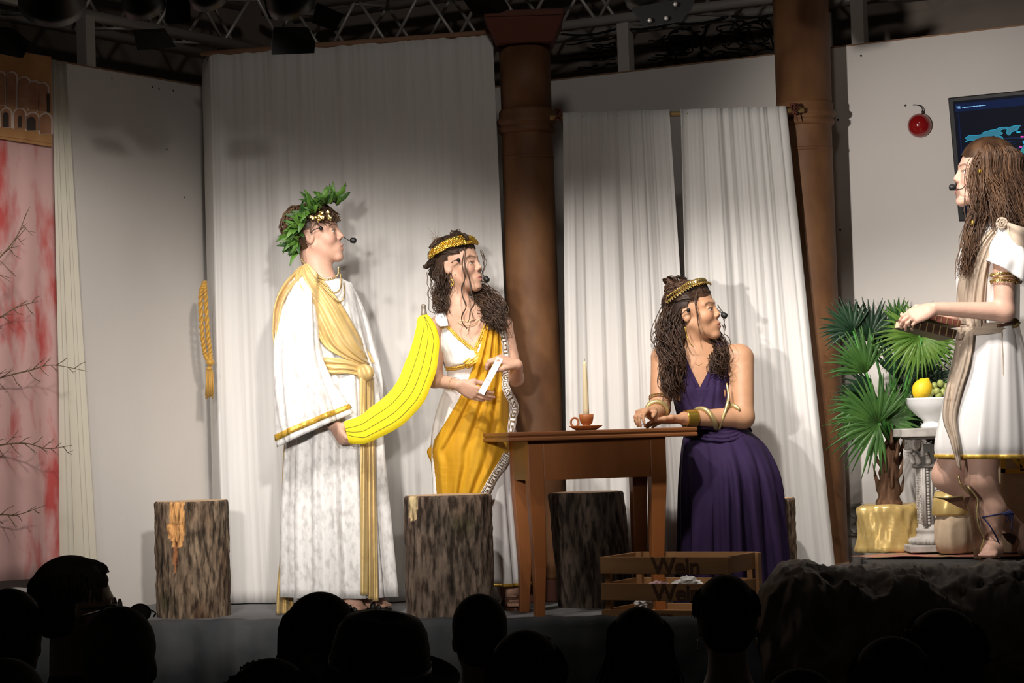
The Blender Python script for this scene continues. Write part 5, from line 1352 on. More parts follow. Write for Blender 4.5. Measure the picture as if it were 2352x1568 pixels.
mb = MB(); ring = np.concatenate([G, G2[:, ::-1]], 1); mb.loft(ring, caps=True); mb.build('felt_body', M['banana'], bn, smooth='auto')
for u0 in (.30, .55, .78):
    mb = MB(); P = []
    for i in range(2, 60):
        uu = .5 + (u0 - .5) * min(1, (i - 1) / 12); uu = .35 + (uu - .35) * (1 if i < 50 else 1 - (i - 50) / 22)
        p = A[i] * (1 - uu) + B[i] * uu; b = .016 * math.sqrt(max(0, 1 - (2 * uu - 1) ** 2)) + .0042; P.append(W(p[0], p[1], Yn - b))
    mb.tube(P, .0011, 5); mb.build('drawn_line', M['penline'], bn)
P = cr([zb(932, 190), zb(930, 150), zb(925, 110), zb(928, 78)], 14); mb = MB(); mb.tube([W(x, y, Yn) for x, y in P], np.array([.0135, .013, .013, .012, .0115, .011, .0105, .010, .010, .0105, .011, .0105, .009, .004]), 9); mb.build('stalk', M['stub'], bn)
# ------------------------------------------------------------------ woman in white with yellow drape
M['whitecloth'] = mat('white_crepe', (.84, .82, .81), .7, bump=.1, bscale=30); M['mustard'] = mat('mustard_crepe', (.70, .38, .014), .7, col2=(.62, .31, .010), nscale=10, stretch=(3, 3, .4), bump=.1, bscale=50, trans=.1)
M['keyink'] = mat('brown_key_print', (.20, .12, .05), .6, metal=.2); M['tiara'] = mat('bright_gold', (.80, .52, .09), .28, metal=.9); M['brooch'] = mat('antique_gold', (.42, .30, .13), .4, metal=.8)
M['hair_y'] = hairmat('dark_brown_hair', (.035, .020, .013), (.085, .050, .032)); M['strapshoe'] = mat('brown_leather_strap', (.10, .035, .02), .5)
YW = 9.76
def PW(x, y, d=0.0): return W(x, y, YW + d)
S = SDF(); sk = (.60, .36, .255)
HC = PW(1052, 613); HR = hframe((.90, -.44, .10), (-.06, 0, 1)); hs_ = 1.0
add_head(S, HC, HR, hs_, neck=PW(1058, 716), nr=(.047, .050))
S.ell(PW(1076, 752, .01), (.120, .070, .065), k=.05); S.ell(PW(1078, 800, .01), (.112, .085, .09), k=.05)
for x, d in ((1050, -.055), (1108, -.05)): S.ell(PW(x, 806, d), (.046, .044, .048), k=.03)
S.ell(PW(1088, 890, .01), (.108, .078, .12), k=.06); S.ell(PW(1090, 1000, .02), (.15, .10, .13), k=.06)
S.cap(PW(1058, 712), PW(1005, 748), .040, .040, .04); S.cap(PW(1066, 712), PW(1150, 742), .040, .042, .04)
a0, a1, a2 = PW(1002, 760, -.01), PW(998, 872, -.05), PW(1052, 884, -.235); S.chain([a0, a1], [.041, .033], .03); S.chain([a1, a2], [.033, .023], .02)
b0, b1, b2 = PW(1156, 752, 0), PW(1184, 868, -.03), PW(1188, 838, -.225); S.chain([b0, b1], [.041, .034], .03); S.chain([b1, b2], [.034, .024], .02)
tR = add_hand(S, a2, V(.82, -.22, -.42), V(-.30, .65, -.65), V(.45, -.35, .70), .93, ((.12, .30, .25), (.18, .32, .25), (.25, .35, .25), (.32, .4, .25)), ((.85, .45, .25), (.95, .1, .35)))
tL = add_hand(S, b2, V(-.78, -.10, .30), V(-.25, .35, -.85), V(-.30, -.80, -.25), .93, ((.55, .75, .4), (.62, .8, .45), (.7, .85, .45), (.8, .85, .45)), ((.8, .5, .35), (.9, .0, .6)))
for x, d in ((1075, 0), (1150, .04)): S.chain([PW(x, 1010, d), PW(x + 8, 1190, d), PW(x + 20, 1362, d)], [.08, .055, .036], .03)
ft = []
for hx, tx, d in ((1098, 1112, -.02), (1166, 1186, .03)):
    he = PW(hx, 1398, d + .06); he[2] = .012; to = PW(tx, 1398, d - .14); to[2] = .012; ft.append((he, to)); foot(S, he + V(0, -.02, .075), he, to, .9); S.cap(he + V(0, -.02, .075), PW(hx + 4, 1350, d), .032, .040, .03)
fine = [boxaround([HC], .17), boxaround([a2, a2 + nrm(V(.82, -.22, -.42)) * .13], .07), boxaround([b2, b2 + nrm(V(-.78, -.10, .30)) * .11], .08)]
def paint(v, c): face_paint(v, c, HC, HR, hs_, (.50, .17, .15), (.07, .04, .025), (.62, .26, .19), .95)
mb = body_mesh(S, sk, fine, .006, .0026, paint, lambda m: eye_balls(m, HC, HR, (1, -.15, .05), hs_))
w1 = mb.build('person', M['skin'], base=(float(PW(1090, 1400)[0]), YW, 0), colors=True)
tag(w1, 'woman in a white gown with mustard yellow drape and golden tiara', 'person')
dress = Robe([(806, 1018, 1152, .100, -.012), (830, 1020, 1156, .112, -.012), (852, 1026, 1156, .098, 0), (885, 1024, 1160, .095, 0), (930, 1008, 1170, .105, 0), (990, 994, 1180, .122, .01), (1050, 991, 1186, .130, .015), (1150, 996, 1192, .132, .025), (1342, 988, 1213, .145, .03)], YW, 130, 80, fold_amp=.015, fold_from=.35, fold_pow=1, nf=13, seed=8, rip=.003)
mb = MB(); dress.add(mb); mb.build('gown', M['whitecloth'], w1, solid=.003)
mb = MB(); R_ = dress.R; mb.loft([(R_[79] * a + R_[78] * (1 - a)).mean(0) + ((R_[79] * a + R_[78] * (1 - a)) - (R_[79] * a + R_[78] * (1 - a)).mean(0)) * 1.012 for a in (.7, .85, 1.0)]); mb.build('hem_trim', M['goldtrim'], w1, solid=.003)
# chest surface: in front of the torso
def chest(px, py, e):
    u = np.clip((px - 1082) / 78.0, -1, 1); y = YW - .080 * math.sqrt(max(0, 1 - u * u)) - .030 * math.exp(-((py - 806) / 30.0) ** 2) * (math.exp(-((px - 1048) / 24.0) ** 2) + math.exp(-((px - 1112) / 26.0) ** 2)) + .02 * max(0, (770 - py) / 40.0)
    return W(px, py, y - e)
def bodice(px, py, e):
    if py > 835: return dress.front(px, py, e)
    a = chest(px, py, e + .004); b = dress.front(px, max(py, 806), e); t = np.clip((py - 806) / 29, 0, 1); return W(px, py, a[1] * (1 - t) + b[1] * t)
G = drape(bodice, [(1012, 748), (1011, 780), (1014, 815), (1022, 845)], [(1030, 746), (1052, 774), (1080, 800), (1104, 826)], 24, 30, .002, 3, 3, .008)
mb = MB(); mb.sheet(G); mb.build('bodice_panel', M['whitecloth'], w1, solid=.003)
G = drape(bodice, [(1112, 748), (1104, 772), (1094, 796), (1080, 830)], [(1150, 742), (1156, 772), (1157, 800), (1156, 836)], 24, 30, .002, 3, 4, .007)
mb = MB(); mb.sheet(G); mb.build('bodice_panel', M['whitecloth'], w1, solid=.003)
G = drape(lambda x, y, e: W(x, y, YW - .045 - e - .04 * np.clip((y - 712) / 35, 0, 1)), [(1002, 722), (1000, 735), (1010, 750)], [(1018, 712), (1026, 730), (1030, 748)], 10, 12, .001, 2, 4, .008)
mb = MB(); mb.sheet(G); mb.build('shoulder_strap', M['whitecloth'], w1, solid=.003)
MB().lathe(chest(1018, 746, .016), [(.0185, 0), (.0185, .004), (.015, .006), (.013, .004), (.009, .004), (.006, .007), (.002, .0075)], 28, axis=(-.2, -1, .1)).build('brooch', M['brooch'], w1)
# trims of small gold beads
def beads(name, pts, n, r, rows=2, surf=bodice, wid=5.0, m_=None, par=None):
    P = cr(pts, n); T = nrm_rows(np.gradient(P, axis=0)); N = np.stack([-T[:, 1], T[:, 0]], 1); mb = MB(); q = np.random.default_rng(n)
    for i in range(n):
        for k in range(rows):
            p = P[i] + N[i] * (k - (rows - 1) / 2) * wid + q.normal(size=2) * .4; mb.ball(surf(p[0], p[1], .012), (r * 1.2, r * .7, r), 6, 4)
    return mb.build(name, m_ or M['goldtrim'], par or w1)
beads('neckline_trim', [(1028, 750), (1052, 774), (1078, 796), (1100, 816)], 42, .0042, 2, wid=4); beads('neckline_trim', [(1114, 748), (1106, 770), (1096, 792), (1090, 806)], 26, .0040, 2, wid=4)
beads('underbust_trim', [(1026, 847), (1050, 845), (1072, 838), (1100, 826)], 40, .0042, 2, wid=4); beads('underbust_trim', [(1070, 838), (1085, 828), (1102, 816)], 20, .0042, 4, wid=5)
# mustard drape
left = [(1116, 742), (1104, 785), (1084, 850), (1055, 915), (1020, 975), (990, 1022), (981, 1038), (992, 1066), (999, 1100), (1006, 1150)]
right = [(1150, 742), (1158, 785), (1164, 840), (1167, 900), (1170, 955), (1172, 1000), (1168, 1035), (1152, 1072), (1130, 1108), (1105, 1150)]
def surfW(x, y, e):
    return bodice(x, y, e) if x > 993 else W(x, y, dress.front(993, y, e)[1])
G = drape(surfW, left, right, 50, 90, .0075, 4, 7, .022); mb = MB(); mb.sheet(G); mb.build('yellow_drape', M['mustard'], w1, solid=.003)
KEY = [(0, .06, 1, .13), (0, .87, 1, .94), (0, .20, .12, .80), (0, .70, .80, .80), (.70, .34, .82, .80), (.32, .30, .82, .40), (.32, .30, .44, .58), (.32, .50, .58, .58), (.12, .20, 1.0, .26)]
def keyribbon(name, pts, wpx, units, surf, parent, seed=0):
    n = 60; P = cr(pts, n); T = nrm_rows(np.gradient(P, axis=0)); N = np.stack([-T[:, 1], T[:, 0]], 1)
    def at(u, v, e):
        x = u * (n - 1); i = min(int(x), n - 2); f = x - i; c = P[i] * (1 - f) + P[i + 1] * f; nn = N[i]; c = c + nn * (v - .5) * wpx
        return surf(c[0], c[1], e + .003 * math.sin(u * 14 + seed) + .003 * math.sin(v * 3))
    G = np.array([[at(u, v, .020) for v in np.linspace(0, 1, 5)] for u in np.linspace(0, 1, n)]); mb = MB(); mb.sheet(G); o = mb.build(name, M['whitecloth'], parent, solid=.002)
    mb = MB()
    for k in range(units):
        for (u0, v0, u1, v1) in KEY:
            mb.sheet(np.array([[at((k + u) / units, v, .0225) for v in np.linspace(v0, v1, 3)] for u in np.linspace(u0, u1, 3)]))
    mb.build('key_pattern', M['keyink'], o, solid=.0006)
def surfR(x, y, e): return W(x, y, dress.front(min(x, 1150), max(y, 810), e)[1] - .004)
keyribbon('key_trim', [(1146, 738), (1155, 765), (1161, 800), (1162, 835)], 15, 4, surfR, w1); keyribbon('key_trim', [(1158, 842), (1164, 862), (1160, 880), (1166, 900), (1182, 932), (1178, 960), (1172, 1002)], 18, 7, surfR, w1, 1); keyribbon('key_trim', [(1166, 1042), (1152, 1068), (1132, 1100), (1110, 1140)], 19, 5, surfR, w1, 2)
# necklaces, bracelet, earring
mb = MB(); mb.tube(cr([chest(1026, 712, -.03), chest(1040, 730, -.008), chest(1062, 737, 0), chest(1090, 735, -.004), chest(1100, 722, -.03)], 30), .0014, 6); mb.build('necklace', M['chain'], w1)
mb = MB(); chain(mb, [chest(1026, 710, -.03), chest(1038, 730, -.008), chest(1060, 745, .002), chest(1078, 747, .003), chest(1096, 738, -.002), chest(1104, 720, -.03)], 50, .0020); mb.build('necklace', M['chain'], w1)
t = np.linspace(0, 2 * math.pi, 30); wd = nrm(a2 - a1); Fz = frame_z(wd); wc = a1 + (a2 - a1) * .86
mb = MB(); chain(mb, wc + .029 * (np.cos(t)[:, None] * Fz[:, 0] + np.sin(t)[:, None] * Fz[:, 1]), 44, .0016); mb.build('bracelet', M['chain'], w1)
mb = MB(); mb.tube(cr([PW(1037, 640, -.08), PW(1041, 648, -.085), PW(1040, 656, -.085), PW(1036, 650, -.08)], 16), .0028, 6); mb.build('earring', M['tiara'], w1)
for tip, m_ in ((tR[0], 1),): mb = MB(); mb.lathe(a2 + nrm(V(.82, -.22, -.42)) * .115 + V(.012, -.01, .012), [(.0095, -.0015), (.0105, 0), (.0095, .0015)], 16, axis=nrm(V(.82, -.22, -.42)), caps=False); mb.build('ring', M['tiara'], w1)
# hair
mb = MB(); v, f = hair_cap(HC, HR, hs_, .009, (.060, .042), -.030); mb.add(v, f, (.8, .8, .8)); rr = np.random.default_rng(31)
for k in range(260):      # combed back over the skull
    th0 = rr.uniform(-1.5, 1.5); p0 = skull(HC, HR, hs_, th0, rr.uniform(.22, .6), .010); p1 = skull(HC, HR, hs_, th0 * 1.5, .95, .018); p2 = skull(HC, HR, hs_, math.pi + rr.normal() * .6, .55, .020); g = rr.uniform(.6, 1.5); strand(mb, [p0, p1, p2], .0019, .003, 2, rr.uniform(0, 6), 14, (g, g, g))
for k in range(150):      # sides swept back above the ear
    t0 = rr.uniform(-1.35, -.85); f0 = rr.uniform(.05, .5); g = rr.uniform(.6, 1.5)
    strand(mb, [skull(HC, HR, hs_, t0, f0, .009), skull(HC, HR, hs_, t0 - .55, f0 * .8 + .12, .015), skull(HC, HR, hs_, t0 - 1.3, f0 * .6 + .05, .017)], .0018, .002, 1.5, rr.uniform(0, 6), 12, (g, g, g))
for k in range(26):       # curls on top and at the back
    c = PW(rr.uniform(1026, 1068), rr.uniform(538, 556), rr.uniform(-.07, .04)) if k < 11 else PW(rr.uniform(988, 1026), rr.uniform(585, 645), rr.uniform(-.05, .06))
    ph = rr.uniform(0, 6.28, 3); t = np.linspace(0, 9, 30); r0 = rr.uniform(.010, .020)
    P = c + np.stack([r0 * np.cos(t + ph[0]), .7 * r0 * np.sin(t + ph[1]), r0 * np.sin(t + ph[2])], 1) + np.linspace(0, 1, 30)[:, None] * rr.normal(size=3) * .012
    g = rr.uniform(.6, 1.5)
    for q in range(9): mb.tube(P + rr.normal(size=3) * .0035, .0016, 5, col=(g, g, g))
lock(mb, [PW(1016, 628, -.03), PW(1018, 655, -.03), PW(1008, 680, -.03), PW(1016, 705, -.05), PW(1010, 722, -.05)], .045, 130, .0016, .009, 2.2, 5)
lock(mb, [PW(1088, 668, .06), PW(1112, 684, .01), PW(1132, 700, -.05), PW(1142, 725, -.09), PW(1148, 752, -.11)], .042, 190, .0016, .011, 2.4, 6, taper=.8)
lock(mb, [PW(1104, 684, .0), PW(1118, 705, -.06), PW(1124, 730, -.09), PW(1136, 752, -.11)], .034, 90, .0015, .011, 2.0, 7)
for pts, sd in (([(1068, 568), (1063, 600), (1066, 635), (1062, 665), (1068, 700), (1062, 730), (1072, 756)], 1), ([(1070, 570), (1069, 610), (1080, 655), (1088, 690), (1082, 715), (1072, 740)], 2)):
    for q in range(9):
        g = rr.uniform(.7, 1.4); strand(mb, [PW(x, y, -.105 - .02 * (y > 680)) + rr.normal(size=3) * .0008 for x, y in pts], .0013, .0042, 3.0, sd + q * .12, 44, (g, g, g))
lock(mb, [PW(1104, 575, -.06), PW(1112, 600, -.05), PW(1108, 640, -.04), PW(1118, 668, -.03)], .007, 8, .0009, .004, 2.4, 9, n=30)
for k in range(10): lock(mb, [PW(998, 600, 0), PW(1000 + rr.normal() * 6, 570, -.01), PW(1000 + rr.normal() * 8, 520 + rr.uniform(0, 30), 0)], .003, 1, .0007, .006, 2, 40 + k, cols=(2.5, 4))
mb.build('hair', M['hair_y'], w1, colors=True)
mb = MB()
for row in range(6):
    nn = 44
    for k in range(nn):
        th0 = -2.15 + 2.75 * k / (nn - 1); ph0 = .26 + .16 * math.cos(th0 * .8) - .22 * max(0, -th0 - 1.3) + row * .075 * (1 - .35 * abs(th0 + .7) / 1.4)
        p = skull(HC, HR, hs_, th0 + .03 * (row % 2), ph0, .024 + rr.uniform(0, .005)); n_ = nrm(p - HC)
        mb.ball(p, (.0084, .0084, .0034), 7, 5, frame_z(nrm(n_ + rr.normal(size=3) * .35)))
mb.build('tiara', M['tiara'], w1)
headset(w1, None, PW(1053, 597, -.095), [PW(1036, 604, -.09), PW(1044, 598, -.096), PW(1053, 597, -.095)], PW(1117, 641, -.085), (.5, -.3, -.7))
mb = MB(); mb.tube(cr([PW(1106, 620, -.055), PW(1110, 630, -.07), PW(1114, 638, -.08)], 10), .0016, 6); mb.build('microphone_boom', M['black'], w1)
for he, to in ft:
    h0 = he.copy(); h0[2] = 0; t0 = to.copy(); t0[2] = 0; sandal(w1, h0, t0, M['strapshoe'], .012, .038); d = nrm(to - he); sd = V(-d[1], d[0], 0); mb = MB()
    for f_ in (.35, .75): c = h0 + (t0 - h0) * f_; mb.tube([c + sd * .04 + V(0, 0, .012), c + sd * .027 + V(0, 0, .05), c + V(0, 0, .062 - .02 * f_), c - sd * .027 + V(0, 0, .05), c - sd * .04 + V(0, 0, .012)], .007, 6)
    mb.build('sandal_strap', M['strapshoe'], w1)
# folded letter in her hands
lA, lB = PW(1149, 822, -.262), PW(1105, 904, -.30); d = nrm(lB - lA); s_n = nrm(np.cross(d, V(0, -1, .1))); n_ = np.cross(s_n, d)
mb = MB()
for (t0, t1, e) in ((0, .62, 0), (.55, 1.0, -.0022)):
    p0 = lA + (lB - lA) * t0; p1 = lA + (lB - lA) * t1; mb.box((p0 + p1) / 2 + n_ * e, (np.linalg.norm(p1 - p0), .0275, .003), np.stack([d, s_n, n_], 1))
tag(mb.build('folded_letter', M['paper'], smooth=False, bevel=.0008), 'white folded letter held by the woman in the yellow drape', 'letter')

# ------------------------------------------------------------------ seated woman in purple
M['purple'] = mat('purple_jersey', (.023, .0115, .045), .85, col2=(.030, .015, .056), nscale=7, spec=.2, bump=.06, bscale=40); M['hair_p'] = hairmat('dark_chestnut_hair', (.026, .014, .009), (.07, .036, .021)); M['bangle'] = mat('pale_gold_band', (.55, .44, .20), .38, metal=.6)
YP = 9.64
def PP(x, y, d=0.0): return W(x, y, YP + d)
S = SDF(); sk = (.50, .27, .155)
HC = PP(1593, 721); HR = hframe((.925, -.37, .13), (-.10, 0, 1)); hs_ = 1.04
add_head(S, HC, HR, hs_, neck=PP(1600, 822, .02), nr=(.050, .056))
S.ell(PP(1606, 840, .03), (.150, .080, .07), k=.05); S.ell(PP(1612, 890, .03), (.135, .10, .11), k=.06); S.ell(PP(1630, 960, .05), (.125, .10, .12), k=.06); S.ell(PP(1655, 1050, .10), (.17, .14, .12), k=.06)
for x in (1578, 1645): S.ell(PP(x, 905, -.035), (.055, .055, .055), k=.035)
S.cap(PP(1600, 812, .02), PP(1530, 815, .02), .045, .048, .04); S.cap(PP(1605, 812, .02), PP(1695, 818, .03), .045, .052, .04)
a0, a1, a2 = PP(1522, 822, .01), PP(1516, 938, -.07), PP(1500, 951, -.205); S.chain([a0, a1], [.050, .042], .03); S.chain([a1, a2], [.042, .028], .02)
b0, b1, b2 = PP(1702, 826, .02), PP(1706, 958, -.08), PP(1572, 961, -.175); S.chain([b0, b1], [.056, .047], .03); S.chain([b1, b2], [.047, .029], .02)
tz = .757 + .012
dl_ = nrm(V(-.92, -.10, -.05)); add_hand(S, b2 + V(0, 0, .0), dl_, V(-.1, .2, -.95), V(-.2, -.9, .2), .98, ((.05, .22, .2), (.08, .24, .2), (.12, .26, .2), (.16, .28, .2)), ((.8, .45, -.1), (.95, .15, .1)))
dr_ = nrm(V(-.50, -.75, -.05)); add_hand(S, a2 + V(-.005, .0, .016), dr_, V(-.2, .15, -.95), V(.7, -.55, .1), .95, ((.5, .7, .4), (.55, .7, .4), (.6, .75, .4), (.65, .75, .4)), ((.7, .5, .1), (.85, .3, .3)))
for x, k in ((1628, 1), (1705, 1)): S.chain([PP(1665, 1075, .06), PP(x, 1115, -.15), PP(x, 1330, -.14)], [.080, .060, .040], .03)
for x in (1628, 1705):
    he = PP(x, 1395, -.04); he[2] = .012; to = he + V(-.01, -.20, 0); foot(S, he + V(0, -.02, .075), he, to, .9); S.cap(he + V(0, -.02, .075), PP(x, 1320, -.14), .034, .045, .03)
fine = [boxaround([HC], .18), boxaround([b2, b2 + dl_ * .17, a2], .075)]
def paint(v, c): face_paint(v, c, HC, HR, hs_, (.36, .12, .10), (.045, .025, .018), (.52, .22, .13), 1.0)
mb = body_mesh(S, sk, fine, .006, .0026, paint, lambda m: eye_balls(m, HC, HR, (1, -.05, .12), hs_, (.04, .02, .012)))
w2 = mb.build('person', M['skin'], base=(float(PP(1660, 1395)[0]), YP, 0), colors=True)
tag(w2, 'seated woman in a sleeveless purple gown leaning on the wooden table', 'person')
gown = Robe([(892, 1543, 1684, .118, .02), (930, 1552, 1690, .125, .02), (965, 1565, 1704, .122, .02), (990, 1572, 1722, .135, .01), (1020, 1568, 1752, .18, 0), (1070, 1565, 1776, .22, -.03), (1120, 1564, 1787, .235, -.045), (1200, 1565, 1793, .24, -.05), (1290, 1565, 1800, .24, -.05), (1394, 1562, 1806, .24, -.05)], YP, 150, 90, fold_amp=.032, fold_from=.38, fold_pow=.8, nf=14, seed=15, rip=.004)
# pleats falling from the knees on the camera side
for i in range(len(gown.R)):
    py = gown.rows[i, 0]; t = np.clip((py - 1045) / 120.0, 0, 1)
    if t <= 0: continue
    th = np.linspace(0, 2 * math.pi, gown.n, endpoint=False); front = np.clip(-np.sin(th), 0, 1) ** .7
    u = np.cos(th) * (1.25 - .25 * np.clip((py - 1045) / 350.0, 0, 1))
    gown.R[i, :, 1] -= .020 * t * front * (np.sin(u * 17 + .9 * np.sin(u * 5)) + .5 * np.sin(u * 31 + 1))
mb = MB(); gown.add(mb); mb.build('gown', M['purple'], w2, solid=.003)
# sash gathered round the waist
G = drape(lambda x, y, e: gown.front(x, y, e), [(1572, 968), (1620, 978), (1670, 980), (1716, 962)], [(1570, 1000), (1622, 1012), (1680, 1014), (1728, 990)], 16, 40, .005, 4, 21, .012); mb = MB(); mb.sheet(G); mb.build('waist_gather', M['purple'], w2, solid=.003)
def tors(px, py, e):
    u = np.clip((px - 1612) / 84.0, -1, 1); y = YP + .03 - .095 * math.sqrt(max(0, 1 - u * u)) - .03 * math.exp(-((py - 905) / 34.0) ** 2) * (math.exp(-((px - 1578) / 26.0) ** 2) + math.exp(-((px - 1645) / 26.0) ** 2)) + .035 * max(0, (850 - py) / 50.0)
    if py > 900: t = min(1, (py - 900) / 40.0); y = y * (1 - t) + gown.front(px, py, 0)[1] * t
    return W(px, py, y - e)
G = drape(tors, [(1534, 806), (1536, 850), (1544, 905), (1556, 960)], [(1566, 790), (1584, 840), (1610, 895), (1640, 958)], 26, 34, .0035, 4, 3, .014); mb = MB(); mb.sheet(G); mb.build('bodice_wrap', M['purple'], w2, solid=.003)
G = drape(tors, [(1644, 788), (1630, 845), (1606, 895), (1585, 955)], [(1668, 780), (1670, 840), (1682, 905), (1694, 960)], 26, 34, .0035, 4, 9, .018); mb = MB(); mb.sheet(G); mb.build('bodice_wrap', M['purple'], w2, solid=.003)
# jewellery
mb = MB(); chain(mb, [tors(1568, 790, .0), tors(1580, 815, .004), tors(1604, 838, .006), tors(1624, 820, .004), tors(1632, 800, 0)], 44, .0018); mb.build('necklace', M['chain'], w2)
mb = MB(); mb.tube(cr([tors(1568, 792, -.01), tors(1590, 810, .004), tors(1610, 808, .004), tors(1632, 795, -.01)], 24), .0014, 6); mb.build('necklace', M['strapshoe'], w2)
mb = MB(); mb.tube(cr([PP(1573, 750, -.075), PP(1577, 770, -.08), PP(1585, 788, -.085), PP(1592, 796, -.085)], 16), .0022, 6); mb.build('earring', M['tiara'], w2)
def armband(name, A, B, ra, rb, t0, t1, m_, turns=1.0, w=.010, flat=.45, spread=0.0):
    n = int(40 * max(1, turns)); t = np.linspace(0, 1, n); ax = nrm(B - A); Fz = frame_z(ax); P = []
    for q in t:
        s = t0 + (t1 - t0) * q; a = 2 * math.pi * turns * q + spread; r_ = ra + (rb - ra) * s + .006; P.append(A + (B - A) * s + r_ * (math.cos(a) * Fz[:, 0] + math.sin(a) * Fz[:, 1]))
    mb = MB(); mb.tube(np.array(P), w * np.clip(np.minimum(t, 1 - t) * 12 + .35, .3, 1), 8, flat=1); return mb.build(name, m_, w2)
for q in (.78, .82): 
    t = np.linspace(0, 2 * math.pi, 30); Fz = frame_z(a1 - a0); c = a0 + (a1 - a0) * q; mb = MB(); chain(mb, c + .048 * (np.cos(t)[:, None] * Fz[:, 0] + np.sin(t)[:, None] * Fz[:, 1]), 60, .0028); mb.build('upper_arm_chain', M['chain'], w2)
armband('snake_bangle', a1, a2, .043, .028, .05, .75, M['bangle'], 1.25, .0105, spread=2.2)
armband('snake_bangle', b1, b2, .048, .029, .12, .80, M['bangle'], 1.3, .0105, spread=.6)
rings = []; Fz = frame_z(b2 - b1); t = np.linspace(0, 2 * math.pi, 40, endpoint=False)
for q in np.linspace(.80, .985, 12): rings.append(b1 + (b2 - b1) * q + (.048 + (.029 - .048) * q + .0045 + .0014 * (int(q * 60) % 2)) * (np.cos(t)[:, None] * Fz[:, 0] + np.sin(t)[:, None] * Fz[:, 1]))
mb = MB(); mb.loft(rings); mb.build('cuff_bracelet', M['tiara'], w2, solid=.002)
mb = MB(); mb.tube(cr([PP(1669, 880, -.09), PP(1673, 915, -.12), PP(1662, 955, -.15), PP(1650, 985, -.13)], 20), np.linspace(.004, .010, 20), 7); mb.build('snake_bangle_tail', M['bangle'], w2)
# hair
mb = MB(); v, f = hair_cap(HC, HR, hs_, .009, (.066, .035), -.035); mb.add(v, f, (.8, .8, .8)); rr = np.random.default_rng(77)
for k in range(280):
    th0 = rr.uniform(-1.6, 1.6); p0 = skull(HC, HR, hs_, th0, rr.uniform(.28, .6), .010); p1 = skull(HC, HR, hs_, th0 * 1.5, .95, .016); p2 = skull(HC, HR, hs_, math.pi + rr.normal() * .6, .75, .018); g = rr.uniform(.6, 1.6); strand(mb, [p0, p1, p2], .0019, .002, 2, rr.uniform(0, 6), 14, (g, g, g))
for k in range(150):      # sides swept back above the ear
    t0 = rr.uniform(-1.35, -.85); f0 = rr.uniform(.05, .5); g = rr.uniform(.6, 1.5)
    strand(mb, [skull(HC, HR, hs_, t0, f0, .009), skull(HC, HR, hs_, t0 - .55, f0 * .8 + .12, .015), skull(HC, HR, hs_, t0 - 1.3, f0 * .6 + .05, .017)], .0018, .002, 1.5, rr.uniform(0, 6), 12, (g, g, g))
for k in range(22):
    c = PP(rr.uniform(1536, 1566), rr.uniform(640, 672), rr.uniform(-.04, .05)); ph = rr.uniform(0, 6.28, 3); t = np.linspace(0, 8, 30); r0 = rr.uniform(.014, .026)
    P = c + np.stack([r0 * np.cos(t + ph[0]), .8 * r0 * np.sin(t + ph[1]), .8 * r0 * np.sin(t + ph[2])], 1); g = rr.uniform(.6, 1.5)
    for q in range(10): mb.tube(P + rr.normal(size=3) * .004, .0017, 5, col=(g, g, g))
lock(mb, [PP(1556, 700, .0), PP(1540, 740, -.02), PP(1530, 780, -.05), PP(1545, 830, -.09), PP(1540, 870, -.10), PP(1552, 905, -.10)], .055, 230, .0016, .012, 3.0, 5, taper=.75, n=34)
lock(mb, [PP(1560, 720, -.03), PP(1552, 770, -.05), PP(1558, 820, -.09), PP(1550, 860, -.10)], .035, 110, .0015, .011, 2.6, 6, n=30)
lock(mb, [PP(1638, 770, .07), PP(1650, 788, .01), PP(1652, 815, -.06), PP(1646, 838, -.08), PP(1656, 852, -.085)], .034, 150, .0015, .012, 2.2, 8, taper=.9, n=28)
lock(mb, [PP(1600, 668, -.085), PP(1598, 700, -.095), PP(1604, 735, -.10), PP(1608, 770, -.10)], .003, 6, .0009, .003, 2, 11, n=26); lock(mb, [PP(1648, 700, -.02), PP(1662, 725, -.03), PP(1665, 760, -.02)], .003, 5, .0009, .004, 1.5, 12, n=20)
for k in range(8): lock(mb, [PP(1545, 750, -.04), PP(1515 + rr.normal() * 8, 790, -.06), PP(1508 + rr.normal() * 8, 815 + rr.normal() * 10, -.06)], .004, 1, .001, .006, 1.5, 60 + k)
mb.build('hair', M['hair_p'], w2, colors=True)
for k in range(54):
    th0 = -2.1 + 2.5 * (k // 2) / 26; ph0 = .50 + .22 * math.cos(th0 + .3) - .25 * max(0, -th0 - 1.2); p = skull(HC, HR, hs_, th0, ph0, .018); p2 = skull(HC, HR, hs_, th0 + .12, ph0 + (.13 if k % 2 else -.11), .026); mb = MB(); leaf_mesh(mb, p, p2 - p, nrm(p - HC), .026, .0062); mb.build('golden_leaf', M['goldleaf'], w2, solid=.0006)
mb = MB(); mb.tube([skull(HC, HR, hs_, -2.1 + 2.5 * q / 30, .50 + .22 * math.cos(-2.1 + 2.5 * q / 30 + .3) - .25 * max(0, .9 - 2.5 * q / 30), .017) for q in range(31)], .002, 6); mb.build('headband', M['goldleaf'], w2)
headset(w2, None, PP(1581, 712, -.085), [PP(1566, 722, -.085), PP(1573, 714, -.088), PP(1581, 712, -.086)], PP(1663, 724, -.045), (.7, -.3, -.4))
mb = MB(); mb.tube(cr([PP(1646, 708, -.03), PP(1652, 714, -.04), PP(1660, 722, -.045)], 10), .0016, 6); mb.build('microphone_boom', M['black'], w2)
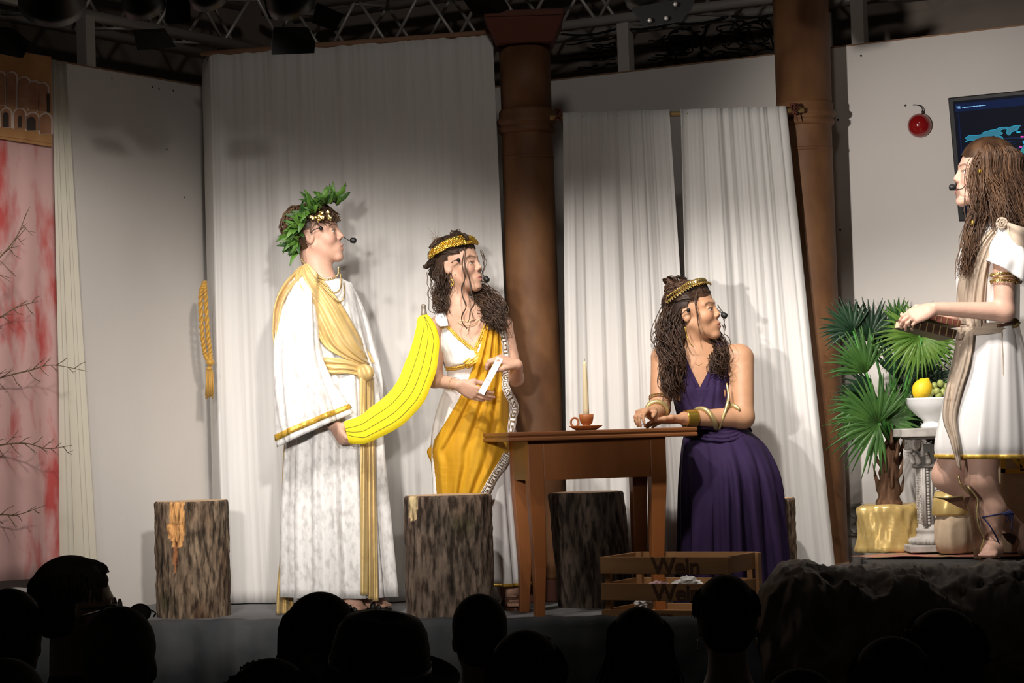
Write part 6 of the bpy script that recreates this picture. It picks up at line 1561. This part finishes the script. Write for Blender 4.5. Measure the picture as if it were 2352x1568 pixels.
# ------------------------------------------------------------------ woman in white satin with book
M['satin'] = mat('white_satin', (.82, .80, .79), .28, sheen=.3, spec=.6, bump=.06, bscale=14); M['sandcloth'] = mat('sand_chiffon', (.48, .385, .30), .85, bump=.1, bscale=40, trans=.1)
M['hair_r'] = hairmat('long_brown_hair', (.055, .028, .016), (.13, .068, .036)); M['greave'] = mat('brown_leather', (.085, .038, .020), .45, col2=(.11, .05, .028), nscale=12); M['greaveedge'] = mat('brass_edging', (.42, .32, .15), .4, metal=.7); M['lace'] = mat('blue_cord', (.02, .028, .10), .8)
YR = 9.15
def PR(x, y, d=0.0): return W(x, y, YR + d)
S = SDF(); sk = (.66, .41, .315)
HC = PR(2260, 404); HR = hframe((-1, -.04, .10), (.08, 0, 1)); hs_ = 1.10
add_head(S, HC, HR, hs_, neck=PR(2272, 515), nr=(.050, .052))
S.ell(PR(2275, 580, .02), (.10, .13, .09), k=.05); S.ell(PR(2272, 640, .02), (.115, .12, .10), k=.05); S.ell(PR(2275, 730, .02), (.105, .11, .12), k=.06); S.ell(PR(2275, 850, .02), (.14, .135, .13), k=.06)
a0, a1, a2 = PR(2306, 575, -.14), PR(2306, 716, -.16), PR(2146, 708, -.20); S.chain([a0, a1], [.046, .038], .03); S.chain([a1, a2], [.040, .025], .02)
c0, c1, c2 = PR(2290, 575, .17), PR(2285, 720, .18), PR(2150, 738, .02); S.chain([c0, c1], [.046, .038], .03); S.chain([c1, c2], [.038, .025], .02)
dN = nrm(V(-.85, .05, -.30)); add_hand(S, a2, dN, V(.05, .75, -.60), V(-.35, .55, .70), .98, ((.35, .55, .4), (.42, .6, .45), (.48, .62, .45), (.55, .65, .45)), ((.8, .5, .2), (.9, .1, .5)))
dF = nrm(V(-.9, -.25, .02)); add_hand(S, c2, dF, V(.05, -.3, .95), V(-.2, -.9, -.3), .95, ((.2, .3, .2),) * 4, ((.8, .5, .3), (.9, .2, .4)))
# near leg and bent far leg
k1 = PR(2254, 1100, -.07); an1 = PR(2277, 1262, -.06)
S.chain([PR(2256, 960, -.07), k1], [.086, .060], .03); S.cap(k1, PR(2278, 1168, -.05), .058, .051, .03); S.cap(PR(2278, 1168, -.05), an1, .051, .033, .03)
he = PR(2285, 1285, -.06); he[2] = PZ + .022; to = he + V(-.07, -.18, 0); foot(S, an1, he, to, .95)
k2 = PR(2178, 1092, .10); an2 = PR(2345, 1225, .12)
S.chain([PR(2235, 975, .08), k2], [.095, .064], .03); S.cap(k2, PR(2262, 1150, .12), .060, .055, .03); S.cap(PR(2262, 1150, .12), an2, .052, .034, .03)
to2 = PR(2350, 1280, .10); to2[2] = PZ + .03; S.cap(an2, PR(2372, 1240, .12), .034, .030, .02); S.cap(PR(2372, 1238, .12), to2, .032, .022, .02)
fine = [boxaround([HC], .19), boxaround([a2, a2 + dN * .15, c2 + dF * .1], .06)]
def paint(v, c): face_paint(v, c, HC, HR, hs_, (.55, .22, .20), (.10, .05, .03), (.68, .34, .27), .8)
mb = body_mesh(S, sk, fine, .006, .0026, paint, lambda m: eye_balls(m, HC, HR, (1, 0, .1), hs_))
w3 = mb.build('person', M['skin'], base=(float(PR(2270, 1290)[0]), YR, PZ + .008), colors=True)
tag(w3, 'long-haired woman in short white satin tunic and sand shawl holding a book', 'person')
tun = Robe([(512, 2246, 2300, .06, .01), (532, 2228, 2330, .12, .01), (560, 2214, 2340, .135, .01), (610, 2202, 2342, .135, .01), (660, 2200, 2342, .13, .01), (710, 2206, 2340, .125, .01), (752, 2212, 2338, .125, .01), (790, 2198, 2346, .15, .01), (870, 2178, 2356, .165, .01), (960, 2160, 2364, .18, .01), (1020, 2150, 2368, .185, .01), (1046, 2152, 2366, .175, .01)], YR, 150, 90, fold_amp=.010, fold_from=.45, fold_pow=.8, nf=11, seed=22, rip=.006)
mb = MB(); tun.add(mb); mb.build('satin_tunic', M['satin'], w3, solid=.003)
Rt_ = tun.R; mb = MB(); mb.loft([(Rt_[89] * a + Rt_[88] * (1 - a)).mean(0) + ((Rt_[89] * a + Rt_[88] * (1 - a)) - (Rt_[89] * a + Rt_[88] * (1 - a)).mean(0)) * 1.02 + V(0, 0, z) for a, z in ((.0, 0), (.5, -.004), (1.0, -.010))]); mb.build('hem_trim', M['goldtrim'], w3, solid=.004)
# short sleeve
K = cr(np.array([(2290, 520, 2345, 540, .05, -.10), (2276, 560, 2356, 575, .075, -.14), (2274, 592, 2362, 605, .085, -.155), (2268, 600, 2356, 658, .075, -.16)], float), 24); th = np.linspace(0, 2 * math.pi, 70, endpoint=False); R_ = []
for i, (xl, yl, xr, yr, dh, dY) in enumerate(K):
    A = PR(xl, yl, dY); B = PR(xr, yr, dY); c = (A + B) / 2; a = (B - A) / 2; f = 1 + .10 * (i / 23) * np.sin(6 * th + 1); R_.append(c + np.cos(th)[:, None] * f[:, None] * a + np.sin(th)[:, None] * f[:, None] * V(0, dh, 0))
mb = MB(); mb.loft(R_); mb.build('short_sleeve', M['satin'], w3, solid=.003)
# sand shawl across the chest, round the waist and down the front
def sR(x, y, e): return tun.front(x, y, e)
G = drape(sR, [(2296, 506), (2255, 545), (2222, 590), (2203, 640), (2198, 700), (2206, 745)], [(2316, 512), (2286, 560), (2270, 620), (2264, 680), (2262, 730), (2262, 752)], 34, 50, .006, 4, 5, .020); mb = MB(); mb.sheet(G); mb.build('shawl', M['sandcloth'], w3, solid=.003)
G = np.zeros((12, 24, 3))
for i in range(12):
    for j in range(24): u = j / 23; G[i, j] = PR(2296 + 60 * u, 504 + 20 * u + i * (2 + 8 * u), -.10 - .10 * math.sin(u * 2.2) - .008 * math.sin(i * 1.4))
mb = MB(); mb.sheet(G); mb.build('shawl_shoulder', M['sandcloth'], w3, solid=.003)
mb = MB(); q = PR(2301, 512, -.165)
for k in range(4): t = np.linspace(0, 6.28, 20); mb.tube(q + (.006 + .005 * k) * np.stack([np.cos(t + k), .2 * np.sin(3 * t), np.sin(t + k)], 1), .0035, 6)
mb.build('shawl_knot', M['sandcloth'], w3)
G = drape(sR, [(2206, 744), (2260, 742), (2340, 738)], [(2204, 772), (2260, 768), (2340, 760)], 14, 40, .004, 3, 6, .016); mb = MB(); mb.sheet(G); mb.build('waist_wrap', M['sandcloth'], w3, solid=.003)
def sR2(x, y, e): return W(x, y, tun.front(max(x, 2185), min(y, 1046), e)[1])
G = drape(sR2, [(2200, 752), (2190, 820), (2172, 900), (2166, 960), (2182, 1010), (2200, 1070)], [(2238, 752), (2228, 830), (2208, 900), (2196, 960), (2204, 1020), (2208, 1082)], 20, 60, .006, 2, 11, .022); mb = MB(); mb.sheet(G); mb.build('shawl_end', M['sandcloth'], w3, solid=.003)
G = drape(sR, [(2300, 762), (2304, 850), (2306, 950), (2306, 1040)], [(2330, 760), (2338, 850), (2345, 950), (2348, 1040)], 14, 40, .007, 2, 12, .012); mb = MB(); mb.sheet(G); mb.build('shawl_back_end', M['sandcloth'], w3, solid=.003)
mb = MB(); t = np.linspace(-.4, 3.6, 40); pts = [tun.front(2290 + 12 * k, 748 - 1.5 * k, .022) for k in range(5)]; mb.tube(cr(pts, 20), .013, 8, flat=.5); mb.build('belt', M['greave'], w3); mb = MB(); mb.lathe(tun.front(2330, 742, .03), [(.02, 0), (.02, .006), (.012, .008)], 18, axis=(0, -1, 0)); mb.build('belt_buckle', M['brooch'], w3)
# armlet
Fz = frame_z(a1 - a0); c = a0 + (a1 - a0) * .46; t = np.linspace(0, 2 * math.pi, 26, endpoint=False)
for k in range(26):
    for r0 in (-.008, .008):
        p = c + .046 * (math.cos(t[k]) * Fz[:, 0] + math.sin(t[k]) * Fz[:, 1]) + Fz[:, 2] * r0; mb = MB(); leaf_mesh(mb, p, Fz[:, 2] * r0 * 60 + (-math.sin(t[k]) * Fz[:, 0] + math.cos(t[k]) * Fz[:, 1]) * .8, nrm(p - c), .019, .005); mb.build('armlet_leaf', M['goldleaf'], w3, solid=.0006)
mb = MB(); tt = np.linspace(0, 2 * math.pi, 40); mb.tube(c + .044 * (np.cos(tt)[:, None] * Fz[:, 0] + np.sin(tt)[:, None] * Fz[:, 1]), .003, 6); mb.build('armlet_band', M['goldleaf'], w3)
# hair
mb = MB(); v, f = hair_cap(HC, HR, hs_, .012, (.066, .03), -.12, extra=(((-.06, 0, -.05), (.06, .075, .09), .03),)); mb.add(v, f, (.8, .8, .8)); rr = np.random.default_rng(91)
for k in range(800):      # long hair falling over back and shoulder
    th0 = rr.uniform(-3.1, 3.1); side = -1 if th0 > 0 else 1
    if abs(th0) < 1.1: th0 = math.copysign(1.1 + .3 * rr.random(), th0)
    p0 = skull(HC, HR, hs_, th0 * .25, rr.uniform(1.1, 1.5), .010); p1 = skull(HC, HR, hs_, th0, .45, .016 + .008 * rr.random()); p2 = skull(HC, HR, hs_, th0, -.25, .018 + .014 * rr.random())
    back = abs(th0) > 1.7
    L = rr.uniform(.26, .36) if back else rr.uniform(.16, .30)
    p3 = p2 + V(rr.normal() * .02 + (.02 if back else .03), -.012 * (th0 > 0) * 0 + rr.normal() * .012, -L * .5); p4 = p3 + V(rr.normal() * .02 + (.028 if back else .02), rr.normal() * .015 - (.03 if th0 * 1 > 0 and not back else 0), -L * .5)
    g = rr.uniform(.55, 1.7); strand(mb, [p0, p1, p2, p3, p4], .0013, .005, 1.2, rr.uniform(0, 6), 26, (g, g, g))
lock(mb, [PR(2240, 395, -.105), PR(2244, 440, -.115), PR(2244, 490, -.12), PR(2228, 540, -.14), PR(2222, 580, -.15), PR(2208, 630, -.155)], .040, 170, .0015, .008, 2.5, 3, taper=.6, n=34)
lock(mb, [PR(2250, 355, -.09), PR(2234, 385, -.10), PR(2236, 430, -.105), PR(2246, 480, -.11)], .016, 70, .0014, .004, 1.2, 4, n=24)
mb.build('hair', M['hair_r'], w3, colors=True)
for (x, y, d) in ((2251, 393, -.122), (2234, 512, -.16)): MB().lathe(PR(x, y, d), [(.006, -.010), (.0068, 0), (.006, .010)], 14, axis=(.1, 0, 1)).build('hair_bead', M['tiara'], w3)
mb = MB(); mb.tube(cr([PR(2218, 424, -.09), PR(2210, 433, -.08), PR(2198, 434, -.06), PR(2192, 432, -.045)], 16), .0017, 6); mb.build('headset_boom', M['black'], w3); Rz = frame_z(V(-1, 0, .0)); MB().lathe(PR(2197, 430, -.045), [(.004, 0), (.010, .003), (.0125, .010), (.0125, .024), (.009, .029), (.002, .031)], 16, axis=Rz[:, 2]).build('microphone', M['black'], w3)
# greaves (leather shin guards with brass edging)
def gz_(x, y): return (2050 + x / 4.48, 960 + y / 4.48)
front = [(745, 690), (800, 790), (780, 900), (795, 1000), (812, 1100), (828, 1250), (835, 1350), (842, 1460)]; rear = [(770, 700), (872, 832), (868, 930), (872, 1040), (895, 1140), (940, 1245), (908, 1340), (900, 1460)]
A = cr([gz_(*p) for p in front], 30); B = cr([gz_(*p) for p in rear], 30); G = np.zeros((30, 8, 3))
for i in range(30):
    for j in range(8): u = j / 7; p = A[i] * (1 - u) + B[i] * u; G[i, j] = PR(p[0], p[1], -.085 - .050 * math.sin(u * math.pi * .55))
G[:, :, 2] = np.maximum(G[:, :, 2], PZ + .01); mb = MB(); mb.sheet(G); gv = mb.build('greave', M['greave'], w3, solid=.004)
mb = MB(); mb.tube(G[:, 7] + V(0, -.004, 0), .0045, 6); mb.build('greave_edging', M['greaveedge'], gv)
for r0, x1 in ((12, 0), (24, 0)): mb = MB(); mb.tube(cr([G[r0 - 3, 7] + V(0, -.005, 0), G[r0 + 1, 1] + V(0, -.005, 0)], 8), .004, 6); mb.build('greave_ridge', M['greaveedge'], gv)
wing = [(415, 808), (560, 822), (722, 800), (750, 880), (780, 960), (650, 900), (540, 845)]; mb = MB(); mb.prism([PR(*gz_(x, y), -.02) for x, y in wing][::-1], (0, .006, 0)); kg = mb.build('knee_guard', M['greave'], w3, smooth=False); mb = MB(); mb.tube([PR(*gz_(x, y), -.024) for x, y in wing[:4]], .004, 6); mb.build('guard_edging', M['greaveedge'], kg)
mb = MB(); mb.tube([PR(*gz_(x, y), -.05) for x, y in ((675, 590), (700, 680), (770, 760), (875, 830))], .005, 6); mb.build('top_edging', M['greaveedge'], gv)
mb = MB(); mb.tube(cr([PR(*gz_(x, y), d) for x, y, d in ((920, 1020, -.115), (1030, 1000, -.125), (1130, 982, -.10))], 16), .0035, 6); mb.tube(cr([PR(*gz_(x, y), d) for x, y, d in ((930, 1020, -.115), (1010, 1120, -.125), (1090, 1270, -.105), (1080, 1350, -.095), (960, 1440, -.11))], 24), .0035, 6)
for k in range(7): mb.tube(cr([PR(*gz_(1130, 985), -.10), PR(*gz_(1180 + k * 9, 975 + 10 * math.sin(k)), -.10), PR(*gz_(1150 + k * 15, 1000 + 32 * k * (k % 3) / 2), -.09)], 12), .003, 5)
mb.build('blue_lace', M['lace'], w3)
mb = MB(); P = [PR(*gz_(x, y), .085) for x, y in ((1130, 1190), (1200, 1180), (1280, 1220), (1250, 1310), (1180, 1260))]; mb.prism(P[::-1], (0, .01, 0)); mb.build('greave', M['greave'], w3, smooth=False)
sandal(w3, he - V(0, 0, .02), to - V(0, 0, .02), M['greave'], .010, .036)
# books in her hands
M['bookleather'] = mat('dark_book_leather', (.035, .018, .012), .5, col2=(.055, .028, .016), nscale=20); M['bookred'] = mat('red_brown_book', (.16, .05, .035), .55); M['pages'] = mat('book_pages', (.60, .48, .32), .8); M['bookgold'] = mat('book_gilding', (.30, .22, .10), .5, metal=.4)
def book(name, A, B, th_, dep, m_, label, ribs):
    d = nrm(B - A); L = np.linalg.norm(B - A); n_ = nrm(V(0, 0, 1) - d * d[2]); w_ = np.cross(n_, d); w_ = w_ if w_[1] > 0 else -w_; R = np.stack([d, w_, n_], 1); c = (A + B) / 2 + w_ * dep / 2
    b = thing(name, tuple(c), label, 'book', 'books held by the woman')
    mb = MB(); mb.box(c, (L * .96, dep * .94, th_ - .008), R); mb.build('page_block', M['pages'], b, smooth=False)
    for s in (-1, 1): mb = MB(); mb.box(c + n_ * s * (th_ / 2 - .002), (L, dep, .004), R); mb.build('cover', m_, b, smooth=False, bevel=.001)
    mb = MB(); mb.box(c - w_ * (dep / 2 + .001), (L, .004, th_), R); sp_ = mb.build('spine', m_, b, smooth=False, bevel=.001)
    for k in range(ribs): mb = MB(); mb.box(c - w_ * (dep / 2 + .0035) + d * L * ((k + .5) / ribs - .5), (L / ribs * .14, .003, th_ * .96), R); mb.build('spine_band', M['bookgold'], sp_, smooth=False)
book('leather_book', PR(2090, 741, -.20), PR(2196, 768, -.15), .036, .15, M['bookleather'], 'dark leather book with gilded spine bands in the woman\'s hands', 7)
book('leather_book', PR(2130, 726, -.14), PR(2206, 744, -.11), .026, .14, M['bookred'], 'red-brown book lying on top of the dark leather book', 6)
# ------------------------------------------------------------------ audience, seated in the dark hall (seen from behind)
M['darkhair'] = mat('dark_audience_hair', (.010, .008, .007), .85, col2=(.022, .016, .012), nscale=22, tint=True, spec=.15); M['greyhair'] = mat('grey_audience_hair', (.03, .028, .026), .85, col2=(.05, .046, .042), nscale=22, tint=True, spec=.15); M['jacket'] = mat('black_jacket', (.008, .008, .009), .85); M['felt'] = mat('black_felt_hat', (.008, .007, .007), .8); M['specs'] = mat('spectacle_frame', (.012, .012, .012), .3); M['specglass'] = mat('spectacle_glass', (.30, .30, .32), .05, spec=.8)
HALL = -.90
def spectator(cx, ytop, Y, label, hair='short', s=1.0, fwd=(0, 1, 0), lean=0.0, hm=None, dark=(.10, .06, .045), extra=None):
    T = W(cx, ytop, Y); C = T - V(0, 0, .145 * s); R = hframe(fwd)
    S = SDF(); nb = C + V(lean, 0, -.175 * s) + R[:, 0] * -.02
    add_head(S, C, R, s, neck=nb, nr=(.055, .062))
    b = V(C[0] + lean, Y, 0); sh = C[2] - .26 * s; hipz = HALL + .47
    S.ell((b[0], b[1], sh - .06), (.17, .10, .09), k=.06); S.ell((b[0], b[1], (sh + hipz) / 2), (.15, .11, .24), k=.08); S.ell((b[0], b[1] + .02, hipz), (.17, .15, .11), k=.08)
    for q in (-1, 1):
        S.chain([V(b[0] + q * .16, Y, sh - .04), V(b[0] + q * .185, Y + .05, sh - .33), V(b[0] + q * .10, Y + .28, hipz + .10)], [.055, .045, .035], .03)
        S.chain([V(b[0] + q * .09, Y + .04, hipz), V(b[0] + q * .11, Y + .45, hipz + .01), V(b[0] + q * .11, Y + .46, HALL + .08)], [.085, .065, .045], .03); S.cap(V(b[0] + q * .11, Y + .44, HALL + .04), V(b[0] + q * .11, Y + .62, HALL + .035), .04, .034, .03)
    box = [boxaround([C], .17 * s)]
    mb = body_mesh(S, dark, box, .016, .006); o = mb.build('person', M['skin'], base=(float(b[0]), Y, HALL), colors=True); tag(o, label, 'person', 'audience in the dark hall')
    J = SDF(); J.ell((b[0], b[1], sh - .06), (.195, .125, .10), k=.06); J.ell((b[0], b[1], (sh + hipz) / 2), (.175, .135, .26), k=.08); J.cap(nb + V(0, 0, .005), nb - V(0, 0, .06), .066, .085, .04); J.ell((b[0], b[1] + .02, hipz - .02), (.185, .165, .12), k=.08)
    for q in (-1, 1): J.chain([V(b[0] + q * .16, Y, sh - .04), V(b[0] + q * .185, Y + .05, sh - .33), V(b[0] + q * .10, Y + .28, hipz + .10)], [.066, .052, .042], .03)
    v, f = J.mesh(.016); mb = MB(); mb.add(v, f); mb.build('jacket', M['jacket'], o)
    m_ = hm or M['darkhair']; rr = np.random.default_rng(int(cx) + 5); mb = MB()
    if hair != 'none':
        v, f = hair_cap(C, R, s, .012 if hair != 'crop' else .004, (.060, .04), -.07 if hair != 'long' else -.10); mb.add(v, f, (.9, .9, .9))
        n_, L = {'short': (160, .05), 'crop': (0, .01), 'long': (260, .30), 'curly': (260, .05), 'bun': (160, .04), 'tail': (160, .04)}[hair]
        for k in range(n_):
            th0 = rr.uniform(-3.1, 3.1)
            if abs(th0) < .7 and hair == 'long': continue
            p0 = skull(C, R, s, th0 * .5, rr.uniform(.9, 1.4), .010); p1 = skull(C, R, s, th0, .4 if abs(th0) > .9 else .8, .012 + .007 * rr.random()); p2 = skull(C, R, s, th0, -.2 if abs(th0) > .9 else .50, .012 + .010 * rr.random()); g = rr.uniform(.6, 1.8)
            P = [p0, p1, p2]
            if hair == 'long': P += [p2 + V(rr.normal() * .02, rr.normal() * .01 - .01, -L * .5), p2 + V(rr.normal() * .03, rr.normal() * .02 - .02, -L * rr.uniform(.8, 1.1))]
            strand(mb, P, .0026, .004 if hair != 'curly' else .012, 1.2 if hair != 'curly' else 3, rr.uniform(0, 6), 12 if hair != 'long' else 18, (g, g, g), 4)
        if hair == 'bun':
            for k in range(40): t = np.linspace(0, 7, 20); ph = rr.uniform(0, 6, 3); mb.tube(C + R[:, 0] * -.11 * s + V(0, 0, .06) + .03 * np.stack([np.cos(t + ph[0]), np.sin(t + ph[1]), np.sin(t + ph[2])], 1), .003, 4)
        mb.build('hair', m_, o, colors=True)
    if extra: extra(o, C, R, s)
    return o
def glasses(o, C, R, s, dz=.005, dx=.0, m_=None):
    p = lambda x, y, z: C + R @ (np.array([x, y, z]) * s)
    for y in (1, -1):
        t = np.linspace(0, 2 * math.pi, 24); mb = MB(); mb.tube([p(.108 + dx, y * .033 + .024 * math.cos(a), dz + .019 * math.sin(a)) for a in t], .0022, 6, caps=False); fr = mb.build('spectacle_rim', M['specs'], o)
        mb = MB(); mb.prism([p(.108 + dx, y * .033 + .023 * math.cos(a), dz + .018 * math.sin(a)) for a in t[:-1]], R @ V(.001, 0, 0)); mb.build('spectacle_glass', M['specglass'], o, smooth=False)
        mb = MB(); mb.tube([p(.106 + dx, y * .058, dz + .006), p(.05 + dx, y * .080, dz + .004), p(-.01 + dx, y * .083, dz + .002)], .0022, 6); mb.build('spectacle_temple', M['specs'], o)
    mb = MB(); mb.tube([p(.108 + dx, .009, dz + .006), p(.112 + dx, 0, dz + .008), p(.108 + dx, -.009, dz + .006)], .002, 6); mb.build('spectacle_bridge', M['specs'], o)
def hat(o, C, R, s):
    c = C + V(0, 0, .035 * s); ax = nrm(V(.12, -.18, 1)); h = MB(); Fz = frame_z(ax); t = np.linspace(0, 2 * math.pi, 48, endpoint=False); rings = []
    for r_, z in ((.112, 0), (.114, .02), (.110, .06), (.100, .100), (.086, .122), (.05, .130), (.005, .120)): rings.append(c + ax * z * s + r_ * s * (np.cos(t)[:, None] * Fz[:, 0] * 1.05 + np.sin(t)[:, None] * Fz[:, 1]))
    h.loft(rings); h.build('hat_crown', M['felt'], o)
    rb = [c + ax * z * s + r_ * s * (np.cos(t)[:, None] * Fz[:, 0] * 1.05 + np.sin(t)[:, None] * Fz[:, 1]) for r_, z in ((.112, .002), (.148, -.008), (.182, .006))]; mb = MB(); mb.loft(rb); mb.build('hat_brim', M['felt'], o, solid=.003)
    mb = MB(); mb.loft([c + ax * z * s + .116 * s * (np.cos(t)[:, None] * Fz[:, 0] * 1.05 + np.sin(t)[:, None] * Fz[:, 1]) for z in (.004, .028)]); mb.build('hat_band', M['black'], o, solid=.002)
def earring(o, C, R, s):
    t = np.linspace(0, 6.283, 20)
    for y in (1, -1): mb = MB(); mb.tube([C + R @ (np.array([-.012 + .010 * math.cos(a), .085 * y, -.052 + .013 * math.sin(a)]) * s) for a in t], .0014, 6); mb.build('hoop_earring', M['chain'], o)
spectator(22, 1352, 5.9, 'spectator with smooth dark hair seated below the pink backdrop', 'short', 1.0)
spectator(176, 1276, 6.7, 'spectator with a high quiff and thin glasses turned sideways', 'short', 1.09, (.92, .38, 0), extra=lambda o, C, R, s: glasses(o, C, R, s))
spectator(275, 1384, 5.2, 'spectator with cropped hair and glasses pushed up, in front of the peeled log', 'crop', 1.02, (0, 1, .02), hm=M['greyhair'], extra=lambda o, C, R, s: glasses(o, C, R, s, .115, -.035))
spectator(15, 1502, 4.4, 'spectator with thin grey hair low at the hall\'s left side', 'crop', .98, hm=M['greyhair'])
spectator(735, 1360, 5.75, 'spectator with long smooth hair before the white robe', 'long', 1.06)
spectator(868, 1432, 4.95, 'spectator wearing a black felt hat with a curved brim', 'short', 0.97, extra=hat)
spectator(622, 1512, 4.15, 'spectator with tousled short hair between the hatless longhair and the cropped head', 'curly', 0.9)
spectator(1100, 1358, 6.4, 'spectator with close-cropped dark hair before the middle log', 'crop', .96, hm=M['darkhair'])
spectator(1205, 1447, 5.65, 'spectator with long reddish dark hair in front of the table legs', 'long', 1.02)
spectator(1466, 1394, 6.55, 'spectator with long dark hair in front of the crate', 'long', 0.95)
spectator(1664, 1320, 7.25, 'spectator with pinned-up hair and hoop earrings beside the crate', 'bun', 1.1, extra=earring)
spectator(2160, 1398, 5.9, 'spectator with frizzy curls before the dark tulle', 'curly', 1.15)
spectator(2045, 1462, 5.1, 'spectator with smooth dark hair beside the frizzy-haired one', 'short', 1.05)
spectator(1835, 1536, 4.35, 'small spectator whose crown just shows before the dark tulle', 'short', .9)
